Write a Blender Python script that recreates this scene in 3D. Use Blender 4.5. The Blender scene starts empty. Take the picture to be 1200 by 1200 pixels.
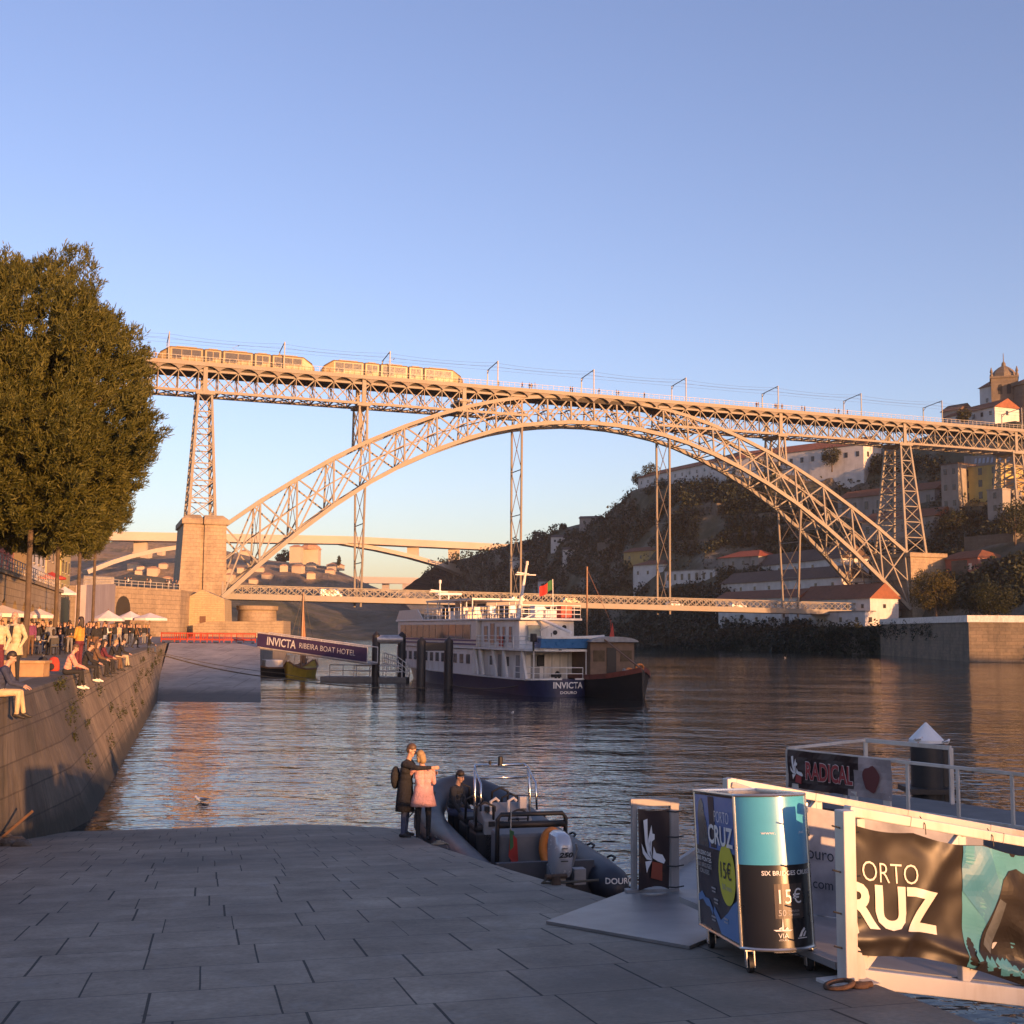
import bpy, bmesh, math, random
import numpy as np
from mathutils import Vector, Matrix
from mathutils.bvhtree import BVHTree
V=Vector; R=math.radians; rnd=random.Random(7)
SC=bpy.context.scene; COL=SC.collection
# ------------------------------------------------------------- camera
F0=1383.; CZ=4.6
PIT=math.atan(140/F0); ROL=R(.5)
CF=V((0,math.cos(PIT),math.sin(PIT))); _u=V((0,-math.sin(PIT),math.cos(PIT))); _r=V((1,0,0))
CR=_r*math.cos(ROL)+_u*math.sin(ROL); CU=_u*math.cos(ROL)-_r*math.sin(ROL); CP=V((0,0,CZ))
cd=bpy.data.cameras.new('camera'); cam=bpy.data.objects.new('camera',cd); COL.objects.link(cam)
cd.sensor_width=36; cd.lens=F0/1200*36; cd.clip_start=.1; cd.clip_end=12000
mw=Matrix.Identity(4)
for i in range(3): mw[i][0]=CR[i]; mw[i][1]=CU[i]; mw[i][2]=-CF[i]; mw[i][3]=CP[i]
cam.matrix_world=mw; SC.camera=cam
# ------------------------------------------------------------- sky, sun, exposure
SUN_EL=R(5.0); SUN_AZ=R(36)           # azimuth: to the right of straight behind the camera
SDIR=V((math.sin(SUN_AZ)*math.cos(SUN_EL),-math.cos(SUN_AZ)*math.cos(SUN_EL),math.sin(SUN_EL)))
W=bpy.data.worlds.new('World'); SC.world=W; W.use_nodes=True
nt=W.node_tree; bg=nt.nodes['Background']
sky=nt.nodes.new('ShaderNodeTexSky'); sky.sky_type='NISHITA'; sky.sun_disc=False
sky.sun_elevation=SUN_EL; sky.sun_rotation=math.pi-SUN_AZ
sky.air_density=1.0; sky.dust_density=.9; sky.ozone_density=3.6
nt.links.new(sky.outputs[0],bg.inputs[0]); bg.inputs[1].default_value=.15
sl=bpy.data.lights.new('sun','SUN'); sl.energy=2.6; sl.angle=R(.5); sl.color=(1,.64,.29)
so=bpy.data.objects.new('sun',sl); COL.objects.link(so); so.rotation_euler=SDIR.to_track_quat('Z','Y').to_euler()
vs=SC.view_settings; vs.view_transform='Standard'; vs.look='None'; vs.exposure=1.66; vs.gamma=1
vs.use_white_balance=True; vs.white_balance_temperature=9000; vs.white_balance_tint=45
SC.cycles.max_bounces=6; SC.cycles.use_denoising=True
# ------------------------------------------------------------- pixel rays (1200 px photograph)
def ray(x,y): return CF*F0+CR*(x-600)+CU*(600-y)
def at(x,y,Y): d=ray(x,y); return CP+d*(Y/d.y)
def atz(x,y,z): d=ray(x,y); return CP+d*((z-CZ)/d.z)
DH=V((-.245,.9695,0)); RK=.1036
def rz(x,y): return 3.0-RK*(DH.x*x+DH.y*y)
def atr(x,y):
    n=V((RK*DH.x,RK*DH.y,1)); d=ray(x,y); return CP+d*((V((0,0,3))-CP).dot(n)/d.dot(n))
# ------------------------------------------------------------- materials
def nodes(name):
    m=bpy.data.materials.new(name); m.use_nodes=True; t=m.node_tree
    return m,t,t.nodes['Principled BSDF']
def nd(t,kind,**kw):
    n=t.nodes.new('ShaderNode'+kind)
    for k,v in kw.items():
        if k[0]=='i' and k[1:].isdigit(): n.inputs[int(k[1:])].default_value=v
        else: setattr(n,k,v)
    return n
def ramp(t,fac,stops):
    r=t.nodes.new('ShaderNodeValToRGB'); e=r.color_ramp.elements
    while len(e)<len(stops): e.new(.5)
    for a,(p,c) in zip(e,stops): a.position=p; a.color=(*c,1) if len(c)==3 else c
    t.links.new(fac,r.inputs[0]); return r
def mixc(t,fac,a,b,mode='MIX'):
    n=t.nodes.new('ShaderNodeMix'); n.data_type='RGBA'; n.blend_type=mode
    for s,v in ((n.inputs[0],fac),(n.inputs[6],a),(n.inputs[7],b)):
        if hasattr(v,'node'): t.links.new(v,s)
        else: s.default_value=v if not isinstance(v,tuple) or len(v)==4 else (*v,1)
    return n.outputs[2]
def math_(t,op,a,b=None,c=None):
    n=t.nodes.new('ShaderNodeMath'); n.operation=op
    for i,v in enumerate((a,b,c)):
        if v is None: continue
        if hasattr(v,'node'): t.links.new(v,n.inputs[i])
        else: n.inputs[i].default_value=v
    return n.outputs[0]
def noise(t,vec,scale,detail=4,rough=.55):
    n=nd(t,'TexNoise'); n.inputs['Scale'].default_value=scale; n.inputs['Detail'].default_value=detail; n.inputs['Roughness'].default_value=rough
    if vec is not None: t.links.new(vec,n.inputs['Vector'])
    return n.outputs['Fac']
def objco(t,scale=(1,1,1),rot=(0,0,0)):
    tc=nd(t,'TexCoord'); mp=nd(t,'Mapping'); mp.inputs['Scale'].default_value=scale; mp.inputs['Rotation'].default_value=rot
    t.links.new(tc.outputs['Object'],mp.inputs['Vector']); return mp.outputs[0]
def bump(t,b,h,dist=.02,st=1.):
    n=nd(t,'Bump'); n.inputs['Distance'].default_value=dist; n.inputs['Strength'].default_value=st
    t.links.new(h,n.inputs['Height']); t.links.new(n.outputs[0],b.inputs['Normal'])
MC={}
def M(name,col,rough=.6,metal=0,var=.18,scale=3.,bm=0,spec=.5,dirt=None,stretch=(1,1,1)):
    if name in MC: return MC[name]
    m,t,b=nodes(name); MC[name]=m
    vec=objco(t,stretch); n=noise(t,vec,scale,5)
    lo=tuple(max(0,c*(1-var)) for c in col); hi=tuple(min(1,c*(1+var)) for c in col)
    r=ramp(t,n,[(.3,lo),(.7,hi)]); out=r.outputs[0]
    if dirt:
        n2=noise(t,objco(t,(1,1,.25)),scale*.6,6,.7); f=ramp(t,n2,[(.48,(0,0,0)),(.72,(1,1,1))])
        out=mixc(t,math_(t,'MULTIPLY',f.outputs[0],.75),out,(*dirt,1))
    t.links.new(out,b.inputs['Base Color'])
    rr=math_(t,'MULTIPLY_ADD',n,.25,max(0,rough-.12)); t.links.new(rr,b.inputs['Roughness'])
    b.inputs['Metallic'].default_value=metal; b.inputs['Specular IOR Level'].default_value=spec
    if bm: bump(t,b,noise(t,vec,scale*6,4),bm)
    return m
def stone(name,c1,c2,mortar,bw=.9,bh=.45,rot=(R(90),0,0),rough=.85,stain=(.06,.05,.04),axis='XZ'):
    """coursed blocks; texture runs along the two named object axes"""
    if name in MC: return MC[name]
    m,t,b=nodes(name); MC[name]=m
    tc=nd(t,'TexCoord'); sp=nd(t,'SeparateXYZ'); t.links.new(tc.outputs['Object'],sp.inputs[0])
    cb=nd(t,'CombineXYZ'); s=math_(t,'ADD',sp.outputs['X'],sp.outputs['Y']) if axis=='S' else sp.outputs[axis[0]]
    t.links.new(s,cb.inputs[0]); t.links.new(sp.outputs['Z' if axis=='S' else axis[1]],cb.inputs[1])
    br=nd(t,'TexBrick'); t.links.new(cb.outputs[0],br.inputs['Vector'])
    br.inputs['Scale'].default_value=1; br.inputs['Brick Width'].default_value=bw; br.inputs['Row Height'].default_value=bh
    br.inputs['Mortar Size'].default_value=.012*max(1,bh); br.inputs['Color1'].default_value=(*c1,1); br.inputs['Color2'].default_value=(*c2,1); br.inputs['Mortar'].default_value=(*mortar,1)
    n=noise(t,objco(t,(1,1,.5)),.35,7,.7); f=ramp(t,n,[(.42,(0,0,0)),(.75,(1,1,1))])
    c=mixc(t,math_(t,'MULTIPLY',f.outputs[0],.7),br.outputs[0],(*stain,1))
    n2=noise(t,objco(t),2.5,5); c=mixc(t,.35,c,ramp(t,n2,[(.3,(.4,.4,.4)),(.7,(1,1,1))]).outputs[0],'MULTIPLY')
    t.links.new(c,b.inputs['Base Color']); b.inputs['Roughness'].default_value=rough
    bump(t,b,math_(t,'ADD',math_(t,'MULTIPLY',br.outputs['Fac'],-1.),math_(t,'MULTIPLY',n2,.6)),.03)
    return m
# ------------------------------------------------------------- mesh builder
class MB:
    def __init__(s): s.v=[]; s.f=[]; s.m=[]
    def add(s,vs,fs,m=0):
        o=len(s.v); s.v+= [tuple(v) for v in vs]; s.f+=[tuple(o+i for i in f) for f in fs]; s.m+=[m]*len(fs); return s
    def box(s,c,d,rot=0,m=0,taper=1):
        x,y,z=(k/2 for k in d); ca,sa=math.cos(rot),math.sin(rot); vs=[]
        for zz,k in ((-z,1),(z,taper)):
            for a,b in ((-x,-y),(x,-y),(x,y),(-x,y)):
                a*=k;b*=k; vs.append((c[0]+a*ca-b*sa,c[1]+a*sa+b*ca,c[2]+zz))
        return s.add(vs,[(3,2,1,0),(4,5,6,7),(0,1,5,4),(1,2,6,5),(2,3,7,6),(3,0,4,7)],m)
    def beam(s,p,q,w,h=None,up=(0,0,1),m=0,w2=None):
        p=V(p);q=V(q);h=h or w; d=(q-p).normalized(); u=V(up)
        r=d.cross(u)
        if r.length<1e-4: r=d.cross(V((0,1,0)))
        r.normalize(); u=r.cross(d).normalized(); vs=[]
        for c,k in ((p,1),(q,(w2 or w)/w)):
            for a,b in ((-1,-1),(1,-1),(1,1),(-1,1)): vs.append(c+r*(a*w*k/2)+u*(b*h*k/2))
        return s.add(vs,[(0,1,2,3),(7,6,5,4),(4,5,1,0),(5,6,2,1),(6,7,3,2),(7,4,0,3)],m)
    def tube(s,pts,r,n=8,m=0,closed=False,sx=1):
        pts=[V(p) for p in pts]; k=len(pts); rs=r if isinstance(r,(list,tuple)) else [r]*k
        ref=None; vs=[]
        for i,p in enumerate(pts):
            a=pts[(i-1)%k] if (closed or i>0) else p; b=pts[(i+1)%k] if (closed or i<k-1) else p
            d=(b-a).normalized()
            if ref is None: ref=d.orthogonal().normalized() if abs(d.z)>.95 else V((0,0,1))
            x=d.cross(ref)
            if x.length<1e-4: x=d.orthogonal()
            x.normalize(); y=x.cross(d).normalized(); ref=y
            for j in range(n):
                t=2*math.pi*j/n; vs.append(p+x*(math.cos(t)*rs[i]*sx)+y*(math.sin(t)*rs[i]))
        fs=[]
        for i in range(k if closed else k-1):
            a=i*n; b=((i+1)%k)*n
            for j in range(n): fs.append((a+j,b+j,b+(j+1)%n,a+(j+1)%n))
        if not closed: fs+= [tuple(range(n)),tuple((k-1)*n+j for j in range(n-1,-1,-1))]
        return s.add(vs,fs,m)
    def lathe(s,prof,c=(0,0,0),n=16,m=0,a0=0,a1=2*math.pi,sx=1,sy=1):
        full=abs(a1-a0-2*math.pi)<1e-5; k=n if full else n+1; vs=[]
        for r,z in prof:
            for j in range(k):
                t=a0+(a1-a0)*j/n; vs.append((c[0]+r*math.cos(t)*sx,c[1]+r*math.sin(t)*sy,c[2]+z))
        fs=[]
        for i in range(len(prof)-1):
            for j in range(n):
                a=i*k+j; b=i*k+(j+1)%k; fs.append((a,b,b+k,a+k))
        if full:
            if prof[0][0]>1e-4: fs.append(tuple(range(k-1,-1,-1)))
            if prof[-1][0]>1e-4: fs.append(tuple((len(prof)-1)*k+j for j in range(k)))
        return s.add(vs,fs,m)
    def prism(s,poly,z0,z1,m=0):
        n=len(poly); a=sum(poly[i][0]*poly[(i+1)%n][1]-poly[(i+1)%n][0]*poly[i][1] for i in range(n))
        if a<0: poly=poly[::-1]
        vs=[(p[0],p[1],z0) for p in poly]+[(p[0],p[1],z1) for p in poly]
        return s.add(vs,[tuple(range(n-1,-1,-1)),tuple(range(n,2*n))]+[(i,(i+1)%n,n+(i+1)%n,n+i) for i in range(n)],m)
    def slab(s,poly,d,m=0):
        """3D polygon (planar) extruded along vector d"""
        n=len(poly); d=V(d); vs=[V(p) for p in poly]+[V(p)+d for p in poly]
        return s.add(vs,[tuple(range(n-1,-1,-1)),tuple(range(n,2*n))]+[(i,(i+1)%n,n+(i+1)%n,n+i) for i in range(n)],m)
    def ell(s,c,r,n=10,m=0):
        vs=[];fs=[]; k=max(5,n//2+1)
        for i in range(k+1):
            a=-math.pi/2+math.pi*i/k
            for j in range(n):
                t=2*math.pi*j/n; vs.append((c[0]+r[0]*math.cos(a)*math.cos(t),c[1]+r[1]*math.cos(a)*math.sin(t),c[2]+r[2]*math.sin(a)))
        for i in range(k):
            for j in range(n): fs.append((i*n+j,i*n+(j+1)%n,(i+1)*n+(j+1)%n,(i+1)*n+j))
        return s.add(vs,fs,m)
    def build(s,name,mat,parent=None,smooth=False,world=False,bev=0,seg=2):
        me=bpy.data.meshes.new(name); vs=s.v
        if world and parent is not None:
            inv=Matrix.LocRotScale(parent.location,parent.rotation_euler,None).inverted(); 
            g=parent.parent
            if g is not None: inv=inv@Matrix.LocRotScale(g.location,g.rotation_euler,None).inverted()
            vs=[inv@V(v) for v in vs]
        me.from_pydata([tuple(v) for v in vs],[],s.f); mats=mat if isinstance(mat,(list,tuple)) else [mat]
        for q in mats: me.materials.append(q)
        if len(mats)>1: me.polygons.foreach_set('material_index',s.m)
        if smooth: me.polygons.foreach_set('use_smooth',[True]*len(me.polygons))
        me.update(); bmm=bmesh.new(); bmm.from_mesh(me); bmesh.ops.recalc_face_normals(bmm,faces=bmm.faces); bmm.to_mesh(me); bmm.free()
        o=bpy.data.objects.new(name,me); COL.objects.link(o)
        if parent is not None: o.parent=parent
        if smooth=='auto' or smooth=='a':
            me.set_sharp_from_angle(angle=R(35))
        if bev:
            b=o.modifiers.new('b','BEVEL'); b.width=bev; b.segments=seg; b.limit_method='ANGLE'; b.angle_limit=R(40)
        return o
def tag(o,label=None,cat=None,group=None,kind=None):
    if label: o['label']=label
    if cat: o['category']=cat
    if group: o['group']=group
    if kind: o['kind']=kind
    return o
def thing(name,label,cat,loc=(0,0,0),rz=0,group=None):
    o=bpy.data.objects.new(name,None); COL.objects.link(o); o.location=loc; o.rotation_euler=(0,0,rz); o.empty_display_size=.3
    return tag(o,label,cat,group)
def kids(o): return [c for c in bpy.data.objects if c.parent==o]
KC={}
def dup(o,loc,rz=None,label=None,group=None,scale=None,parent=None):
    r=o.copy(); COL.objects.link(r); r.location=loc
    if rz is not None: r.rotation_euler=(0,0,rz)
    if scale: r.scale=(scale,)*3 if not isinstance(scale,tuple) else scale
    if label: r['label']=label
    if group: r['group']=group
    if o.name not in KC: KC[o.name]=[(c,kids(c)) for c in kids(o)]
    for c,gs in KC[o.name]:
        k=c.copy(); COL.objects.link(k); k.parent=r
        for g in gs: q=g.copy(); COL.objects.link(q); q.parent=k
    return r
def evalmesh(o):
    dg=bpy.context.evaluated_depsgraph_get(); dg.update(); return bpy.data.meshes.new_from_object(o.evaluated_get(dg))
def refine(me,k):
    b=bmesh.new(); b.from_mesh(me); bmesh.ops.triangulate(b,faces=b.faces)
    for _ in range(5):
        L=[e for e in b.edges if e.calc_length()>k]
        if not L: break
        bmesh.ops.subdivide_edges(b,edges=L,cuts=1); bmesh.ops.triangulate(b,faces=b.faces)
    b.to_mesh(me); b.free()
def decal(poly,fn,mat,parent,name,k=.05):
    me=bpy.data.meshes.new(name); me.from_pydata([(x,y,0) for x,y in poly],[],[tuple(range(len(poly)))]); refine(me,k)
    for v in me.vertices: v.co=fn(v.co.x,v.co.y)
    me.materials.append(mat); o=bpy.data.objects.new(name,me); COL.objects.link(o); o.parent=parent; return o
def text(body,mat,parent,O,r,u,w=None,h=None,name='lettering',bold=0,ext=.0015,align='C',bend=None,shear=0,fine=0):
    """flat lettering centred (or left aligned) at O, along r, upright along u"""
    c=bpy.data.curves.new('t','FONT'); c.body=body; c.size=1; c.offset=bold; c.extrude=0; c.shear=shear; c.resolution_u=3
    o=bpy.data.objects.new('t',c); COL.objects.link(o); me=evalmesh(o); bpy.data.objects.remove(o); bpy.data.curves.remove(c)
    if fine: refine(me,fine)
    n=len(me.vertices); co=np.zeros(n*3); me.vertices.foreach_get('co',co); co=co.reshape(-1,3)
    x0,x1=co[:,0].min(),co[:,0].max(); y0,y1=co[:,1].min(),co[:,1].max()
    sx=sy=None
    if h: sy=h/(y1-y0)
    if w: sx=w/(x1-x0)
    sx=sx or sy; sy=sy or sx
    X=(co[:,0]-((x0+x1)/2 if align=='C' else x0))*sx; Y=(co[:,1]-(y0+y1)/2)*sy
    O=np.array(O);rr=np.array(V(r).normalized());uu=np.array(V(u).normalized()); nn=np.cross(rr,uu)
    if bend:   # bend = function (x,y)->point
        P=np.array([bend(a,b) for a,b in zip(X,Y)])
    else: P=O+X[:,None]*rr+Y[:,None]*uu+nn*ext
    me.vertices.foreach_set('co',P.astype(float).ravel()); me.materials.clear(); me.materials.append(mat); me.update()
    q=bpy.data.objects.new(name,me); COL.objects.link(q); q.parent=parent; return q
# ============================================================= setting
def leafmesh(name,C,N,S,U=None,mat=None,parent=None,tri=False):
    """many separate leaf faces: centres C, normals N, sizes S (numpy)"""
    n=len(C); g=np.random.default_rng(len(name)+n)
    if U is None: U=g.normal(size=(n,3))
    A=np.cross(N,U); A/=np.linalg.norm(A,axis=1)[:,None]+1e-9; B=np.cross(N,A); B/=np.linalg.norm(B,axis=1)[:,None]+1e-9
    S=S[:,None]
    P=np.stack([C-A*S*.5,C-B*S*.32,C+A*S*.5,C+B*S*.32],1).reshape(-1,3)
    me=bpy.data.meshes.new(name); me.vertices.add(4*n); me.vertices.foreach_set('co',P.ravel())
    me.loops.add(4*n); me.loops.foreach_set('vertex_index',np.arange(4*n)); me.polygons.add(n)
    me.polygons.foreach_set('loop_start',np.arange(n)*4); me.polygons.foreach_set('loop_total',np.full(n,4)); me.update(); me.validate()
    me.materials.append(mat); o=bpy.data.objects.new(name,me); COL.objects.link(o); o.parent=parent; return o
def foliage(name,c1,c2,sc=.6,trans=.25):
    if name in MC: return MC[name]
    m,t,b=nodes(name); MC[name]=m
    geo=nd(t,'NewGeometry'); n=noise(t,objco(t),sc,5,.7)
    mixf=math_(t,'ADD',math_(t,'MULTIPLY',geo.outputs['Random Per Island'],.5),math_(t,'MULTIPLY',n,.6))
    c=ramp(t,mixf,[(.25,c1),(.8,c2)]); t.links.new(c.outputs[0],b.inputs['Base Color']); b.inputs['Roughness'].default_value=.6
    b.inputs['Specular IOR Level'].default_value=.25
    tr=nd(t,'BsdfTranslucent'); t.links.new(c.outputs[0],tr.inputs[0]); mx=nd(t,'MixShader'); mx.inputs[0].default_value=trans
    t.links.new(b.outputs[0],mx.inputs[1]); t.links.new(tr.outputs[0],mx.inputs[2]); t.links.new(mx.outputs[0],t.nodes['Material Output'].inputs[0]); return m
# ---- river
def water_mat():
    m,t,b=nodes('river_water')
    b.inputs['Base Color'].default_value=(.020,.024,.022,1); b.inputs['Roughness'].default_value=.03; b.inputs['IOR'].default_value=1.33
    tc=nd(t,'TexCoord')
    def ns(scale,sx,sy,rot,det):
        mp=nd(t,'Mapping'); mp.inputs['Scale'].default_value=(sx,sy,1); mp.inputs['Rotation'].default_value=(0,0,rot); t.links.new(tc.outputs['Object'],mp.inputs[0])
        return noise(t,mp.outputs[0],scale,det,.55)
    a=ns(.55,.55,1.,R(8),3); c=ns(1.7,.6,1.,R(-12),3); e=ns(.09,.6,1.,R(20),2); f=ns(.035,.35,1,R(5),2)
    calm=math_(t,'MULTIPLY_ADD',ramp(t,f,[(.35,(0,0,0)),(.65,(1,1,1))]).outputs[0],.6,.55)
    h=math_(t,'ADD',math_(t,'MULTIPLY',math_(t,'ADD',math_(t,'MULTIPLY',a,.125),math_(t,'MULTIPLY',c,.06)),calm),math_(t,'MULTIPLY',e,.3))
    bump(t,b,h,1.0,1.0); return m
w=MB(); w.add([(-1500,-300,0),(1500,-300,0),(1500,5000,0),(-1500,5000,0)],[(0,1,2,3)])
tag(w.build('river_water',water_mat()),kind='structure')
# ---- near slipway of granite slabs
def paving_mat():
    m,t,b=nodes('granite_paving'); tc=nd(t,'TexCoord'); sp=nd(t,'SeparateXYZ'); t.links.new(tc.outputs['Object'],sp.inputs[0])
    wob=noise(t,tc.outputs['Object'],.7,3); X=math_(t,'MULTIPLY_ADD',math_(t,'SUBTRACT',wob,.5),.02,sp.outputs['X']); Y=math_(t,'MULTIPLY_ADD',math_(t,'SUBTRACT',wob,.5),.02,sp.outputs['Y'])
    rw=math_(t,'DIVIDE',Y,.98); row=math_(t,'FLOOR',rw); fy=math_(t,'SUBTRACT',rw,row)
    wn=nd(t,'TexWhiteNoise',noise_dimensions='1D'); t.links.new(row,wn.inputs['W'])
    xx=math_(t,'DIVIDE',math_(t,'MULTIPLY_ADD',wn.outputs[0],3.1,X),math_(t,'MULTIPLY_ADD',wn.outputs[0],.38,.60)); cx=math_(t,'FLOOR',xx); fx=math_(t,'SUBTRACT',xx,cx)
    cb=nd(t,'CombineXYZ'); t.links.new(cx,cb.inputs[0]); t.links.new(row,cb.inputs[1])
    w2=nd(t,'TexWhiteNoise',noise_dimensions='2D'); t.links.new(cb.outputs[0],w2.inputs['Vector']); rv=w2.outputs['Value']
    ex=math_(t,'MULTIPLY',math_(t,'MINIMUM',fx,math_(t,'SUBTRACT',1.,fx)),.9); ey=math_(t,'MULTIPLY',math_(t,'MINIMUM',fy,math_(t,'SUBTRACT',1.,fy)),.98)
    gate=math_(t,'GREATER_THAN',rv,.2)
    jw=math_(t,'MULTIPLY_ADD',gate,.007,.004); gx=math_(t,'LESS_THAN',ex,jw)
    gy=math_(t,'LESS_THAN',ey,.009); n=noise(t,objco(t),1.3,8,.72); n3=noise(t,objco(t),22,4,.6); n4=noise(t,objco(t),.25,4,.6)
    base=ramp(t,math_(t,'ADD',math_(t,'MULTIPLY',rv,.10),math_(t,'MULTIPLY_ADD',n,.85,.03)),[(.34,(.205,.160,.120)),(.5,(.300,.238,.182)),(.66,(.40,.322,.250))]).outputs[0]
    base=mixc(t,.5,base,ramp(t,n3,[(.3,(.55,.55,.55)),(.75,(1.25,1.25,1.25))]).outputs[0],'MULTIPLY')
    base=mixc(t,ramp(t,n4,[(.42,(0,0,0)),(.66,(.8,.8,.8))]).outputs[0],base,(.12,.105,.09,1))
    vo=nd(t,'TexVoronoi'); vo.inputs['Scale'].default_value=1.6; t.links.new(tc.outputs['Object'],vo.inputs['Vector']); vsp=math_(t,'MULTIPLY',math_(t,'LESS_THAN',vo.outputs['Distance'],.055),math_(t,'GREATER_THAN',n,.5)); base=mixc(t,math_(t,'MULTIPLY',vsp,.6),base,(.05,.046,.042,1))
    n6=noise(t,objco(t,(1,.5,1)),3.,6,.7); base=mixc(t,ramp(t,n6,[(.55,(0,0,0)),(.75,(.6,.6,.6))]).outputs[0],base,(.27,.25,.225,1))
    wet=math_(t,'MULTIPLY_ADD',sp.outputs['Y'],.16,-4.15); wet=math_(t,'MAXIMUM',math_(t,'MINIMUM',math_(t,'ADD',wet,math_(t,'MULTIPLY',math_(t,'SUBTRACT',n,.5),.9)),1.),0.)
    base=mixc(t,math_(t,'MULTIPLY',wet,.75),base,(.035,.033,.026,1))
    base=mixc(t,math_(t,'MULTIPLY',gy,.65),base,(.05,.046,.042,1)); base=mixc(t,math_(t,'MULTIPLY',gx,.95),base,(.012,.011,.010,1))
    t.links.new(base,b.inputs['Base Color']); t.links.new(math_(t,'MULTIPLY_ADD',wet,-.45,.78),b.inputs['Roughness'])
    h=math_(t,'ADD',math_(t,'MULTIPLY',math_(t,'MAXIMUM',gx,math_(t,'MULTIPLY',gy,.5)),-1.2),math_(t,'ADD',math_(t,'MULTIPLY',rv,.2),math_(t,'MULTIPLY',n3,.5)))
    bump(t,b,h,.012,1.); return m
PAV=paving_mat(); ANG=math.atan2(.245,.9695)
def rampmesh():
    top=[(2.9,6.3),(2.34,9.23),(1.17,13.09),(.04,16.66),(-1.48,21.98),(-2.34,26.3),(-3.9,28.0),(-6.1,29.6),(-12.,33.)]
    # crest line: z=3.2
    cl=lambda x:(x,(-1.93+.245*x)/.9695)
    poly=[cl(4.6)]+top+[(-12.2,24),cl(-12.2)]
    c,s=math.cos(-ANG),math.sin(-ANG); n=len(poly); tv=[(x,y,rz(x,y)) for x,y in poly]; bv=[(x,y,-3.) for x,y in poly]
    vs=[(x*c-y*s,x*s+y*c,z) for x,y,z in tv+bv]; b=MB(); b.add(vs,[tuple(range(n)),tuple(range(2*n-1,n-1,-1))]+[(i,n+i,n+(i+1)%n,(i+1)%n) for i in range(n)])
    o=b.build('slipway_pavement',PAV); o.rotation_euler=(0,0,ANG); tag(o,kind='structure')
rampmesh()
# ---- left quay: pavement, wall
def wallmat():
    m,t,b=nodes('quay_concrete'); tc=nd(t,'TexCoord'); sp=nd(t,'SeparateXYZ'); t.links.new(tc.outputs['Object'],sp.inputs[0])
    n=noise(t,objco(t,(1,.35,.12)),1.6,7,.7); n2=noise(t,objco(t),.5,6,.7); n3=noise(t,objco(t,(1,1,.2)),5,5,.6)
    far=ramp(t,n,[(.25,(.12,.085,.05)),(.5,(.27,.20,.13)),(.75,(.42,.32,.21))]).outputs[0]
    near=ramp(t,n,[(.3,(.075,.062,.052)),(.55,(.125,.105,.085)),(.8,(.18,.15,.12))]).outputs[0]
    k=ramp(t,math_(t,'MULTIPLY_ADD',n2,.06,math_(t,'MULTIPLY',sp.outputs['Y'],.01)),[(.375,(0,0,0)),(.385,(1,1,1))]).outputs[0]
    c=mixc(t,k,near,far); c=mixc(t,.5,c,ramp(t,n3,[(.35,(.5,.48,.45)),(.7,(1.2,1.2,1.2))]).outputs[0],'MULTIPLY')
    st=ramp(t,n2,[(.5,(0,0,0)),(.7,(.7,.7,.7))]).outputs[0]; c=mixc(t,st,c,(.05,.05,.035,1))
    bk=nd(t,'TexBrick'); cbk=nd(t,'CombineXYZ'); t.links.new(sp.outputs['Y'],cbk.inputs[0]); t.links.new(sp.outputs['Z'],cbk.inputs[1]); t.links.new(cbk.outputs[0],bk.inputs['Vector']); bk.inputs['Scale'].default_value=1; bk.inputs['Brick Width'].default_value=1.9; bk.inputs['Row Height'].default_value=.62; bk.inputs['Mortar Size'].default_value=.018; bk.inputs['Color1'].default_value=(1,1,1,1); bk.inputs['Color2'].default_value=(.72,.70,.68,1); bk.inputs['Mortar'].default_value=(.3,.27,.24,1)
    c=mixc(t,.75,c,bk.outputs[0],'MULTIPLY')
    # tidal band
    z=math_(t,'MULTIPLY_ADD',math_(t,'SUBTRACT',n,.5),.9,sp.outputs['Z']); td=ramp(t,z,[(.35,(1,1,1)),(.8,(0,0,0))]).outputs[0]
    c=mixc(t,math_(t,'MULTIPLY',td,.85),c,(.022,.024,.018,1))
    yy=math_(t,'FRACT',math_(t,'DIVIDE',sp.outputs['Y'],2.4)); jt=math_(t,'LESS_THAN',yy,.008); zz=math_(t,'LESS_THAN',math_(t,'ABSOLUTE',math_(t,'SUBTRACT',sp.outputs['Z'],2.62)),.012)
    c=mixc(t,math_(t,'MULTIPLY',math_(t,'MAXIMUM',jt,zz),.6),c,(.03,.025,.02,1))
    t.links.new(c,b.inputs['Base Color']); b.inputs['Roughness'].default_value=.85; bump(t,b,math_(t,'ADD',n3,n),.05,.8); return m
QZ=3.2
def xtop(y): return -13.05-.255*(y-35.4)
def xbase(y):
    b=-10.05-.2637*(y-28.87)
    if y<28.9: 
        k=(28.9-y)/6; k=min(1,max(0,k)); b=b*(1-k)+(xtop(y)-.02)*k
    return b
g=MB(); ys=[-8,0,10,18,22,23,24,25,26,27,28,29,32,36,42,50,60,75,95,120,150,185,225,246]; rows=[(1,0)]
vs=[];fs=[]
ZL=[-2,0,.8,1.6,2.4,QZ-.02]
for y in ys:
    for z in ZL:
        k=(z/QZ); x=xbase(y)+(xtop(y)-xbase(y))*k; vs.append((x,y,z))
    vs.append((xtop(y)-.03,y,QZ+.0)); vs.append((xtop(y)-.75,y,QZ+.006)); vs.append((xtop(y)-.75,y,-2))
nn=len(ZL)+3
for i in range(len(ys)-1):
    for j in range(nn-1): a=i*nn+j; fs.append((a,a+nn,a+nn+1,a+1))
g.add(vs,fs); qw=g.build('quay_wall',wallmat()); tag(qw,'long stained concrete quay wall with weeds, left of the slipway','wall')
QP=M('quay_stone',(.20,.175,.155),.8,var=.25,scale=1.2,bm=.01,dirt=(.1,.085,.07))
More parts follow.
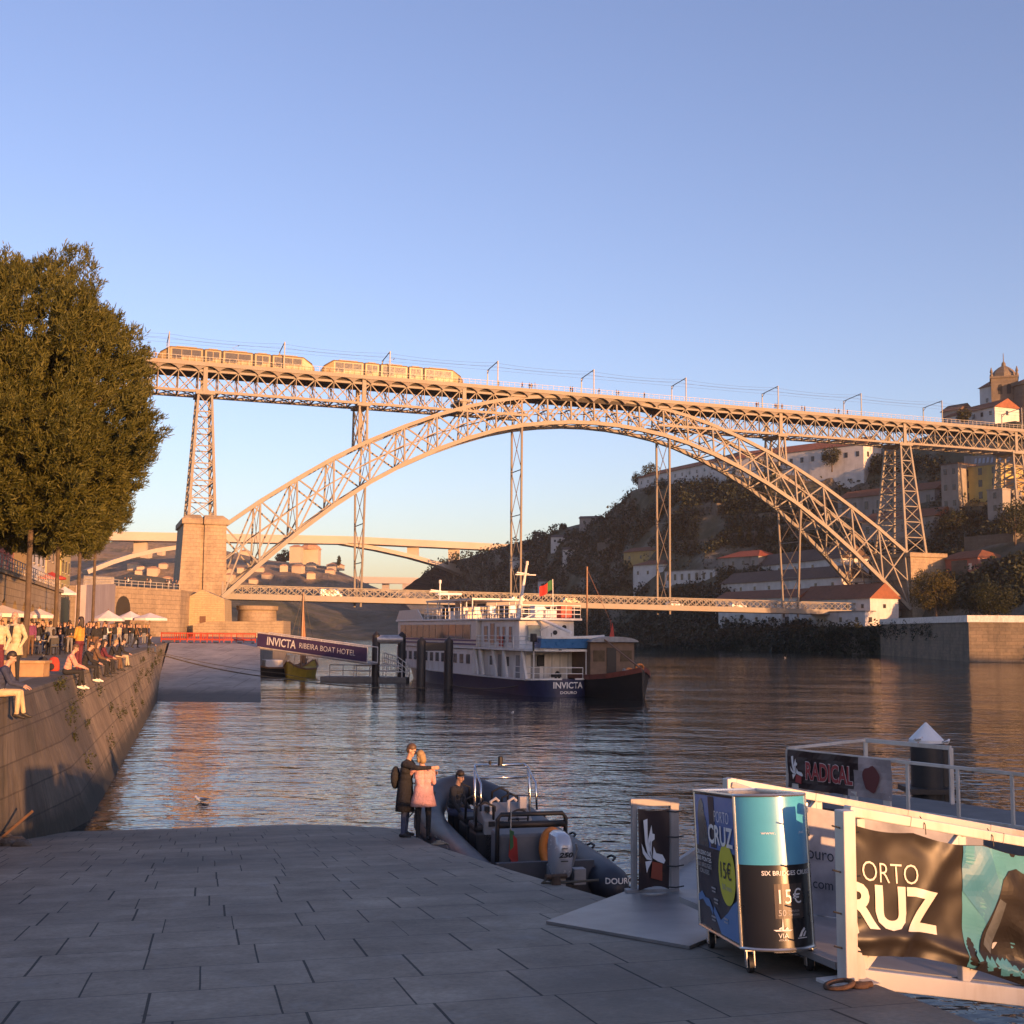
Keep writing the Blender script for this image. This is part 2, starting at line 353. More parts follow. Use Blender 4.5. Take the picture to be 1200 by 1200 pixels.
q=MB(); q.add([(xtop(-8)-.745,-8,QZ),(xtop(246)-.745,246,QZ),(-190,246,QZ),(-190,-8,QZ)],[(0,1,2,3)])
tag(q.build('quay_pavement',QP),kind='structure')
# ground behind the camera, where the slipway starts
q=MB(); q.add([(4.6,-.85,3.19),(4.6,-60,3.19),(-190,-60,3.19),(-190,-8.004,3.19),(-12.2,-8.004,3.19),(-12.2,-5.0,3.19)],[(0,5,4,3,2,1)]); tag(q.build('riverside_pavement',QP),kind='structure')
# weeds on the wall
VEG=foliage('weed_green',(.022,.03,.01),(.06,.065,.02),2.)
wrnd=np.random.default_rng(3)
def weeds():
    spots=[]
    for i in range(46):
        y=wrnd.uniform(33,100) if i<36 else wrnd.uniform(28,36); z=min(3.1,max(.9,wrnd.normal(2.3,.6))); spots.append((y,z,wrnd.uniform(.06,.26)))
    for i,(y,z,r) in enumerate(spots):
        x=xbase(y)+(xtop(y)-xbase(y))*z/QZ; n=int(40+260*r); C=wrnd.normal(size=(n,3))*np.array([.35*r,r*.7,r*.8])+np.array([x+.08,y,z])
        C[:,0]=np.maximum(C[:,0], x-.05-(C[:,2]-z)*.34)
        o=leafmesh('wall_weed',C,wrnd.normal(size=(n,3)),wrnd.uniform(.03,.085,n),mat=VEG)
        tag(o,('small' if r<.16 else 'wide')+' green weed tuft '+('high' if z>2.3 else 'low')+' on the '+('near' if y<60 else 'far')+' stretch of the quay wall','plant','weeds on the quay wall, '+('small' if r<.16 else 'wide')+('high' if z>2.3 else 'low')+('near' if y<60 else 'far'))
weeds()
# ---- second slipway
CONC=M('slipway_concrete',(.44,.38,.32),.8,var=.22,scale=.8,bm=.01,dirt=(.20,.175,.15))
tt=CONC.node_tree; bb_=tt.nodes['Principled BSDF']; lk=bb_.inputs['Base Color'].links[0].from_socket; tcc=nd(tt,'TexCoord'); spp=nd(tt,'SeparateXYZ'); tt.links.new(tcc.outputs['Object'],spp.inputs[0]); nz=noise(tt,objco(tt,(1,.2,1)),.8,6,.7); tdz=ramp(tt,math_(tt,'MULTIPLY_ADD',math_(tt,'SUBTRACT',nz,.5),.35,spp.outputs['Z']),[(.30,(1,1,1)),(.62,(0,0,0))]); bk2=nd(tt,'TexBrick'); tt.links.new(tcc.outputs['Object'],bk2.inputs['Vector']); bk2.inputs['Scale'].default_value=1; bk2.inputs['Brick Width'].default_value=3.2; bk2.inputs['Row Height'].default_value=5.5; bk2.inputs['Mortar Size'].default_value=.035; bk2.inputs['Color1'].default_value=(1,1,1,1); bk2.inputs['Color2'].default_value=(.9,.89,.88,1); bk2.inputs['Mortar'].default_value=(.5,.48,.46,1); lk=mixc(tt,1.,lk,bk2.outputs[0],'MULTIPLY'); tt.links.new(mixc(tt,math_(tt,'MULTIPLY',tdz.outputs[0],.8),lk,(.045,.045,.038,1)),bb_.inputs['Base Color'])
q=MB(); a=(-21.4,73.9,-.02); b_=(-15.2,73.9,-.02); c_=(-24.4,115.5,QZ+.002); d_=(-33.2,115.5,QZ+.002)
n0=[(-21.2,70,-.42),(-14.6,70,-.42),c_,d_]
q.slab(n0,(0,0,-3)); o=q.build('slipway_concrete_pavement',CONC); tag(o,kind='structure')
q=MB(); q.prism([(-33.2,115.504),(-24.4,115.504),(-27,127),(-30,150),(-34,180),(-58,230),(-62,232)],-2,QZ+.004); tag(q.build('lower_quay_pavement',QP),kind='structure')
# ---- right bank terrain
def pxp(x,y,Y): return at(x,y,Y)
SECT=[((-30,1150),pxp(497,694,1250),0),((-5,900),pxp(512,684,1020),0),((8,620),pxp(540,655,790),0),((22,520),pxp(592,641,690),0),((36,440),pxp(655,622,610),0),
 ((45,388),pxp(713,604,550),0),((56,350),pxp(742,575,505),1),((68,316),pxp(795,566,470),1),((80,285),pxp(905,548,440),2),((84.5,266),pxp(1000,535,425),2),
 ((86,232),pxp(1090,508,400),2),((92,205),pxp(1190,500,370),2),((128,177),V((245,245,46)),1),((150,112),V((205,130,9)),3),((150,60),V((185,70,12)),3),((103,45),V((150,40,22.2)),3),((103,-95),V((140,-95,22.3)),3),((103,-110),V((140,-110,22.2)),3),((103,-124),V((140,-124,18.7)),3),((103,-330),V((140,-330,18.6)),3)]  # last sections: unseen ridge added and shaped to cast the evening shade
PR={0:[(0,-3),(.012,-1),(.02,1.2),(.1,.07),(.3,.27),(.55,.55),(.8,.84),(1,1),(1.5,1.02)],
    1:[(0,-3),(.012,-1),(.02,1.5),(.1,.08),(.28,.20),(.5,.40),(.72,.62),(.9,.93),(1,1),(1.5,1.02)],
    2:[(0,-3),(.004,-1),(.006,6.4),(.36,7.3),(.42,.22),(.52,.34),(.66,.50),(.8,.66),(.92,.95),(1,1),(1.5,1.02)],
    3:[(0,-3),(.012,-1),(.02,1.5),(.15,.5),(.3,1.),(.5,1),(1,1),(1.5,1)]}
def prof(k,v,zc):
    P=PR[k]
    P=[(a,(b if i<3 or (k==2 and i==3) else b*zc)) for i,(a,b) in enumerate(P)]
    for (a,b),(c,d) in zip(P,P[1:]):
        if v<=c: return b+(d-b)*(v-a)/(c-a)
    return P[-1][1]
from mathutils import noise as mn
def terrain():
    NV=[0,.003,.005,.0065,.012,.02,.04,.07,.1,.13,.17,.2,.215,.24,.27,.3]+[.3+.7*i/30 for i in range(1,31)]+[1.1,1.3,1.5]
    rows=[]; sub=9
    for i in range(len(SECT)-1):
        for j in range(sub if i<len(SECT)-2 else sub+1):
            f=j/sub; (b0,c0,k0),(b1,c1,k1)=SECT[i],SECT[i+1]
            B=V((b0[0]+(b1[0]-b0[0])*f,b0[1]+(b1[1]-b0[1])*f,0)); Cq=c0.lerp(c1,f); row=[]
            for v in NV:
                z=prof(k0,v,Cq.z)*(1-f)+prof(k1,v,Cq.z)*f; x=B.x+(Cq.x-B.x)*v; y=B.y+(Cq.y-B.y)*v
                if v>.02:
                    am=min(1,v*3)*(1 if v<.93 else .25); am*= .04 if (k0==3 or k1==3) else 1
                    if (k0==2 or k1==2) and v<.37: am=0
                    z+=am*(mn.noise(V((x/38,y/38,1.3)))*5+mn.noise(V((x/13,y/13,4)))*2.2); x+=am*mn.noise(V((x/17,y/17,9)))*3
                row.append((x,y,z))
            rows.append(row)
    m=MB(); k=len(NV); vs=[p for r in rows for p in r]; fs=[]
    for i in range(len(rows)-1):
        for j in range(k-1): a=i*k+j; fs.append((a,a+1,a+k+1,a+k))
    m.add(vs,fs); return m
def hillmat(name,c):
    m,t,b=nodes(name); n=noise(t,objco(t),.06,8,.65); n2=noise(t,objco(t,(1,1,.4)),.3,6,.65)
    a=ramp(t,n,[(.35,c[0]),(.5,c[1]),(.62,c[2])]).outputs[0]; a=mixc(t,.6,a,ramp(t,n2,[(.3,(.45,.45,.45)),(.7,(1.3,1.3,1.3))]).outputs[0],'MULTIPLY')
    t.links.new(a,b.inputs['Base Color']); b.inputs['Roughness'].default_value=.95; bump(t,b,n2,.8); return m
tm=terrain(); HM=hillmat('hill_earth',[(.035,.045,.02),(.075,.075,.045),(.17,.15,.12)])
hill=tm.build('right_bank_hill',HM); tag(hill,kind='structure')
BV=BVHTree.FromPolygons([V(v) for v in tm.v],tm.f)
def onhill(px,py):
    h=BV.ray_cast(CP,ray(px,py).normalized()); return h[0]
def zhill(x,y):
    h=BV.ray_cast(V((x,y,400)),V((0,0,-1))); return h[0].z if h[0] else 0
# wood and scrub over the hill
def woods():
    g=np.random.default_rng(11); C=[];S=[];tries=0
    while len(C)<9500 and tries<90000:
        tries+=1; px=g.uniform(500,1200); py=g.uniform(540,775); h=BV.ray_cast(CP,ray(px,py).normalized())
        p=h[0]
        if p is None or p.y<215 or p.y>1100: continue
        if p.z<11 and p.y<345 and p.x>78: continue
        if any(a_<px<b_ and c_<py<d_ for a_,b_,c_,d_ in ((1100,1195,536,606),(738,842,650,690),(840,892,642,672),(972,1100,568,640),(730,774,640,664),(905,1090,556,590))) and g.uniform()<.93: continue
        if mn.noise(V((p.x/16,p.y/16,p.z/16)))<-.3 : continue
        r=g.uniform(.8,2.6)*(1+max(0,(p.y-400)/500)); C.append(np.array(p)+np.array([0,0,r*.55])); S.append(r)
    C=np.array(C);S=np.array(S); k=20; n=len(C)*k
    D=g.normal(size=(n,3)); D/=np.linalg.norm(D,axis=1)[:,None]; Rr=np.repeat(S,k)
    P=np.repeat(C,k,0)+D*(Rr*g.uniform(.55,1.05,n))[:,None]*np.array([1,1,.85]); N=D+g.normal(size=(n,3))*.5
    o=leafmesh('hillside_woods',P,N,Rr*g.uniform(.3,.6,n),mat=foliage('scrub',(.010,.015,.007),(.038,.046,.022),.05,.06)); tag(o,kind='stuff')
woods()
# ---- far hills
FM=hillmat('far_hill_earth',[(.16,.12,.08),(.24,.17,.11),(.10,.09,.05)])
def farhill(name,cr,Y,depth,base=0,sub=8,mat=FM):
    m=MB(); n=14; vs=[];fs=[];pts=[]
    for (x0,y0),(x1,y1) in zip(cr,cr[1:]):
        for j in range(sub): f=j/sub; pts.append(at(x0+(x1-x0)*f,y0+(y1-y0)*f,Y))
    pts.append(at(*cr[-1],Y))
    for p in pts:
        for i in range(n):
            f=i/(n-1); z=base+(p.z-base)*math.sin(f*math.pi/2)**1.1; y=Y-depth*(1-f); x=p.x*(y/Y)
            z+=(mn.noise(V((x/60,y/60,3)))*8+mn.noise(V((x/20,y/20,1)))*3)*(f*(1-f)*4)*.8
            vs.append((x,y,z))
        vs.append((p.x*1.1,Y+depth,p.z*.7))
    k=n+1
    for i in range(len(pts)-1):
        for j in range(k-1): a=i*k+j; fs.append((a,a+1,a+k+1,a+k))
    m.add(vs,fs); o=m.build(name,mat); tag(o,kind='structure'); return BVHTree.FromPolygons([V(v) for v in vs],fs)
FH=farhill('far_hill',[(-80,640),(60,634),(130,636),(170,634),(230,641),(300,656),(335,660),(385,664),(412,676),(440,690),(470,705),(500,735)],950,260,-3)
FH2=farhill('distant_hill',[(-200,680),(250,672),(420,690),(520,695),(640,700)],2300,500,-3,mat=hillmat('distant_earth',[(.10,.10,.06),(.16,.13,.09),(.09,.09,.06)]))
# far left embankment under the bridges
q=MB(); 
FH3=farhill('upstream_bank',[(40,700),(90,690),(150,672),(240,686),(330,700),(420,716),(500,722),(560,728)],700,200,-3,mat=hillmat('bank_earth',[(.035,.045,.02),(.07,.07,.04),(.12,.10,.07)]))
# ============================================================= the iron arch bridge
BA=at(300,428.6,252); BA.z=0
BE=(at(1040,491.5,307)-at(300,428.6,252)); BE.z=0; BE.normalize(); BN=V((BE.y,-BE.x,0))   # along, and toward the camera
BC=BA-BN*4                                        # centre line
def bp(s,o,z): return BC+BE*s+BN*o+V((0,0,z))
S0=80.4; DZ=61.4
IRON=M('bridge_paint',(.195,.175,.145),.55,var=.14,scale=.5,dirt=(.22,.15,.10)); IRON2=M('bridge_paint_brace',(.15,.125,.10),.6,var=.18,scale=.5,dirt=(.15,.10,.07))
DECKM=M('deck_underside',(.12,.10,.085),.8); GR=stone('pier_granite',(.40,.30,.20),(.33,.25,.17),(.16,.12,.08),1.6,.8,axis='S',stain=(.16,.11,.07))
bridge=thing('arch_bridge','tall two-deck iron arch bridge crossing the whole river','bridge',bp(S0,0,0))
def bb(m,s0,o0,z0,s1,o1,z1,w,h=None,mi=0): m.beam(bp(s0,o0,z0),bp(s1,o1,z1),w,h,(0,0,1) if abs(s1-s0)+abs(o1-o0)>.3 else tuple(BN),m=mi)
OFF=[0,6,12,18.5,25,32,39.3,47,55,63,71,78.8,86.3]; ZT=[60.9,60.7,60.2,59.4,58.1,56.2,53.7,50.5,46.7,42.3,37.2,31.9,26.2]; ZB=[54.5,54.3,53.7,52.7,51.1,48.7,45.7,41.9,37.2,31.6,25.2,18.3,11.2]
ST=[-o for o in OFF[:0:-1]]+OFF; TT=ZT[:0:-1]+ZT; TB=ZB[:0:-1]+ZB
def half(z): return 3.2+(56-z)/45*4.8
for side in (1,-1):
    m=MB(); n=len(ST); T=[bp(S0+s,half(z)*side,z) for s,z in zip(ST,TT)]; B=[bp(S0+s,half(z)*side,z) for s,z in zip(ST,TB)]
    for i in range(n-1):
        for P,w,h in ((T,.75,.8),(B,.95,.9)):
            d=(P[i+1]-P[i]).normalized()*.12; m.beam(P[i]-d,P[i+1]+d,w,h)
        m.beam(T[i],B[i+1],.34,.28,tuple(BN)); m.beam(B[i],T[i+1],.32,.28,tuple(BN))
        a=(T[i]+B[i])/2;b=(T[i+1]+B[i+1])/2; m.beam(a,b,.18,.22)
    for i in range(n): m.beam(T[i],B[i],.38,.34,tuple(BN))
    m.build('arch_rib',IRON,bridge,world=True)
m=MB()
for i,(s,zt,zb) in enumerate(zip(ST,TT,TB)):
    for z in (zt,zb,(zt+zb)/2): bb(m,S0+s,half(z),z,S0+s,-half(z),z,.22)
    bb(m,S0+s,half(zt),zt,S0+s,-half(zb),zb,.13); bb(m,S0+s,-half(zt),zt,S0+s,half(zb),zb,.13)
    if i<len(ST)-1:
        s1,zt1,zb1=ST[i+1],TT[i+1],TB[i+1]
        for z,z1 in ((zt,zt1),(zb,zb1)):
            bb(m,S0+s,half(z),z,S0+s1,-half(z1),z1,.18); bb(m,S0+s,-half(z),z,S0+s1,half(z1),z1,.18)
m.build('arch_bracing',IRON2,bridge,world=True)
# upper deck
SA,SB=-64,262
m=MB()
def sbox(m,s0,s1,o0,o1,z0,z1,mi=0):
    P=[bp(s0,o0,0),bp(s1,o0,0),bp(s1,o1,0),bp(s0,o1,0)]; m.prism([(p.x,p.y) for p in P],z0,z1,mi)
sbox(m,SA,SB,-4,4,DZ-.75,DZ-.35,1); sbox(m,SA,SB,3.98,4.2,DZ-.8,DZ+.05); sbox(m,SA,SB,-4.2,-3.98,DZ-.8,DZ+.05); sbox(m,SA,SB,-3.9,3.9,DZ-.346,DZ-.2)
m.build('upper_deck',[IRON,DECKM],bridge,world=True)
PN=4.17; k0=int((SA)/PN); 
for side in (1,-1):
    m=MB()
    for k in range(k0,int(SB/PN)):
        s=k*PN+.6
        # scalloped brackets under the pavement
        pts=[]; 
        for j in range(9): pts.append((s+PN*j/8, DZ-.8-1.05*abs(2*j/8-1)**2.2))
        poly=[bp(a,4.02*side,z) for a,z in pts]+[bp(s+PN,4.02*side,DZ-.79),bp(s,4.02*side,DZ-.79)]
        m.slab(poly,BN*(-.9*side))
    m.build('bracket_row',IRON2,bridge,world=True)
ZG0,ZG1=55.2,DZ-1.3
for side in (1,-1):
    m=MB(); o=3.2*side
    for a,b_ in ((SA,S0-17),(S0+17,SB)):
        m.beam(bp(a,o,ZG0),bp(b_,o,ZG0),.5,.55); m.beam(bp(a,o,ZG1-.4),bp(b_,o,ZG1-.4),.5,.5)
        k=math.ceil((a-.6)/PN)
        while k*PN+.6+PN<=b_:
            s=k*PN+.6; m.beam(bp(s,o,ZG0),bp(s+PN,o,ZG1-.4),.22,.2,tuple(BN)); m.beam(bp(s,o,ZG1-.4),bp(s+PN,o,ZG0),.22,.2,tuple(BN)); m.beam(bp(s,o,ZG0),bp(s,o,ZG1),.15,.15,tuple(BN)); k+=1
    m.build('upper_girder',IRON,bridge,world=True)
for a,b_ in ((SA,S0-17),(S0+17,SB)):
    m=MB(); k=math.ceil((a-.6)/PN)
    while k*PN+.6+PN<=b_:
        s=k*PN+.6; bb(m,s,3.2,ZG0,s,-3.2,ZG0,.3); bb(m,s,3.2,ZG0,s+PN,-3.2,ZG0,.2); bb(m,s,-3.2,ZG0,s+PN,3.2,ZG0,.2); bb(m,s,3.2,ZG0,s,-3.2,ZG1,.18); bb(m,s,-3.2,ZG0,s,3.2,ZG1,.18); k+=1
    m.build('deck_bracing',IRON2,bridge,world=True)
RAIL=M('deck_railing_paint',(.42,.38,.33),.5)
for side in (1,-1):
    m=MB(); o=4.08*side
    m.beam(bp(SA,o,DZ+1.15),bp(SB,o,DZ+1.15),.08,.07); m.beam(bp(SA,o,DZ+.6),bp(SB,o,DZ+.6),.04,.04)
    s=SA
    while s<SB: bb(m,s,o,DZ,s,o,DZ+1.15,.06); s+=1.39
    m.build('deck_railing',RAIL,bridge,world=True)
for o in (2.9,-2.9): m=MB(); sbox(m,SA,SB,o-.1,o+.1,DZ-2.0,DZ-.76); m.build('scallop_shade_panel',M('scallop_shade',(.045,.038,.03),.8),bridge,world=True)  # near-black panels paint in the under-deck shade behind the cornice scallops
# posts at the supports (thick verticals on the girder)
for s in (-10.5,24.1,47.6,170,132,207):
    for o in (3.36,-3.36): m=MB(); bb(m,s,o,ZG0-.3,s,o,DZ-.8,.9,.5); m.build('girder_post',IRON,bridge,world=True)
# lattice towers
def tower(s,z0,z1,wb,wt,ob,ot,name='iron_tower',nb=7,leg=.6,split=False):
    m=MB(); c=lambda z,k,w: w
    def P(a,b,z):
        f=(z-z0)/(z1-z0); return bp(s+a*(wb+(wt-wb)*f)/2,b*(ob+(ot-ob)*f)/2,z)
    for a in (-1,1):
        for b in (-1,1):
            m.beam(P(a,b,z0),P(a,b,z1),leg,leg,tuple(BN),w2=leg*.8)
    for i in range(nb):
        f0=z0+(z1-z0)*(1-(1-i/nb)**1.0); f1=z0+(z1-z0)*((i+1)/nb)
        for b in (-1,1):
            m.beam(P(-1,b,f0),P(1,b,f1),.17,.15,tuple(BN)); m.beam(P(1,b,f0),P(-1,b,f1),.17,.15,tuple(BN)); m.beam(P(-1,b,f1),P(1,b,f1),.26,.24)
            fm=(f0+f1)/2
        for a in (-1,1):
            fm=(f0+f1)/2
            for g0,g1 in ((f0,fm),(fm,f1)):
                m.beam(P(a,-1,g0),P(a,1,g1),.2,.2,tuple(BE)); m.beam(P(a,1,g0),P(a,-1,g1),.2,.2,tuple(BE))
            m.beam(P(a,-1,f1),P(a,1,f1),.26,.24)
    m.box(bp(s,0,z1+.2),(wt+1.2,ot+1.2,.5),math.atan2(BE.y,BE.x))
    m.build(name,IRON,bridge,world=True)
tower(-10.4,28.3,54.6,5.4,2.8,11,6.4)
tower(170.2,25.8,54.6,6.2,3.0,13,6.4)
tower(207.5,27,54.6,5.6,3.0,12,6.4)
tower(24.1,45.5,54.6,1.8,1.8,6.6,6.4,'deck_post',1,.5); tower(47.8,57.0,57.3,1.6,1.6,6.6,6.4,'deck_post',1,.5); tower(132.4,47.,54.6,2.2,1.6,6.8,6.4,'deck_post',1,.5)
# hangers to the lower deck
LZ=lambda s:10.9-.0085*s
for s in (24.4,61.8,100.3,136.3):
    m=MB(); a=abs(s-S0); zt=np.interp(a,OFF,ZB)+.2; zb=LZ(s)+.2; n=max(3,int((zt-zb)/8.5))
    P=lambda o,z: bp(s,o*(3.3+(half(zt)-3.3)*(z-zb)/(zt-zb)) ,z)
    for o in (1,-1): m.beam(P(o,zb-1.2),P(o,zt),.42,.42,tuple(BE))
    for i in range(n):
        z0=zb+(zt-zb)*i/n; z1=zb+(zt-zb)*(i+1)/n
        m.beam(P(1,z0),P(-1,z1),.13,.13,tuple(BE)); m.beam(P(-1,z0),P(1,z1),.13,.13,tuple(BE)); m.beam(P(1,z1),P(-1,z1),.18,.18)
    m.build('hanger',IRON2,bridge,world=True)
# lower deck
m=MB(); L0,L1=-9,172; AS=M('asphalt',(.06,.06,.06),.85)
def lbox(s0,s1,o0,o1,dz0,dz1,mi=0):
    vs=[]
    for s in (s0,s1):
        for o in (o0,o1):
            for dz in (dz0,dz1): vs.append(bp(s,o,LZ(s)+dz))
    m.add(vs,[(0,1,3,2),(4,6,7,5),(0,4,5,1),(2,3,7,6),(0,2,6,4),(1,5,7,3)],mi)
lbox(L0,L1,-3.9,3.9,.5,.85,1); lbox(L0,L1,3.91,4.15,-.05,1.2); lbox(L0,L1,-4.15,-3.91,-.05,1.2)
m.build('lower_deck',[IRON,AS],bridge,world=True)
for o in (4.03,-4.03):
    m=MB(); m.beam(bp(L0,o,LZ(L0)+2.95),bp(L1,o,LZ(L1)+2.95),.26,.2); s=L0
    while s<L1-1:
        z=LZ(s); m.beam(bp(s,o,z+1.2),bp(s+1.9,o,z+2.9),.14,.1,tuple(BN)); m.beam(bp(s,o,z+2.9),bp(s+1.9,o,z+1.2),.14,.1,tuple(BN)); m.beam(bp(s,o,z+1.2),bp(s,o,z+2.9),.12,.1,tuple(BN)); s+=1.9
    m.build('lower_girder',IRON,bridge,world=True)
m=MB(); s=L0
while s<L1-4: bb(m,s,3.9,LZ(s)+.2,s,-3.9,LZ(s)+.2,.3,.5); s+=3.8
m.build('floor_beam',IRON2,bridge,world=True)
# masonry
def loft(m,secs,mi=0):
    """secs: list of (z, s0,s1,o0,o1)"""
    vs=[bp(s,o,z) for z,s0,s1,o0,o1 in secs for s,o in ((s0,o0),(s1,o0),(s1,o1),(s0,o1))]; fs=[(3,2,1,0)]
    for i in range(len(secs)-1):
        for j in range(4): a=i*4+j;b=i*4+(j+1)%4; fs.append((a,b,b+4,a+4))
    k=(len(secs)-1)*4; fs.append((k,k+1,k+2,k+3)); m.add(vs,fs,mi)
m=MB()
loft(m,[(3,-15.2,-10.9,-12,9.2),(26.2,-14.2,-10.7,-11,8),(26.3,-14.6,-10.4,-11.4,8.4),(27.4,-14.6,-10.4,-11.4,8.4),(28.3,-13.4,-10.8,-10,7)])
loft(m,[(3,-9.9,-4.9,-8.2,8.2),(26.2,-9.9,-5.5,-7.4,7.4),(26.3,-10.1,-5.1,-7.8,7.8),(27.4,-10.1,-5.1,-7.8,7.8),(28.3,-9.9,-6.2,-6.8,6.8)])
loft(m,[(3,-11,-9.8,-7.6,7.6),(27.2,-11,-9.8,-6.9,6.9)])
m.build('stone_pier',GR,bridge,world=True)
m=MB(); loft(m,[(-2,166.8,180,-9,9),(24.6,167.2,178,-8,8),(24.7,166.8,178.6,-8.4,8.4),(25.8,166.8,178.6,-8.4,8.4)])
m.build('stone_abutment',GR,bridge,world=True)
m=MB(); c=bp(2.4,0,0); m.lathe([(5.6,-2),(5.4,4),(5.0,8.6),(5.5,8.7),(5.5,9.6)],c,28,sx=.8); m.build('round_pier',GR,bridge,smooth=True,world=True).data.set_sharp_from_angle(angle=R(35))
m=MB(); loft(m,[(24,202,213,-8,8),(27.2,203,212,-7,7)]); m.build('tower_base',GR,bridge,world=True)
# overhead line portals
STEEL=M('mast_steel',(.16,.16,.16),.5,.6)
SM=[-18.3,6.1,29.8,55.6,80,104.8,131.1,156.2,182,208.9]
LB=['behind the left tram, at the edge of the pine','above the middle of the left tram','above the right tram','just right of the last tram','above the crown of the arch','right of the arch crown','above the first post right of the arch','left of the tower on the stone abutment','in front of the hilltop monastery','at the far right of the bridge']
for s,l in zip(SM,LB):
    t=thing('overhead_line_mast','grey steel overhead line portal '+l,'mast',bp(s,0,DZ),math.atan2(BE.y,BE.x),'overhead line portals on the bridge')
    for o in (-3.8,3.8):
        m=MB(); m.box((0,o,2.9 if o<0 else 2.6),(.2,.2,6.4 if o<0 else 5.8)); m.build('post',STEEL,t)
    m=MB(); m.beam((0,-3.8,6.0),(0,3.8,5.4),.16,.16); m.beam((0,-3.8,5.4),(0,-2.2,5.9),.1); m.beam((0,3.8,4.6),(0,2.6,5.4),.1); m.build('crossbeam',STEEL,t)
m=MB()
for o in (-1.6,1.6):
    for a,b_ in zip([-60]+SM,SM+[250]):
        n=6; pts=[bp(a+(b_-a)*i/n,o,DZ+6.1-.5*4*(i/n)*(1-i/n)) for i in range(n+1)]; m.tube(pts,.02,4)
        m.tube([bp(a,o,DZ+5),bp(b_,o,DZ+5)],.018,4)
tag(m.build('overhead_wire',STEEL),'thin overhead tram wires strung along the upper deck','wire')
# ---- trams
YEL=M('tram_yellow',(.21,.14,.05),.35,var=.06); TGL=M('tram_glass',(.05,.04,.03),.15,var=.1); TGR=M('tram_grey',(.2,.19,.18),.5); BEL=M('tram_bellows',(.04,.04,.04),.8)
def tram(s0,s1,label):
    L=s1-s0; t=thing('tram',label,'tram',bp((s0+s1)/2,1.7,DZ-.15),math.atan2(BE.y,BE.x),'trams crossing the upper deck')
    h=L/2; W=1.3; 
    def sec(x,zt,w): return [(x,-w,.35),(x,w,.35),(x,w,1.1),(x,w,zt-.35),(x,w*.8,zt),(x,-w*.8,zt),(x,-w,zt-.35),(x,-w,1.1)]
    edges=[-h+2.6,-h+9.2,-h+10,-h*.2-.4,-h*.2+.4,h*.2-.4,h*.2+.4,h-10,h-9.2,h-2.6]
    segs=[(-h+2.6,-h+9.3),(-h+9.8,-h*.2-.25),(-h*.2+.25,h*.2-.25),(h*.2+.25,h-9.8),(h-9.3,h-2.6)]
    for i,(a,b_) in enumerate(segs):
        m=MB(); A=sec(a,3.4,W);B=sec(b_,3.4,W); st=[A,B]
        if i==0: st=[sec(-h,1.3,.9),sec(-h+.5,1.9,1.1),sec(-h+2.6,3.4,W),B]
        if i==4: st=[A,sec(h-2.6,3.4,W),sec(h-.5,1.9,1.1),sec(h,1.3,.9)]
        for q in st: pass
        vs=[p for q in st for p in q]; fs=[tuple(range(7,-1,-1)),tuple((len(st)-1)*8+j for j in range(8))]
        for k in range(len(st)-1):
            for j in range(8): fs.append((k*8+j,k*8+(j+1)%8,(k+1)*8+(j+1)%8,(k+1)*8+j))
        m.add(vs,fs); bd=m.build('car_body',YEL,t)
        x0,x1=(a+.3,b_-.3); n=max(2,int((x1-x0)/1.9)); 
        for sd in (-1,1):
            m=MB()
            for k in range(n):
                u0=x0+(x1-x0)*k/n+.07; u1=x0+(x1-x0)*(k+1)/n-.07; m.box(((u0+u1)/2,sd*W,2.1 if k%3 else 1.8),(u1-u0,.05,1.45 if k%3 else 2.1))
            m.build('window_band',TGL,bd)
        m=MB(); m.box(((x0+x1)/2,0,3.5),((x1-x0)*.7,1.7,.22)); m.build('roof_unit',TGR,bd)
        if i in (0,4):
            sg=-1 if i==0 else 1; m=MB()
            m.add([(sg*(h-2.5),-1.0,3.3),(sg*(h-2.5),1.0,3.3),(sg*(h-.55),.95,2.02),(sg*(h-.55),-.95,2.02)],[(0,1,2,3)]); 
            for v in range(4): m.v[v]=(m.v[v][0]+sg*.03,m.v[v][1],m.v[v][2]+.03)
            m.slab([V(x) for x in m.v[:4]],(sg*.02,0,.02)); m.build('windscreen',TGL,bd)
    for a,b_ in zip(segs,segs[1:]): m=MB(); m.box(((a[1]+b_[0])/2,0,1.85),(b_[0]-a[1]+.06,2.3,2.8)); m.build('bellows',BEL,t)
    m=MB(); m.tube([(.5,0,3.6),(-1.2,0,4.3),(.2,0,5.0)],.05,5); m.beam((.2,-.8,5.0),(.2,.8,5.0),.08); m.build('pantograph',STEEL,t)
tram(-20.5,13.0,'long yellow tram on the bridge, left of the two, beside the pine'); tram(14.6,47.5,'long yellow tram on the bridge, right of the two, nearer the arch')
# ---- distant concrete bridge, and the railway bridge beyond
CB=M('concrete_bridge',(.38,.33,.28),.8,var=.08,scale=.05); cbt=thing('concrete_bridge','slender pale concrete bridge with a shallow arch, seen beyond the iron one','bridge',at(350,633,760))
def cseg(m,a,b,Ya,Yb,th,wd):
    p=at(a[0],a[1],Ya);q=at(b[0],b[1],Yb); m.beam(p-V((0,0,th/2)),q-V((0,0,th/2)),wd,th)
YB=lambda x:700+(x-100)*.30
m=MB(); cseg(m,(40,622),(402,629),YB(40),YB(402),5.2,14); cseg(m,(402,629),(620,640),YB(402),YB(620),4.6,14); m.build('deck',CB,cbt,world=True)
m=MB(); pl=[(400,634),(440,641),(480,650),(515,660),(545,672),(575,688)]
for a,b_ in zip(pl,pl[1:]): cseg(m,a,b_,YB(a[0]),YB(b_[0]),2.6,10)
m.build('arch',CB,cbt,world=True); m=MB(); pl=[(250,634),(215,638),(180,643),(150,650),(128,657),(100,668)]
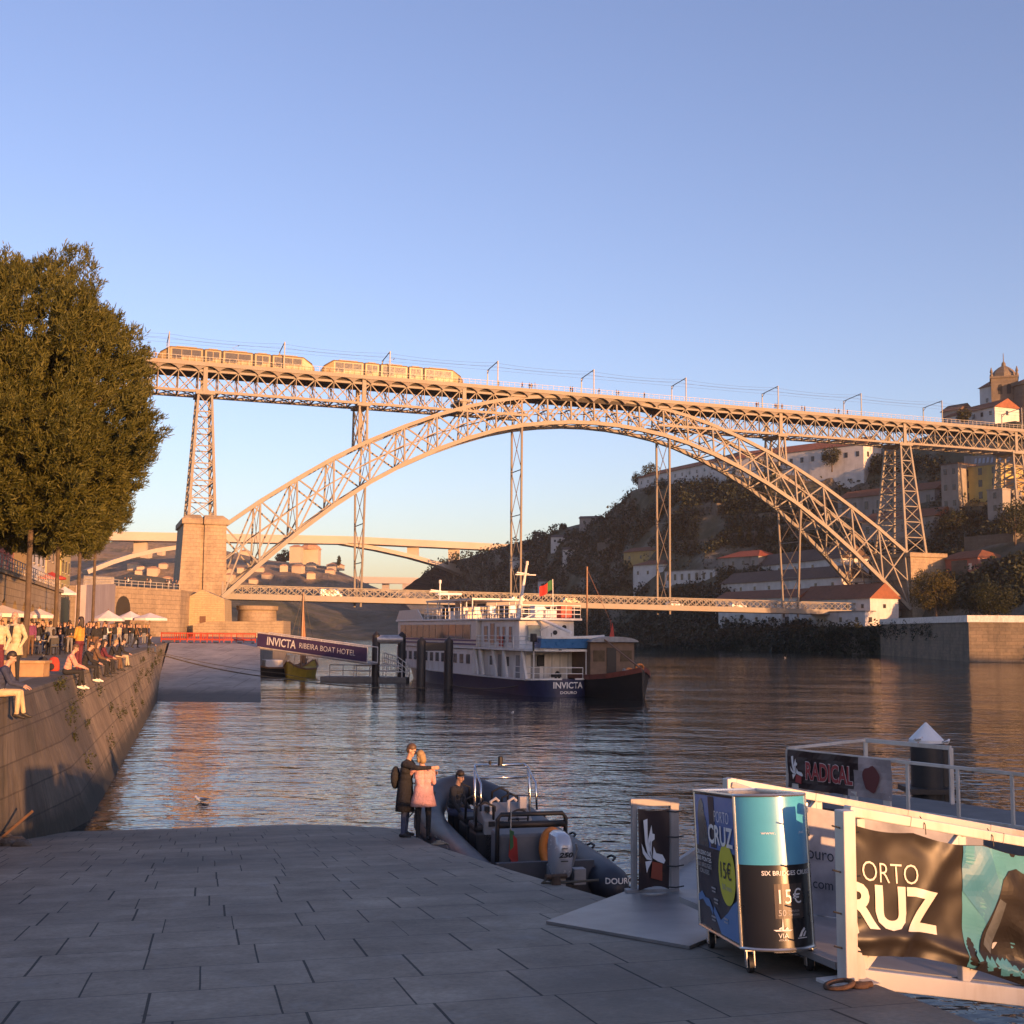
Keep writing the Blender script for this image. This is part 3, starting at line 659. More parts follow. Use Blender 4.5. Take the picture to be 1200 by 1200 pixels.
for a,b_ in zip(pl,pl[1:]): cseg(m,a,b_,YB(a[0]),YB(b_[0]),2.6,10)
m.build('arch',CB,cbt,world=True)
for x,y0,y1 in ((484,633,652),(532,637,668),(165,627,648),(583,640,692)):
    p=at(x,y0,YB(x));q=at(x,y1,YB(x)); m=MB(); m.beam(p,q,3,8,(1,0,0)); m.build('column',CB,cbt,world=True)
RB=M('rail_bridge_concrete',(.30,.26,.25),.8); rbt=thing('railway_bridge','low grey concrete bridge on columns, farthest away under the arch','bridge',at(490,684,1350))
m=MB(); p=at(380,679,1300);q=at(560,682,1400); m.beam(p,q,12,7); m.build('deck',RB,rbt,world=True)
for x in (428,452,476,503,528): p=at(x,680,1350);q=at(x,698,1350); m=MB(); m.beam(p,q,5,8,(1,0,0)); m.build('column',RB,rbt,world=True)
# ============================================================= river craft and moorings
WHITE=M('boat_white',(.74,.71,.67),.45,var=.06,scale=1.5,dirt=(.5,.42,.34)); NAVY=M('hull_navy',(.018,.026,.075),.35,var=.2); GLASS=M('ship_glass',(.10,.10,.10),.08,var=.2,spec=.8)
PURP=M('stripe_purple',(.10,.05,.14),.5); CREAM=M('cabin_cream',(.70,.60,.52),.5,var=.08); REDP=M('red_paint',(.5,.05,.03),.5); ORG=M('lifebuoy_orange',(.75,.20,.04),.5); BLK=M('black_rubber',(.015,.015,.016),.6); GREY=M('grey_paint',(.25,.25,.25),.5); BLUEB=M('boat_blue',(.02,.17,.38),.3)
LETW=M('lettering_white',(.8,.78,.74),.5,var=.03); ROPE=M('rope_fibre',(.10,.085,.065),.9); CHROME=M('chrome',(.6,.6,.6),.2,1.); WOODB=M('varnish_wood',(.22,.10,.05),.45,var=.3,scale=4,stretch=(1,1,4)); BROWN=M('barge_brown',(.17,.095,.06),.55,var=.2); DARKH=M('hull_black',(.02,.018,.018),.4)
BD=V((-.381,.924,0)).normalized(); SRZ=math.atan2(BD.y,BD.x)
ship=thing('river_cruise_boat','long white river cruise boat with navy hull lettered INVICTA at its stern','ship',(3.7,86,0),SRZ)
def hullsec(hp,zb,zs):
    """closed hull from plan list (x,halfbreadth,zsheer,flare)"""
    m=MB(); ring=[]
    L=[(x,h,z,f) for x,h,z,f in hp]
    vs=[];fs=[]
    for x,h,z,f in L:
        vs+=[(x,h*f,zb),(x,h*(f+1)/2,(zb+z)/2),(x,h,z),(x,-h,z),(x,-h*(f+1)/2,(zb+z)/2),(x,-h*f,zb)]
    for i in range(len(L)-1):
        for j in range(5): fs.append((i*6+j,i*6+j+1,(i+1)*6+j+1,(i+1)*6+j))
        fs.append((i*6+5,i*6,(i+1)*6,(i+1)*6+5))
    fs+=[(0,1,2,3,4,5),tuple((len(L)-1)*6+j for j in (5,4,3,2,1,0))]
    m.add(vs,fs); return m
hp=[(-1.15,.5,1.25,.7),(-1.0,1.2,1.25,.75),(-.6,1.9,1.23,.8),(0,2.35,1.2,.85),(1,2.58,1.17,.92),(3,2.6,1.15,.96),(10,2.6,1.12,.97),(22,2.6,1.15,.95),(28,2.3,1.3,.85),(32,1.4,1.5,.6),(34.5,.25,1.8,.3)]
h=hullsec(hp,-.4,1).build('hull',NAVY,ship,smooth='a')
m=MB(); 
for a,b_ in zip(hp,hp[1:]):
    for sg in (1,-1): m.beam((a[0],sg*(a[1]+.02),a[2]),(b_[0],sg*(b_[1]+.02),b_[2]),.1,.12)
m.build('rubbing_strake',WHITE,h)
def sternx(y,z=.8): return float(np.interp(abs(y),[.5,1.2,1.9,2.35,2.58],[-1.15,-1.0,-.6,0,1]))+.03*(1-z/1.2)-.03
for s_,z,hh,ww in (('INVICTA',.82,.46,2.3),('DOURO',.30,.2,1.3)):
    text(s_,LETW,h,(0,0,0),(0,-1,0),(0,0,1),w=ww,h=hh,bold=.02,bend=lambda a,b,z=z:(sternx(-a,z+b)-.035,-a,z+b))
m=MB(); m.box((22,0,2.15),(21,5.1,2.0)); m.box((15.2,0,2.15),(8,5.0,2.0)); lw=m.build('lower_saloon',WHITE,ship,bev=.05)
for x in [8.6+1.55*k for k in range(13)]:
    m=MB(); m.box((x+4,2.56,2.35),(.8,.06,.75)); m.build('window',GLASS,lw)
m=MB(); m.box((12.5,0,2.1),(4.5,4.6,1.95)); m.box((6.0,0,2.15),(8.5,4.2,2.0)); ah=m.build('aft_house',WHITE,ship,bev=.04)
for x,w_ in ((3.2,.7),(5.2,.5),(6.8,.7),(8.6,.5)): m=MB(); m.box((x,2.11,2.0 if w_>.6 else 2.35),(w_,.06,1.7 if w_>.6 else .7)); m.build('side_door' if w_>.6 else 'window',GREY if w_>.6 else GLASS,ah)
m=MB(); 
for y in (-1.3,-.65,0,.65): m.box((1.73,y,2.1),(.04,.03,1.8))
m.box((1.72,1.35,2.05),(.05,.7,1.75)); m.build('panel_seam',GREY,ah)
m=MB(); m.box((1.70,.95,2.5),(.3,.55,.8)); m.build('locker',BLK,ah,bev=.03)
m=MB(); m.prism([(-.9,-1.6),(-.5,-2.3),(0.2,-2.62),(34,-2.62),(34,2.62),(.2,2.62),(-.5,2.3),(-.9,1.6)] if False else [(-.8,-1.7),(-.3,-2.4),(.6,-2.68),(30,-2.68),(33,-1.3),(33,1.3),(30,2.68),(.6,2.68),(-.3,2.4),(-.8,1.7)],3.2,3.36); m.build('middle_deck',WHITE,ship)
for x in (.6,4.2,6.4,9.2,10.4):
    for y in (1,-1): m=MB(); m.beam((x+.9,2.5*y,3.2),(x,2.55*y,1.15),.28,.16,(0,1,0)); m.build('deck_brace',WHITE,ship)
m=MB()
m.tube([(-.7,-1.6,1.2),(-.7,-1.6,3.2)],.05,6); m.build('deck_post',WHITE,ship); m=MB(); m.tube([(-.2,2.3,1.2),(-.2,2.3,3.2)],.04,6); m.build('deck_post',WHITE,ship)
m=MB(); m.box((6.6,0,4.4),(7.8,4.5,2.1)); m.lathe([(2.25,3.35),(2.25,5.45)],(3.2,0,0),12,a0=math.pi/2,a1=3*math.pi/2,sx=.35); up=m.build('aft_cabin',WHITE,ship,bev=.06)
for x,w_,hh in ((4.3,.5,1.1),(5.6,.45,1.1),(6.8,.45,1.1),(8.0,.8,1.6),(9.4,.7,1.2)): 
    m=MB(); m.box((x,2.26,4.4),(w_,.06,hh)); wd=m.build('window',GLASS,up); m=MB(); m.tube([(x-w_/2,2.28,4.4-hh/2),(x+w_/2,2.28,4.4-hh/2),(x+w_/2,2.28,4.4+hh/2),(x-w_/2,2.28,4.4+hh/2)],.03,4,closed=True); m.build('frame',GREY,wd)
m=MB(); m.box((2.46,1.15,4.5),(.1,.95,1.05)); wd=m.build('window',M('blind_green',(.30,.33,.27),.5),up); m=MB(); m.tube([(2.39,1.65,3.95),(2.39,.65,3.95),(2.39,.65,5.05),(2.39,1.65,5.05)],.04,4,closed=True); m.build('frame',GREY,wd)
for y,z in ((-.55,4.55),(-1.35,4.95)): m=MB(); m.lathe([(.17,0),(.17,.1),(.0,.1)],(0,0,0),14); m.v=[(2.46+ (0 if y>-1 else .12)-v[2],y+v[0],z+v[1]) for v in m.v]; m.build('porthole',BLK,up)
m=MB(); m.box((21.4,0,4.4),(21.4,5.2,2.1)); fc=m.build('forward_saloon',CREAM,ship,bev=.08)
for k in range(11):
    x=12.0+1.75*k; m=MB(); m.box((x+.8,2.61,4.55),(1.6,.06,1.15)); m.build('window',M('saloon_glass',(.16,.12,.09),.06,spec=1.),fc)
m=MB()
for z in (3.55,3.85): m.box((21.4,2.615,z),(21.3,.04,.13))
m.build('purple_stripe',PURP,fc)
m=MB(); m.box((6.4,0,5.53),(9.2,5.0,.16)); m.box((21.6,0,5.53),(22,5.36,.16)); m.build('sun_deck',WHITE,ship,bev=.03)
m=MB(); m.slab([(24,2.66,5.45),(32.6,2.66,5.45),(31.5,2.66,6.5),(26,2.66,6.55)],(0,-.12,0)); m.slab([(24,-2.66,5.45),(32.6,-2.66,5.45),(31.5,-2.66,6.5),(26,-2.66,6.55)],(0,.12,0)); m.build('bulwark',CREAM,ship)
def rail(m,pts,h,n,r=.028,mid=2,nst=None):
    pts=[V(p) for p in pts]
    for k in range(1,mid+2): m.tube([p+V((0,0,h*k/(mid+1))) for p in pts],r,5)
    for a,b_ in zip(pts,pts[1:]):
        c=max(1,int((b_-a).length/n))
        for i in range(c+1): p=a.lerp(b_,i/c); m.tube([p,p+V((0,0,h))],r,5)
m=MB(); rail(m,[(24,2.55,5.6),(1.9,2.4,5.6),(1.9,-2.4,5.6),(24,-2.55,5.6)],.95,1.1); rail(m,[(11.5,2.55,3.36),(.6,2.55,3.36),(-.6,1.7,3.36)],.9,1.2); rail(m,[(3,2.5,1.2),(0,2.3,1.2),(-.9,1.3,1.2),(-1.0,-1.2,1.2)],.85,1.1,mid=1); m.build('deck_rail',WHITE,ship)
m=MB(); m.prism([(12.5,-2.3),(24.5,-2.3),(25.2,0),(24.5,2.3),(12.5,2.3)],7.15,7.3); aw=m.build('awning',CREAM,ship)
for x in (12.7,14.1,15.5,18.5,21.5,24.3):
    for y in (-2.2,2.2): m=MB(); m.tube([(x,y,5.6),(x,y,7.15)],.05,6); m.build('awning_post',WHITE,aw)
m=MB(); m.box((19,0,6.35),(2.6,2.0,1.5)); wh=m.build('wheelhouse',CREAM,ship,bev=.05); 
for y in (-.5,.5): m=MB(); m.box((17.69,y,6.6),(.05,.75,.7)); m.build('window',GLASS,wh)
m=MB(); m.box((19,1.01,6.6),(1.9,.05,.7)); m.build('window',GLASS,wh)
for k,(x,y) in enumerate([(14,1.2),(15.5,-1.2),(16.5,1.3),(22,1.2),(23,-1),(13.2,.3),(10,1.4),(9,-.5),(7.6,.6)]):
    m=MB(); m.box((x,y,6.0),(.5,.5,.06)); m.box((x+.24,y,6.35),(.05,.5,.6)); [m.box((x+a,y+b_,5.8),(.05,.05,.4)) for a in (-.2,.2) for b_ in (-.2,.2)]; tag(m.build('deck_chair',BLK if k%2 else WHITE),'plain deck chair on the top deck of the white cruise boat','chair','chairs on the cruise boat').matrix_world=Matrix.LocRotScale(ship.location,ship.rotation_euler,None)
for x,l_,ht in ((5.4,1,4.3),(21.5,0,3.4)):
    m=MB(); b0=V((x,1.2 if l_ else 2.0,5.6)); tp=b0+V((0,-.72 if l_ else 0,ht)); m.tube([b0,tp],[.16,.09] if l_ else [.08,.06],8); m.tube([tp+V((-.1,-.1,-.9)),tp+V((-.1,-.1,-.9))+V((0,1.0,.1))],.06,6); c=tp-V((0,-.12,.95)) ; m.tube([c-V((0,.85,0)),c+V((0,.85,0))],.05,6); m.lathe([(.12,0),(.12,.3)],tp-V((0,0,.2)),8); m.build('mast',WHITE,ship)
m=MB(); m.beam((23,1.8,7.9),(25,-1.2,8.0),.3,.2); m.tube([(24,.3,7.3),(24,.3,7.9)],.08); m.build('radar',WHITE,ship)
m=MB(); m.box((2.4,-1.3,6.1),(.8,.9,.9)); m.build('fuel_locker',REDP,ship,bev=.04); m=MB(); m.box((5.8,2.42,3.85),(.7,.1,.75)); m.build('lifebuoy_box',REDP,ship,bev=.03)
m=MB(); m.box((3.1,.6,6.1),(.9,.8,.9)); m.box((2.6,-.2,5.95),(.5,.9,.6)); m.tube([(2.4,1.9,5.6),(2.4,.2,6.3)],.06,6); m.build('deck_locker',WHITE,ship,bev=.03)
m=MB(); m.tube([(2.2,.9,5.6),(-.3,-.6,4.55)],.11,8); m.tube([(2.0,.9,4.7),(1.2,.5,5.0)],.04,6); m.build('davit',WHITE,ship)
m=MB(); m.lathe([(.42,-.1),(.42,.1)],(.2,.4,1.45),16); m.tube([(.1+.3*math.cos(a),.3,1.4+.3*math.sin(a)) for a in [k*.5 for k in range(13)]],.1,6); m.build('tyre_fender',BLK,ship)
# flag
fl=thing('flagpole','green and red flag drooping from a pole on the cruise boat','flag',(ship.matrix_world if False else ship.location)+Matrix.Rotation(SRZ,3,'Z')@V((2.0,-.2,5.6)),SRZ)
m=MB(); m.tube([(0,0,0),(-.1,.1,2.9)],.03,6); m.build('pole',WHITE,fl)
def flagmesh(x0,x1,ph):
    m=MB(); n=8; vs=[]
    for i in range(n+1):
        f=x0+(x1-x0)*i/n
        for j in range(5): g=j/4; vs.append((-.1+.08*math.sin(f*9+ph),.1+f*1.05,2.85-g*.75-f*.55+.05*math.sin(f*7)))
    m.add(vs,[(i*5+j,i*5+j+1,i*5+j+6,i*5+j+5) for i in range(n) for j in range(4)]); return m
flagmesh(0,.42,0).build('green_band',M('flag_green',(.02,.12,.04),.8),fl); flagmesh(.42,1,0).build('red_band',M('flag_red',(.45,.03,.02),.8),fl)
# speedboat hung across the stern
sbt=thing('speedboat','small blue and white motorboat hung across the stern of the cruise boat','boat',ship.location+Matrix.Rotation(SRZ,3,'Z')@V((-.35,2.1,3.42)),SRZ-math.pi/2)
q=[(0,.75,.72,.75),(1.2,.85,.72,.8),(3,.85,.74,.7),(4.3,.6,.8,.45),(5.1,.2,.86,.3),(5.3,.04,.88,.3)]
hb=hullsec(q,.02,1).build('hull',BLUEB,sbt,smooth='a'); 
m=MB(); 
for a,b_ in zip(q,q[1:]):
    for sg in (1,-1): m.beam((a[0],sg*a[1],a[2]+.04),(b_[0],sg*b_[1],b_[2]+.04),.1,.14)
m.prism([(x,y*.98) for x,y,_,_ in q]+[(x,-y*.98) for x,y,_,_ in q[::-1]],.70,.80); m.build('gunwale',WHITE,sbt)
m=MB(); m.slab([(0,-.5,-.05),(4.6,-.2,.1),(4.6,.2,.1),(0,.5,-.05)],(0,0,.16)); m.build('keel',WHITE,sbt)
m=MB(); m.box((-.3,0,.75),(.4,.35,.6)); m.box((-.3,0,.2),(.15,.1,.8)); m.build('outboard_motor',BLK,sbt,bev=.05)
m=MB(); m.tube([(1.5,.9,1.1),(1.5,.9,-.1),(1.5,-.9,-.1)],.03,5); m.tube([(3.6,.8,1.1),(3.6,.6,-.02),(3.6,-.6,-.02)],.03,5); m.build('sling',BLK,sbt)
# brown barge moored outside
bg_=thing('river_barge','brown wooden-cabined barge with dark hull moored beyond the cruise boat','boat',(8.9,82.4,0),SRZ)
q=[(-.6,.12,2.0,.2),(.3,.9,1.75,.45),(1.6,1.7,1.5,.7),(3.5,2.1,1.35,.85),(16,2.1,1.3,.9),(20,1.5,1.5,.7),(21.5,.2,1.8,.3)]
hb=hullsec(q,-.4,1).build('hull',DARKH,bg_,smooth='a'); m=MB()
for a,b_ in zip(q,q[1:]):
    for sg in (1,-1): m.beam((a[0],sg*a[1],a[2]+.06),(b_[0],sg*b_[1],b_[2]+.06),.14,.34)
m.build('gunwale',M('barge_red',(.20,.045,.03),.45),bg_); 
m=MB(); m.box((10.5,0,2.6),(13,3.6,2.6)); cb=m.build('cabin',BROWN,bg_,bev=.06); m=MB(); m.box((3.98,.1,2.5),(.06,.75,2.0)); m.build('doorway',DARKH,cb)
for y in (-1.1,1.1): m=MB(); m.box((3.98,y,2.9),(.05,.9,.8)); m.build('window',M('barge_glass',(.12,.08,.05),.15),cb)
m=MB(); n=10; vs=[(4-.4+13.6*i,1.95*math.sin(a),3.9+.4*math.cos(a)-.0) for i in (0,1) for a in [(-1+2*k/n)*1.57 for k in range(n+1)]]; m.add(vs,[(k,k+1,k+n+2,k+n+1) for k in range(n)]+[tuple(range(n+1)),tuple(range(2*n+1,n,-1))]); m.build('roof',GREY,bg_)
for y,z in ((-1.25,2.05),(-.4,1.75)): m=MB(); m.tube([(2.2,y+.3*math.cos(a),z+.3*math.sin(a)) for a in [k*math.pi/8 for k in range(16)]],.08,6,closed=True); m.build('lifebuoy',ORG,bg_,smooth=True)
m=MB(); m.tube([(3.9,.9,4.2),(-.5,-.05,2.0)],.06,6); m.build('bow_spar',WOODB,bg_); m=MB(); m.box((1.2,.3,1.75),(.5,.5,.5)); m.tube([(.9,-.5,1.5),(.9,-.5,2.1)],.1); m.tube([(.9,.7,1.5),(.9,.7,2.1)],.1); m.build('windlass',GREY,bg_)
m=MB(); m.tube([(7,.6,4.2),(7,.6,9.5)],.07,6); m.tube([(7,.6,9.3),(4.5,-.5,4.6)],.02,4); m.build('mast',WOODB,bg_); m=MB(); m.slab([(3.6,.2,5.3),(3.6,.45,4.3),(3.7,.0,4.2)],(.03,0,0)); m.tube([(3.7,.3,4.1),(3.7,.3,5.5)],.025,5); m.build('red_pennant',REDP,bg_)
# mooring piles
PILE=M('pile_black',(.02,.02,.022),.55,var=.3); GALV=M('galvanised',(.42,.42,.44),.4,.5)
def pile(mb,p,r,z1,n=14): mb.lathe([(r,-3),(r,z1-.35),(r*.95,z1-.3),(r*.12,z1)],(p.x,p.y,0),n)
def frame(l,pa,pb,Y,zt,drum):
    a=at(pa,745,Y);b_=at(pb,745,Y+ .8); r=V((0,0,0)); t=thing('mooring_piles',l,'mooring piles',((a.x+b_.x)/2,(a.y+b_.y)/2,0))
    for p in (a,b_): m=MB(); pile(m,p,.36,zt); m.build('pile',PILE,t,world=True,smooth='a')
    m=MB()
    if drum: m.tube([V((a.x,a.y,zt-.7)),V((b_.x,b_.y,zt-.7))],.4,14); m.build('drum',GALV,t,world=True,smooth='a')
    else: m.beam((a.x,a.y,zt-.75),(b_.x,b_.y,zt-.75),.4,.65); m.build('crossbeam',PILE,t,world=True,bev=.04)
frame('black pile pair with a black crossbeam, in front of the cruise boat',494,526,94,4.1,0); frame('black pile pair with a silver drum between, left of the cruise boat',441,471,106,4.5,1)
# pontoon with white rails
pt=thing('pontoon','low floating pontoon with white tubular rails, left of the cruise boat','pontoon',at(425,795,103)*1); pt.location.z=0
a=atz(375,799,0);b_=atz(476,800,0); m=MB(); d=(b_-a).normalized(); nrm=V((-d.y,d.x,0)); m.prism([(a.x,a.y),(b_.x,b_.y),((b_+nrm*2.6).x,(b_+nrm*2.6).y),((a+nrm*2.6).x,(a+nrm*2.6).y)],-.3,.45); m.build('float',M('pontoon_grey',(.16,.15,.14),.7),pt,world=True,bev=.04)
m=MB(); z=V((0,0,.45)); rail(m,[a+d*3.0+nrm*.1+z,b_-d*.4+nrm*.1+z],1.0,1.1,.045,1); rail(m,[a+d*.4+nrm*2.5+z,b_+nrm*2.5+z],1.0,1.1,.045,1); m.build('rail',WHITE,pt,world=True)
m=MB(); c=b_-d*2.2+nrm*.6+z
for o in (0,1.1):
    for hh in (.35,.8,1.25): m.tube([c+nrm*o+V((0,0,hh+.9)),c+nrm*o+d*1.4+V((0,0,hh+.5)),c+nrm*o+d*2.1+V((0,0,hh)),c+nrm*o+d*2.25+V((0,0,hh-.35))],.04,5)
    for f in (0,.35,.7,1.05,1.4,1.75,2.1): m.tube([c+nrm*o+d*f+V((0,0,.2+.5*(1-f/2.1))),c+nrm*o+d*f+V((0,0,1.25+.9*(1-f/2.1)))],.035,5)
m.build('stair_rail',WHITE,pt,world=True)
# gangway with the hotel sign
SIGN=M('sign_purple',(.06,.035,.10),.5,var=.06)
ga=at(302,749.5,112);gb=at(430,767.5,104); gw=thing('boat_gangway','sloping gangway behind a purple sign reading INVICTA RIBEIRA BOAT HOTEL','gangway',(ga.x,ga.y,ga.z-1))
d=(gb-ga).normalized(); nrm=d.cross(V((0,0,1))).normalized(); nrm=nrm if nrm.y<0 else -nrm; upv=V((0,0,1))
m=MB(); m.slab([ga-upv*.62,gb-upv*.62,gb+upv*.6,ga+upv*.6],nrm*.06); sg=m.build('sign_board',SIGN,gw,world=True)
r_=d; u_=(upv-d*upv.dot(d)).normalized(); inv=Matrix.LocRotScale(gw.location,gw.rotation_euler,None).inverted()
L=(gb-ga).length; O=ga+nrm*.075
text('INVICTA',LETW,sg,inv@(O+d*L*.235+u_*.02),d,u_,w=L*.275,h=.78,bold=.02); text('RIBEIRA BOAT HOTEL',LETW,sg,inv@(O+d*L*.655+u_*.02),d,u_,w=L*.5,h=.48,bold=-.005)
m=MB(); e_=-nrm*1.4; m.slab([ga-upv*.85+nrm*-.05,gb-upv*.85+nrm*-.05,gb-upv*.85+e_,ga-upv*.85+e_],(0,0,.12)); m.build('walkway',GREY,gw,world=True)
m=MB()
for o in (nrm*-.06,e_):
    m.tube([ga+o+upv*.66,gb+o+upv*.66],.05,6); m.tube([ga+o-upv*.7,gb+o-upv*.7],.07,6)
    for i in range(9): p=ga.lerp(gb,i/8)+o; m.tube([p-upv*.7,p+upv*.66],.04,5)
m.build('side_rail',WHITE,gw,world=True)
# wooden boats behind the gangway
def rabelo(l,px,py,Y,L,hullm,mast,rz):
    p=at(px,py,Y); t=thing('wooden_boat',l,'boat',(p.x,p.y,0),rz); q=[(-L/2,.1,1.5,.3),(-L*.4,.7,1.0,.6),(-L*.2,1.15,.75,.75),(L*.2,1.15,.75,.75),(L*.4,.7,1.0,.6),(L/2,.1,1.6,.3)]
    h=hullsec(q,-.3,1).build('hull',hullm,t,smooth='a'); m=MB()
    for a,b_ in zip(q,q[1:]):
        for sg in (1,-1): m.beam((a[0],sg*a[1],a[2]+.04),(b_[0],sg*b_[1],b_[2]+.04),.1,.16)
    m.build('gunwale',WOODB,t)
    if mast: 
        m=MB(); m.tube([(0,0,.4),(.1,0,mast)],[.11,.06],6); m.build('mast',WOODB,t)
        m=MB(); m.tube([(.1,.1,mast-.2),(.5,.2,mast*.6),(.9,.3,mast*.3),(1.0,.3,1.3)],[.05,.2,.32,.15],8); m.build('furled_sail',M('sail_rust',(.32,.15,.08),.8),t)
        m=MB(); [m.tube([(.1,0,mast-.1),(x,y,.9)],.02,4) for x,y in ((-2.4,.6),(-2.4,-.6),(2.4,.6),(2.4,-.6))]; m.build('stay',ROPE,t)
    else: m=MB(); m.box((-.5,0,1.1),(1.8,1.3,.9)); m.build('cabin',WHITE,t,bev=.05)
rabelo('dark wooden boat moored under the left end of the purple sign',325,770,120,6.2,DARKH,0,.5); rabelo('yellow-hulled wooden boat with a mast and furled rust sail under the purple sign',353,772,117,5.0,M('hull_yellow',(.40,.26,.03),.5),8.3,1.2)
# ropes
def rope(l,pts,r=.03,sag=.6):
    m=MB(); pts=[V(p) for p in pts]; P=[]
    for a,b_ in zip(pts,pts[1:]):
        for i in range(12): f=i/12; P.append(a.lerp(b_,f)-V((0,0,sag*4*f*(1-f))))
    P.append(pts[-1]); m.tube(P,r,6); tag(m.build('mooring_rope',ROPE),l,'rope')
rope('dark mooring rope from the quay wall towards the black piles, the thicker one',[at(179,764,84),at(330,795,80),at(500,806,93)],.045,.25); rope('thin pale line hung above the thick mooring rope',[at(181,763,86),at(330,789,84),at(440,803,101)],.022,.2)
rope('slack stern rope of the cruise boat running to the black piles',[ship.location+Matrix.Rotation(SRZ,3,'Z')@V((-.6,1.9,1.2)),at(528,803,94.5)],.04,.45)
# gulls
GUL=M('gull_white',(.75,.74,.72),.7)
def gull(l,p,rz,g='gulls',sc=.8):
    t=thing('gull',l,'bird',p,rz,g); t.scale=(sc,)*3; m=MB(); m.tube([(-.22,0,.13),(-.1,0,.13),(.05,0,.14),(.14,0,.19),(.19,0,.25),(.24,0,.25)],[.02,.07,.085,.06,.045,.02],10); m.beam((-.2,0,.13),(-.34,0,.14),.07,.02); m.build('gull_body',GUL,t,smooth=True)
    m=MB(); m.beam((.24,0,.25),(.31,0,.235),.018); m.build('beak',ORG,t); m=MB(); m.beam((.0,.02,.06),(.0,.02,0),.012); m.beam((.0,-.02,.06),(0,-.02,0),.012); m.build('legs',ORG,t)
    m=MB(); [m.tube([(.08,s*.075,.17),(-.1,s*.08,.16),(-.28,s*.03,.15)],[.03,.045,.012],6) for s in (1,-1)]; m.build('folded_wings',GREY,t,smooth=True)
for i,(x,y) in enumerate([(868,762),(786,747),(920,771),(235,942),(600,838)]): p=atz(x,y,-.03 if i else -.03); gull('white gull floating on the river '+['far off by the right bank','beyond the cruise boat','towards the right stone quay','close to the left quay wall','just in front of the cruise boat stern'][i],p,i*1.3)
# ============================================================= buildings and trees
def plaster(name,c,d=(.25,.2,.16)): return M('plaster_'+name,c,.85,var=.12,scale=.5,dirt=d)
PW=plaster('white',(.54,.52,.50),(.38,.35,.32)); PO=plaster('ochre',(.42,.27,.10)); PR_=plaster('rose',(.42,.13,.09)); PY=plaster('yellow',(.45,.36,.14)); PG=plaster('grey',(.26,.24,.22),(.12,.11,.1)); PB=plaster('buff',(.45,.33,.20)); PRD=plaster('red',(.45,.10,.05))
def tilemat(name,c):
    m,t,b=nodes(name); sp=nd(t,'SeparateXYZ'); tc=nd(t,'TexCoord'); t.links.new(tc.outputs['Object'],sp.inputs[0])
    wv=math_(t,'SINE',math_(t,'MULTIPLY',sp.outputs['X'],18.)); n=noise(t,objco(t),.9,6,.7); n2=noise(t,objco(t),.15,3)
    r=ramp(t,math_(t,'ADD',math_(t,'MULTIPLY',n,.7),math_(t,'MULTIPLY',n2,.3)),[(.3,tuple(k*.5 for k in c)),(.7,c)]).outputs[0]; t.links.new(r,b.inputs['Base Color']); b.inputs['Roughness'].default_value=.85; bump(t,b,wv,.05); return m
TILE=tilemat('roof_tile',(.30,.10,.05)); TILED=tilemat('roof_tile_dark',(.14,.085,.065)); TILER=tilemat('roof_tile_red',(.42,.09,.045))
WIN=M('house_glass',(.03,.03,.035),.2); WINW=M('window_shutter',(.60,.57,.52),.6); SURR=M('window_stone',(.35,.30,.25),.8)
def bld(label,A,B,h,depth,wall,roof,kind='hip',rows=1,cols=4,ww=.9,wh=1.2,name='house',cat='house',rh=None,down=4,group=None,win=None,side=True,frames=False,cornice=False,z0=.0):
    A=V(A);B=V(B); L=(V((B.x,B.y,0))-V((A.x,A.y,0))).length; zb=min(A.z,B.z); t=thing(name,label,cat,((A.x+B.x)/2,(A.y+B.y)/2,zb),math.atan2(B.y-A.y,B.x-A.x),group)
    l=L/2; m=MB(); m.box((0,depth/2,(h-down)/2),(L,depth,h+down)); wl=m.build('wall',wall,t); rh=rh or min(L,depth)*.22; e=.5
    m=MB()
    P=[(-l-e,-e,h),(l+e,-e,h),(l+e,depth+e,h),(-l-e,depth+e,h)]
    if kind=='flat': m.box((0,depth/2,h+.15),(L+.3,depth+.3,.3))
    elif kind=='hip':
        k=min(depth/2,l)*.95; a=(-l-e+k,depth/2,h+rh);b=(l+e-k,depth/2,h+rh); m.add(P+[a,b],[(0,1,5,4),(2,3,4,5),(1,2,5),(3,0,4),(3,2,1,0)])
    else:
        a=(-l-e,depth/2,h+rh);b=(l+e,depth/2,h+rh); m.add(P+[a,b],[(0,1,5,4),(2,3,4,5),(1,2,5),(3,0,4),(3,2,1,0)])
    m.build('roof',roof,t)
    if cornice: m=MB(); m.box((0,depth/2,h-.25),(L+.5,depth+.5,.35)); m.build('cornice',SURR,t)
    W_=win or WIN; hh=(h-z0)/rows
    def wn(x,y,z,dx,dy):
        m=MB(); m.box((x,y,z),(ww if dx else .14,.14 if dx else ww,wh)); o=m.build('window',W_,wl)
        if frames: m=MB(); m.box((x,y-(.02 if dx else 0),z-wh/2-.08),(ww+.4 if dx else .3,.3 if dx else ww+.4,.16)); m.box((x,y,z+wh/2+.09),(ww+.3 if dx else .22,.22 if dx else ww+.3,.16)); m.build('frame',SURR,o)
    for r in range(rows):
        for c in range(cols): wn(-l+L*(c+.5)/cols,0,z0+hh*(r+.55),1,0)
        if side:
            n=max(1,int(depth/6))
            for c in range(n): wn(l,depth*(c+.5)/n,z0+hh*(r+.55),0,1); wn(-l,depth*(c+.5)/n,z0+hh*(r+.55),0,1)
    return t
def rise(px,py0,py1,Y): return (py0-py1)/F0*Y*1.0
def hb_(label,xl,yl,xr,yr,Yl,Yr,hpx,*a,**k):
    A=at(xl,yl,Yl);B=at(xr,yr,Yr); return bld(label,A,B,hpx*Yl/F0*1.01,*a,**k)
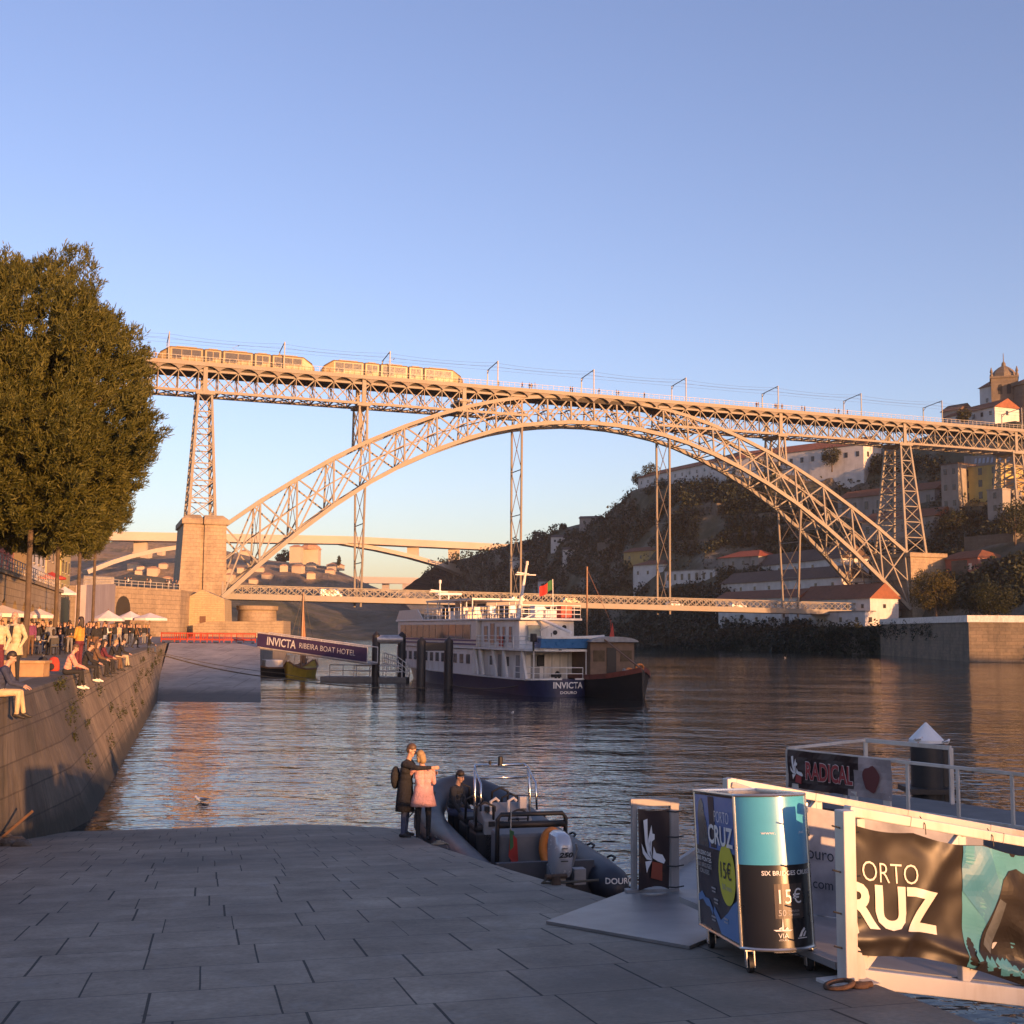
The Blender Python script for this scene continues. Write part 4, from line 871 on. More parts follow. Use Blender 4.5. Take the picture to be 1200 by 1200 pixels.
# ---- right hillside, low white houses and warehouses
def slope(label,xl,xr,yb,hpx,*a,**k):
    P=onhill((xl+xr)/2,yb); u=V((.55,-.835,0))
    def X(px):
        d=ray(px,yb); n=V((u.y,-u.x,0)); q=CP+d*((P-CP).dot(n)/d.dot(n)); return V((q.x,q.y,P.z))
    k.setdefault('down',9); return bld(label,X(xl),X(xr),hpx*P.y/F0*1.01,*a,**k)
slope('white two-window house with orange roof, leftmost on the far bank, before the ochre house',742,777,682,20,9,PW,TILE,'hip',1,3,1.,1.3)
slope('low white flat-roofed house with a row of dark windows right of the orange-roofed house',779,838,684,15,8,PW,PG,'flat',1,7,1.1,2.1)
slope('ochre house in late sun, uphill behind the leftmost white house',731,772,661,15,9,PO,TILE,'gable',1,3,1,1.2)
slope('grey-white house with a bright orange hip roof, above the left end of the warehouses',842,889,668,15,11,PG,TILER,'hip',1,4,.9,1.2)
hb_('topmost of the three long white warehouses, dark roof',886,670,985,670,378,330,14,9,PW,TILED,'gable',1,5,1.,1.2,name='warehouse',cat='warehouse',rh=4,down=9)
hb_('middle long white warehouse with small square windows',845,693,986,694,372,318,15,10,PW,TILED,'gable',1,8,1.,1.1,name='warehouse',cat='warehouse',rh=3.6,down=9)
hb_('red-roofed warehouse left, just above the lower bridge deck',838,716,935,719,360,325,17,9,PW,TILE,'gable',1,6,.9,1.,name='warehouse',cat='warehouse',rh=2.6,down=9)
hb_('red-roofed warehouse right, half behind the arch foot',936,719,1020,721,325,298,18,9,PW,TILE,'gable',1,5,.9,1.,name='warehouse',cat='warehouse',rh=4,down=9)
hb_('whitewashed waterside store, left of two under the lower deck',842,738,916,738,350,322,21,3,PW,PG,'flat',1,4,1.,1.3,name='store_house',cat='store')
hb_('whitewashed waterside store, right of two under the lower deck',925,737,1014,735,318,287,18,3,PW,PG,'flat',1,5,1.,1.2,name='store_house',cat='store')
hb_('rose-red house with white shutters beside the right stone abutment',1096,697,1147,697,312,296,41,10,PR_,TILE,'hip',2,3,1.2,1.6,win=WINW,rh=2.4)
hb_('small white house with a red hip roof above the rose-red house',1106,655,1144,655,330,316,16,8,PW,TILER,'hip',1,2,1,1,rh=2.4)
# ---- upper right
hb_('long white hilltop building with red roof, left part seen under the arch',748,570,858,552,500,440,13,12,PW,TILE,'gable',1,13,.9,1.3,name='monastery_wing',cat='building',rh=3,down=12)
hb_('long white hilltop building with red roof, seen between arch and upper deck',862,560,1012,539,436,398,22,12,PW,TILE,'gable',1,12,1.2,1.8,name='monastery_wing',cat='building',rh=3.5,down=12)
hb_('white monastery wing with red roof sloping down from the church tower',1108,500,1166,490,385,365,13,10,PW,TILE,'gable',1,6,1.,1.4,name='monastery_wing',cat='building',rh=3,down=14)
hb_('grey gabled chapel at the left end of the monastery wing',1104,500,1124,500,388,383,20,9,PG,TILED,'gable',1,2,1.2,1.6,name='chapel',cat='building',rh=2.8,down=14)
hb_('high white nave wall with a small red roof beside the church tower',1149,490,1166,487,392,386,36,10,PW,TILE,'gable',1,1,1.,1.4,name='church_nave',cat='church',rh=3,down=10)
slope('long ruined stone building with red roof below the cliff',982,1096,603,24,11,PG,TILE,'gable',1,8,1.3,2.6,name='ruined_building',cat='ruin',rh=3,down=14)
slope('lower stone ruin with a faded red roof behind the right tower',1010,1096,632,24,11,PG,TILE,'gable',1,6,1.2,2.2,name='ruined_building',cat='ruin',rh=3,down=14)
slope('tall narrow grey house below the cliff, left of the yellow house',1104,1124,600,56,10,PG,TILED,'flat',3,2,1,1.6,down=14)
slope('yellow house with dark windows high on the right slope',1126,1174,588,42,11,PY,PG,'flat',3,3,1.2,2.0,down=14)
slope('grey ruin of three storeys under the yellow house',1158,1176,618,44,9,PG,PG,'flat',3,1,.9,1.6,name='ruined_building',cat='ruin',down=14)
slope('small ochre house catching the last sun at the right edge',1175,1193,588,26,6,PO,TILED,'flat',1,2,1.,2.0,down=14)
# church tower
tw=at(1178,486,378); ct=thing('church_tower','dark stone bell tower with a small dome on the hilltop','tower',(tw.x,tw.y,tw.z-10.5),R(-22)); ST_=stone('tower_stone',(.20,.16,.12),(.16,.125,.095),(.12,.1,.08),1.4,.7,axis='S',stain=(.1,.085,.065))
m=MB(); m.box((0,0,11),(8,8,22)); m.box((0,0,13.2),(8.6,8.6,.5)); m.box((0,0,22.2),(8.7,8.7,.6)); b0=m.build('shaft',ST_,ct)
m=MB()
for a in (-1,1):
    for b_ in (-1,1): m.box((a*3.2,b_*3.2,19.2) if False else (a*3.15,b_*3.15,20),(1.75,1.75,.4))
m.lathe([(4.2,0),(3.9,1.2),(2.9,2.6),(1.6,3.6),(.7,4.1),(.6,5.0),(.15,5.6),(.1,8.3)],(0,0,22.5),8); m.build('dome',ST_,ct)
for a in (-1,1):
    for b_ in (-1,1): m=MB(); m.lathe([(.55,0),(.5,.6),(.25,1.0),(.5,1.5),(.1,3.0)],(a*3.8,b_*3.8,22.5),8); m.build('pinnacle',ST_,ct)
for x,y,dx in ((-1.3,-4,1),(1.3,-4,1),(-4,-1.3,0),(-4,1.3,0),(4,-1.3,0),(4,1.3,0)):
    m=MB(); pts=[(-.65,0),(.65,0),(.65,2.6)]+[(.65*math.cos(k*math.pi/6),2.6+.65*math.sin(k*math.pi/6)) for k in range(1,6)]+[(-.65,2.6)]
    m.slab([(x+(p if dx else (-.03 if x<0 else -.03)),y+(-.03 if dx else p),16.6+z) for p,z in pts],(0,.06,0) if dx else (.06,0,0)); m.build('belfry_opening',M('belfry_dark',(.03,.028,.025),.9),ct)
rc=at(1214,486,372); rct=thing('round_church','round stone church with a low tiled roof right of the bell tower','church',(rc.x,rc.y,rc.z-8)); m=MB(); m.lathe([(6.5,0),(6.5,17),(7,17.2),(7,18)],(0,0,0),24); m.build('wall',ST_,rct); m=MB(); m.lathe([(7,18),(0,21)],(0,0,0),24); m.build('roof',TILE,rct)
# graffiti wall
A=at(1130,543,356);B=at(1190,541,340); gt=thing('graffiti_wall','low wall with pale graffiti above the yellow house','wall',(A.x,A.y,A.z-1)); m=MB(); m.slab([A-V((0,0,1)),B-V((0,0,1)),B+V((0,0,2.2)),A+V((0,0,2.2))],(.3,.8,0)); m.build('wall',PG,gt,world=True)
m=MB(); d=B-A; rr=random.Random(4)
for k in range(9): p=A+d*(.2+.08*k)+V((-.05,-.12,.0)); m.slab([p+V((0,0,-.2)),p+d*.05+V((0,0,-.1+rr.random()*.3)),p+d*.06+V((0,0,1.5)),p+d*.02+V((0,0,1.2+rr.random()*.5))],(-.01,-.04,0))
m.build('graffiti',M('graffiti_paint',(.35,.42,.50),.7),gt,world=True)
# ---- right stone quay
q=MB(); EMB=stone('embankment_stone',(.26,.20,.14),(.20,.16,.115),(.09,.075,.06),1.3,.6,axis='S',stain=(.05,.045,.035))
pl=[(83.6,268.5),(79.6,206.2),(88.8,203.6),(101,207),(118,240),(104,288)]; q.prism(pl,-2,6.9); o=q.build('embankment',EMB); tag(o,'tall stained stone embankment below the right bridge foot','wall')
q=MB(); q.prism([(83.35,268),(79.3,206),(80.2,206.4),(84.3,268)],6.905,8.1); q.prism([(79.3,205.95),(88.8,203.3),(89,204),(80.25,206.35)],6.906,8.09); tag(q.build('parapet',M('parapet_white',(.66,.63,.58),.7,dirt=(.4,.36,.3))),'white parapet along the top of the stone embankment','wall')
# ---- terrace walls and bare rock on the right slope
TW=stone('terrace_stone',(.17,.145,.115),(.13,.11,.09),(.06,.05,.04),1.2,.5,axis='S',stain=(.05,.045,.03)); ROCK=M('bare_rock',(.14,.115,.09),.95,var=.55,scale=.35,bm=.3,dirt=(.05,.045,.03))
for i,(x0,x1,y,hpx) in enumerate([(852,902,612,9),(905,968,622,10),(846,884,632,8),(985,1050,648,12),(770,842,640,7),(905,985,645,8),(1010,1090,662,10),(820,870,655,6),(1130,1188,640,14),(1115,1192,668,14),(700,735,640,6),(780,840,600,7)]):
    P=onhill((x0+x1)/2,y); 
    if not P: continue
    u=V((.55,-.835,0)); n_=V((u.y,-u.x,0)); ends=[]
    for px in (x0,x1): d=ray(px,y); q=CP+d*((P-CP).dot(n_)/d.dot(n_)); ends.append(V((q.x,q.y,P.z)))
    h=hpx/F0*P.y; t=thing('terrace_wall','weathered stone terrace wall among the scrub of the right slope','wall',ends[0],0,'terrace walls on the right slope'); m=MB(); m.slab([ends[0]-V((0,0,6)),ends[1]-V((0,0,6)),ends[1]+V((0,0,h)),ends[0]+V((0,0,h*.9))],(3,1.6,0)); m.build('wall',TW,t,world=True)
for i,(px,py,w_,h_) in enumerate([(930,566,26,15),(968,570,20,14),(1010,572,22,14),(1060,566,22,14),(900,575,16,10),(1040,585,15,9),(850,590,12,7),(715,632,9,6),(690,645,8,5),(760,610,10,7),(820,575,14,8),(660,668,8,5),(705,668,9,6)]):
    P=onhill(px,py)
    if not P: continue
    s_=P.y/F0; t_=random.Random(i); m=MB(); m.ell((0,0,0),(w_*s_,w_*s_*.5,h_*s_),14); o_=m
    o_.v=[tuple(V(v)*(1+.35*mn.noise(V(v)*.25+V((i*7,0,0)))+.15*mn.noise(V(v)*.8+V((0,i*3,0))))) for v in o_.v]
    r_=o_.build('rock_outcrop',ROCK); r_.location=P+V((w_*s_*.15,w_*s_*.25,-h_*s_*.3)); r_.rotation_euler=(0,0,R(-50)); tag(r_,'bare rock outcrop '+('in the cliff under the hilltop buildings' if py<592 else 'low on the far left end of the right slope')+', among scrub','rock','rock outcrops, '+('cliff' if py<592 else 'low slope'))
# ---- trees
def leaftree(name,label,p,H,cr,ch,mat,n=9000,seed=1,cat='tree',leaf=.34,shape=1.):
    t=thing(name,label,cat,p); g=np.random.default_rng(seed); m=MB(); rr=random.Random(seed); th=H-ch*.75
    m.tube([(0,0,-.3),(.05,.05,th*.5),(.0,.1,th),(.1,.1,H*.8)],[.26*H/9,.2*H/9,.17*H/9,.04],8)
    for k in range(7): a=k*2.4; z=th*(.85+.1*rr.random()); m.tube([(0,.05,z),(cr*.35*math.cos(a),cr*.35*math.sin(a),z+ch*.22),(cr*.75*math.cos(a),cr*.75*math.sin(a),z+ch*.4)],[.1*H/9,.07*H/9,.02],6)
    m.build('trunk',M('bark',(.10,.07,.05),.9,var=.3,bm=.02),t,smooth=True)
    cl=int(70); C=g.normal(size=(cl,3)); C/=np.linalg.norm(C,axis=1)[:,None]; C*=(g.uniform(.35,1,cl)**.6)[:,None]; C=C*np.array([cr,cr,ch/2])*.85+np.array([0,0,H-ch/2])
    idx=g.integers(0,cl,n); r=cr*.3*g.uniform(.6,1.1,cl); D=g.normal(size=(n,3)); D/=np.linalg.norm(D,axis=1)[:,None]; P=C[idx]+D*(r[idx]*g.uniform(.3,1,n)**.5)[:,None]
    leafmesh('crown',P,D+g.normal(size=(n,3))*.6,g.uniform(.6,1.3,n)*leaf,mat=mat,parent=t); return t
LEAF=foliage('leaf_olive',(.035,.034,.010),(.11,.085,.022),.5); LEAFD=foliage('leaf_dark',(.013,.019,.007),(.04,.046,.018),.5)
p=at(1097,722,262);leaftree('broadleaf_tree','left of two bushy autumn trees on the right stone quay',(p.x,p.y,6.9),12.3,6.3,10,LEAF,11000,2)
p=at(1160,722,256);leaftree('broadleaf_tree','right of two bushy autumn trees on the right stone quay, the darker one',(p.x,p.y,6.9),9.2,6.6,7.6,LEAFD,11000,5)
for i,(px,py,Y,H,l) in enumerate([(762,568,500,10,'clump tree at the left end of the white hilltop building'),(748,574,505,8,'small dark tree on the skyline left of the hilltop building'),(628,634,640,6,'lone thin tree on the left slope of the skyline'),(660,624,600,5,'small round tree on the skyline'),(975,552,405,9,'dark round tree before the long hilltop building'),(1130,500,372,6,'dark shrubby tree under the monastery wing'),(1190,640,300,12,'dark tree at the right edge below the ochre house'),(1120,640,330,11,'dark tree behind the small white house with a red roof')]):
    p=at(px,py,Y); leaftree('hill_tree',l,(p.x,p.y,p.z),H,H*.42,H*.8,LEAFD,1800,20+i,leaf=.5)
for i,(px,py,Y) in enumerate([(868,640,350),(878,642,348),(892,640,346),(938,632,352)]):
    p=onhill(px,py) or at(px,py,Y); t=thing('cypress','dark narrow cypress on the slope above the warehouses','tree',(p.x,p.y,p.z),0,'cypresses above the warehouses'); g=np.random.default_rng(i); n=900; z=g.uniform(0,1,n); a=g.uniform(0,6.28,n); r=(1.1*np.sin(np.pi*np.clip(z*.9+.08,0,1)))*g.uniform(.6,1,n)
    leafmesh('crown',np.stack([r*np.cos(a),r*np.sin(a),z*6.5+.4],1),g.normal(size=(n,3)),g.uniform(.4,.8,n),mat=LEAFD,parent=t); m=MB(); m.tube([(0,0,-.5),(0,0,2)],[.15,.1],6); m.build('trunk',MC['bark'],t)
# riverside bushes on the far bank
def bushes():
    g=np.random.default_rng(5); C=[];S=[]
    for k in range(900):
        f=g.uniform(0,1); px=560+f*470+g.normal()*4; i=k
        h=BV.ray_cast(CP,ray(px,738+g.uniform(-4,26)+f*4).normalized())[0]
        if h is None or h.y>700: continue
        r=g.uniform(.8,2.1); C.append(np.array(h)+np.array([-.5,-.8,r*.5])); S.append(r)
    for k in range(60): C.append((lambda yy: np.array([79.4+(yy-206)/62.3*4,yy,g.uniform(4,7)]))(g.uniform(225,268))); S.append(g.uniform(.5,1.3))
    for k in range(26): C.append(np.array([90+g.uniform(0,6),g.uniform(202,205),g.uniform(0,5)])); S.append(g.uniform(1,2))
    C=np.array(C);S=np.array(S);k=30;n=len(C)*k; D=g.normal(size=(n,3));D/=np.linalg.norm(D,axis=1)[:,None];Rr=np.repeat(S,k)
    tag(leafmesh('riverside_bushes',np.repeat(C,k,0)+D*(Rr*g.uniform(.5,1.05,n))[:,None],D+g.normal(size=(n,3))*.5,Rr*g.uniform(.25,.5,n),mat=foliage('scrub_bank',(.012,.016,.007),(.05,.05,.022),.1,.1)),kind='stuff')
bushes()
# ---- pines on the left quay
PINE=foliage('pine_needles',(.036,.046,.010),(.14,.132,.034),.7,.3)
def pinecrown(seed,rx,rz,ncl):
    g=np.random.default_rng(seed); D=g.normal(size=(ncl,3)); D/=np.linalg.norm(D,axis=1)[:,None]; D[:,2]=np.where(D[:,2]<-.8,-D[:,2]*.5,D[:,2])
    lump=np.array([1+.20*mn.noise(V(d)*2.6+V((seed,0,0)))+.10*mn.noise(V(d)*6+V((0,seed,0))) for d in D]); rad=lump*np.where(g.uniform(size=ncl)<.72,g.uniform(.86,1.02,ncl),g.uniform(.35,.85,ncl))
    C=D*rad[:,None]*np.array([rx,rx,1])*np.where(D[:,2:]<0,1-.42*D[:,2:]**2,1)**np.array([[1,1,0]])*np.where(D[:,2:]>0,np.array([[1,1,rz*1.12]]),np.array([[1,1,rz*.84]])); k=64; n=ncl*k
    ax=np.repeat(D*.75+np.array([0,0,.75])+g.normal(size=(ncl,3))*.25,k,0); ax/=np.linalg.norm(ax,axis=1)[:,None]
    dv=ax+g.normal(size=(n,3))*.55; dv/=np.linalg.norm(dv,axis=1)[:,None]
    sz=np.repeat(g.uniform(.55,1.25,ncl),k); tpos=g.uniform(-.32,.32,n)*sz; P=np.repeat(C,k,0)+ax*tpos[:,None]+g.normal(size=(n,3))*.10
    L=g.uniform(.17,.33,n)*np.minimum(sz,1.1); sd=np.cross(dv,g.normal(size=(n,3))); sd/=np.linalg.norm(sd,axis=1)[:,None]
    return P,dv,L,sd
def pinemesh(name,seed,rx,rz,ncl,parent,z):
    P,dv,L,sd=pinecrown(seed,rx,rz,ncl); n=len(P); w=.027; P=P+np.array([0,0,z])
    Q=np.stack([P-sd*w,P+sd*w,P+dv*L[:,None]+sd*w*.4,P+dv*L[:,None]-sd*w*.4],1).reshape(-1,3)
    me=bpy.data.meshes.new(name); me.vertices.add(4*n); me.vertices.foreach_set('co',Q.ravel()); me.loops.add(4*n); me.loops.foreach_set('vertex_index',np.arange(4*n)); me.polygons.add(n); me.polygons.foreach_set('loop_start',np.arange(n)*4); me.polygons.foreach_set('loop_total',np.full(n,4)); me.update(); me.validate(); me.materials.append(PINE)
    o=bpy.data.objects.new(name,me); COL.objects.link(o); o.parent=parent; return o
def pine(label,px,Y,cx,rx,rz_,zc,seed,ncl,th=.17):
    p=at(px,760,Y); t=thing('pine_tree',label,'tree',(p.x,p.y,QZ),0,'pines along the quay'); c=at(cx,480,Y); dx=c.x-p.x
    o=pinemesh('crown',seed,rx,rz_,ncl,t,zc-QZ); o.location.x=dx
    m=MB(); m.tube([(0,0,-.2),(.08,0,2.2),(.0,.1,zc-QZ-rz_*.6),(dx*.6,0,zc-QZ),(dx,0,zc-QZ+rz_*.5)],[th,th*.9,th*.8,th*.6,.05],8)
    rr=random.Random(seed)
    for k in range(14):
        a=k*2.4; z=zc-QZ-rz_*(.42-.06*k); m.tube([(dx*.4,0,z),(dx*.6+rx*.4*math.cos(a),rx*.4*math.sin(a),z+.8),(dx+rx*.8*math.cos(a),rx*.8*math.sin(a),z+2.)],[.09,.07,.02],5)
    m.build('trunk',MC['bark'],t,smooth=True); return t
pine('big round pine nearest the river, its crown filling the upper left',28,55,-3,6.9,7.4,13.7,1,5600,.16)
pine('slim-trunked pine second in the row, its crown behind the big one',62,67,50,4.8,4.8,12.2,2,1500,.14)
pine('slim-trunked pine third in the row, left of the fourth trunk',88,79,72,4.6,4.8,12.6,3,1100,.14)
pine('slim-trunked pine farthest in the row, before the road wall',106,92,85,4.3,4.6,13.8,4,900,.14)
# ---- left waterfront: arcade wall, terrace, houses
ARC=stone('arcade_stone',(.42,.33,.22),(.36,.28,.19),(.2,.15,.1),1.,.5,axis='S',stain=(.2,.14,.09))
def xa(d): return -31.8-.29*(d-73)
ar=thing('arcade_wall','old stone arcade wall with arches below the terrace on the left','wall',(xa(85),85,QZ),math.atan2(1,-.29)); Lh=34.
m=MB(); nb=12; bw=2*Lh/nb
for k in range(nb):
    x0=-Lh+k*bw; pts=[(x0+.9+(bw-1.8)*j/10,2.0+1.25*math.sin(math.pi*j/10)) for j in range(11)]
    m.slab([(x0,0,-.2),(x0+.9,0,-.2)]+[(x,0,z) for x,z in pts]+[(x0+bw-.9,0,-.2),(x0+bw,0,-.2),(x0+bw,0,4.8),(x0,0,4.8)],(0,1.2,0))
m.build('wall',ARC,ar); m=MB(); m.box((0,.6,4.95),(2*Lh+.4,1.6,.3)); m.build('cornice',ARC,ar)
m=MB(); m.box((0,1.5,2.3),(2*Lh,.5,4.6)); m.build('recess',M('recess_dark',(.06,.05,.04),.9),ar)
for k in range(nb): m=MB(); x0=-Lh+(k+.5)*bw; m.box((x0,1.22,1.0),(1.3,.08,2.1)); m.build('door',M('door_green',(.06,.09,.06),.6) if k%3 else M('door_brown',(.14,.07,.04),.6),ar)
m=MB(); s_=[(-Lh,.2,5.1),(Lh,.2,5.1)]; rail(m,s_,1.0,1.5,.035,2); m.build('railing',RAIL,ar)
q=MB(); q.add([(xa(50)-1.2,50,8.1),(xa(120)-1.2,120,8.1),(-90,150,8.1),(-90,50,8.1)],[(0,1,2,3)]); tag(q.build('terrace_pavement',QP),kind='structure')
hs=[(118,PRD,'red-plastered house above the arcade, at the left edge',16),(131,PO,'ochre house above the arcade, right of the red one',15),(145,PW,'white house above the arcade behind the red canopy',13),(160,PB,'buff house above the arcade, farthest but one',16),(177,PY,'yellow house at the end of the row above the arcade',14)]
for d,w_,l,h in hs:
    x=-46-.272*(d-128)-7.5; A=V((x+1.8,d-6.6,8.1));B=V((x-1.8,d+6.6,8.1)); bld(l,A,B,h,9,w_,TILE,'gable',4,3,1.1,1.7,frames=True,win=WIN,name='town_house')
# road wall, tunnel, bridge approach
RW=M('road_wall_shaded_plaster',(.36,.31,.31),.85,var=.12,scale=.4,dirt=(.25,.2,.2)); A=V((-46,128,QZ));B=V((-59.6,178,QZ)); rw=thing('road_wall','long lilac-grey road wall climbing towards the bridge','wall',(A.x,A.y,QZ)); m=MB(); m.slab([A,B,B+V((0,0,8)),A+V((0,0,6.0))],(-1,-.3,0)); m.build('wall',RW,rw,world=True)  # lilac-grey base colour stands in for the shade on this wall
m=MB(); rail(m,[A+V((-.3,0,6.)),B+V((-.3,0,8))],1.0,1.6,.04,2); m.build('railing',RAIL,rw,world=True)
ap=thing('bridge_approach','stone terrace with a tunnel mouth leading to the lower bridge deck','viaduct',(-68,205,QZ)); m=MB()
P0=[at(133,690,196),at(212,692,214)]; m.prism([(P0[0].x,196),(P0[1].x,214),(P0[1].x-2,244),(-95,262),(-95,200)],2,11.6); m.build('wall',GR,ap,world=True)
d=(V((P0[1].x,214,0))-V((P0[0].x,196,0))); L=d.length; d.normalize(); nv=V((d.y,-d.x,0)); base=V((P0[0].x,196,QZ))
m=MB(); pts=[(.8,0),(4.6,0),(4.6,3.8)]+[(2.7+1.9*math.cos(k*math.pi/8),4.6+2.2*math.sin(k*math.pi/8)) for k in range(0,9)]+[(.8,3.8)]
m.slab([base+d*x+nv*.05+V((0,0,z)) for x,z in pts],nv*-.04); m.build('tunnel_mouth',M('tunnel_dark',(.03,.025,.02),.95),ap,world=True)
m=MB(); 
for k in range(9): m.prism([tuple((base+d*(5.6+k*.05)+nv*(4.6-k*.5)).xy),tuple((base+d*11+nv*(4.6-k*.5)).xy),tuple((base+d*11-nv*.1).xy),tuple((base+d*(5.6+k*.05)-nv*.1).xy)],QZ-1,QZ+.45*(k+1))
m.build('stair',GR,ap,world=True)
m=MB(); rail(m,[base+nv*-.3+V((0,0,8.4)),base+d*L+nv*-.3+V((0,0,8.4))],1.0,1.6,.05,1); m.build('railing',RAIL,ap,world=True)
YB_=stone('buttress_stone',(.50,.38,.22),(.46,.35,.21),(.38,.28,.17),1.2,.4,axis='S',stain=(.35,.25,.15)); bt=thing('stone_buttress','smooth pale stone buttress at the foot of the left bridge pier','buttress',at(235,735,222)); bt.location.z=QZ
m=MB(); poly=[(204,742),(206,716),(212,707),(222,699),(237,691),(263,702),(264,742)]; m.slab([at(x,y,222) for x,y in poly],(-2,14,0)); m.build('wall',YB_,bt,world=True); m=MB(); m.slab([at(x,y,221.9) for x,y in ((234,733),(241,733),(241,722),(234,722))],(0,.05,0)); m.build('door',MC['door_brown'],bt,world=True)
m=MB(); m.slab([at(x,y,218) for x,y in ((226,748),(332,748),(332,727.5),(244,728.5),(226,732))],(-2,18,0)); tag(m.build('pier_quay_wall',ARC),'low sunlit stone quay wall around the round bridge pier','wall')
# far hill houses
FW=M('far_house_wall',(.46,.36,.26),.9,var=.1,scale=.1); FR=M('far_house_roof',(.42,.22,.13),.9); rr=random.Random(9)
def farhouse(l,px,py,w_,h,dome=0,g=None):
    hit=FH[0].ray_cast(CP,ray(px,py).normalized())[0] if isinstance(FH,tuple) else FH.ray_cast(CP,ray(px,py).normalized())[0]
    p=hit if hit else at(px,py,950); t=thing('far_house',l,'house',(p.x,p.y,p.z-1),rr.uniform(-.3,.3),g); m=MB(); m.box((0,0,h/2),(w_,w_*.8,h)); m.build('wall',FW,t)
    m=MB()
    if dome: m.lathe([(w_*.62,h),(w_*.5,h+2.5),(.3,h+7)],(0,0,0),8)
    else: m.add([(-w_*.55,-w_*.45,h),(w_*.55,-w_*.45,h),(w_*.55,w_*.45,h),(-w_*.55,w_*.45,h),(-w_*.2,0,h+w_*.22),(w_*.2,0,h+w_*.22)],[(0,1,5,4),(2,3,4,5),(1,2,5),(3,0,4)])
    m.build('roof',FR,t)
farhouse('pale octagonal tower house with red cap on the far hilltop',363,662,15,13,1); farhouse('pale square tower house on the far hilltop left of the octagonal one',347,661,9,14); farhouse('long low pale house on the right shoulder of the far hill',393,667,12,4)
for i in range(30):
    px=rr.uniform(135,400); py=rr.uniform(650,684) if px<290 else rr.uniform(668,684); farhouse('small pale sunlit house scattered on the far hillside',px,py,rr.uniform(4.5,8),rr.uniform(3,6),0,'houses on the far hillside')
for i,(px,y,H) in enumerate([(333,662,14),(340,660,11),(328,663,12),(397,668,13)]):
    p=at(px,y,945); leaftree('far_tree',['dark tree by the far hilltop tower houses, the taller','dark tree touching the left far tower house','dark tree left of the pair on the far hilltop','slim dark tree on the right shoulder of the far hill'][i],(p.x,p.y,p.z-1),H,H*(.35 if i<3 else .14),H*.85,LEAFD,700,40+i,leaf=1.3)
# small white houses on the right slope
for i,(px,py,w_) in enumerate([(607,660,9),(617,655,7),(640,690,8),(632,694,6),(668,653,7),(690,616,9),(655,638,8)]):
    p=onhill(px,py)
    if p: bld('small greyish house half hidden in the scrub of the far right slope',p+V((-w_/2,0,-.5)),p+V((w_/2,-3,-.5)),4,6,PG if i%2 else PW,TILED,'gable',1,2,1,1.2,group='houses in the scrub of the right slope')
# ============================================================= people
SKIN=M('skin',(.48,.27,.19),.55,var=.06); HAIRS={'dark':M('hair_dark',(.025,.016,.012),.6),'brown':M('hair_brown',(.10,.055,.03),.6),'blond':M('hair_blond',(.30,.19,.09),.6),'grey':M('hair_grey',(.45,.42,.4),.6)}
SHOE=M('shoe_dark',(.02,.018,.017),.6); SHOEW=M('shoe_white',(.7,.66,.6),.6)
def cl(name,c): return M('cloth_'+name,c,.85,var=.28,scale=5,bm=.02)
def nv(v): return V(v).normalized()
class Body:
    """one continuous figure: primitives are merged by a voxel remesh, then coloured by the nearest primitive (0 skin,1 top,2 legs,3 shoes,4 eyes)"""
    def __init__(s): s.p=[]
    def cone(s,a,b,ra,rb,m): s.p.append(('c',V(a),V(b),ra,rb,m))
    def ell(s,c,r,m): s.p.append(('e',V(c),V(r),m))
    def mesh(s,vox):
        mb=MB()
        for q in s.p:
            if q[0]=='c':
                a,b=q[1],q[2]; mb.ell(a,(q[3],)*3,10); mb.ell(b,(q[4],)*3,10); 
                if (b-a).length>1e-4: mb.tube([a,b],[q[3],q[4]],10)
            else: mb.ell(q[1],q[2],14)
        o=mb.build('t',SKIN); md=o.modifiers.new('r','REMESH'); md.mode='VOXEL'; md.voxel_size=vox; sm=o.modifiers.new('s','SMOOTH'); sm.factor=.5; sm.iterations=3
        me=evalmesh(o); old=o.data; bpy.data.objects.remove(o); bpy.data.meshes.remove(old)
        n=len(me.polygons); c=np.zeros(n*3); me.polygons.foreach_get('center',c); c=c.reshape(-1,3); best=np.full(n,9.); mi=np.zeros(n,int)
        for q in s.p:
            if q[0]=='c':
                a=np.array(q[1]);d=np.array(q[2])-a; L=max(d@d,1e-9); t=np.clip(((c-a)@d)/L,0,1); ds=np.linalg.norm(c-a-t[:,None]*d,axis=1)-(q[3]+(q[4]-q[3])*t)
            else:
                r=np.array(q[2]); k=np.linalg.norm((c-np.array(q[1]))/r,axis=1); ds=(k-1)*r.min()
            w=ds<best-1e-5; best[w]=ds[w]; mi[w]=q[-1]
        me.materials.clear(); me.polygons.foreach_set('material_index',mi); me.polygons.foreach_set('use_smooth',[True]*n); return me
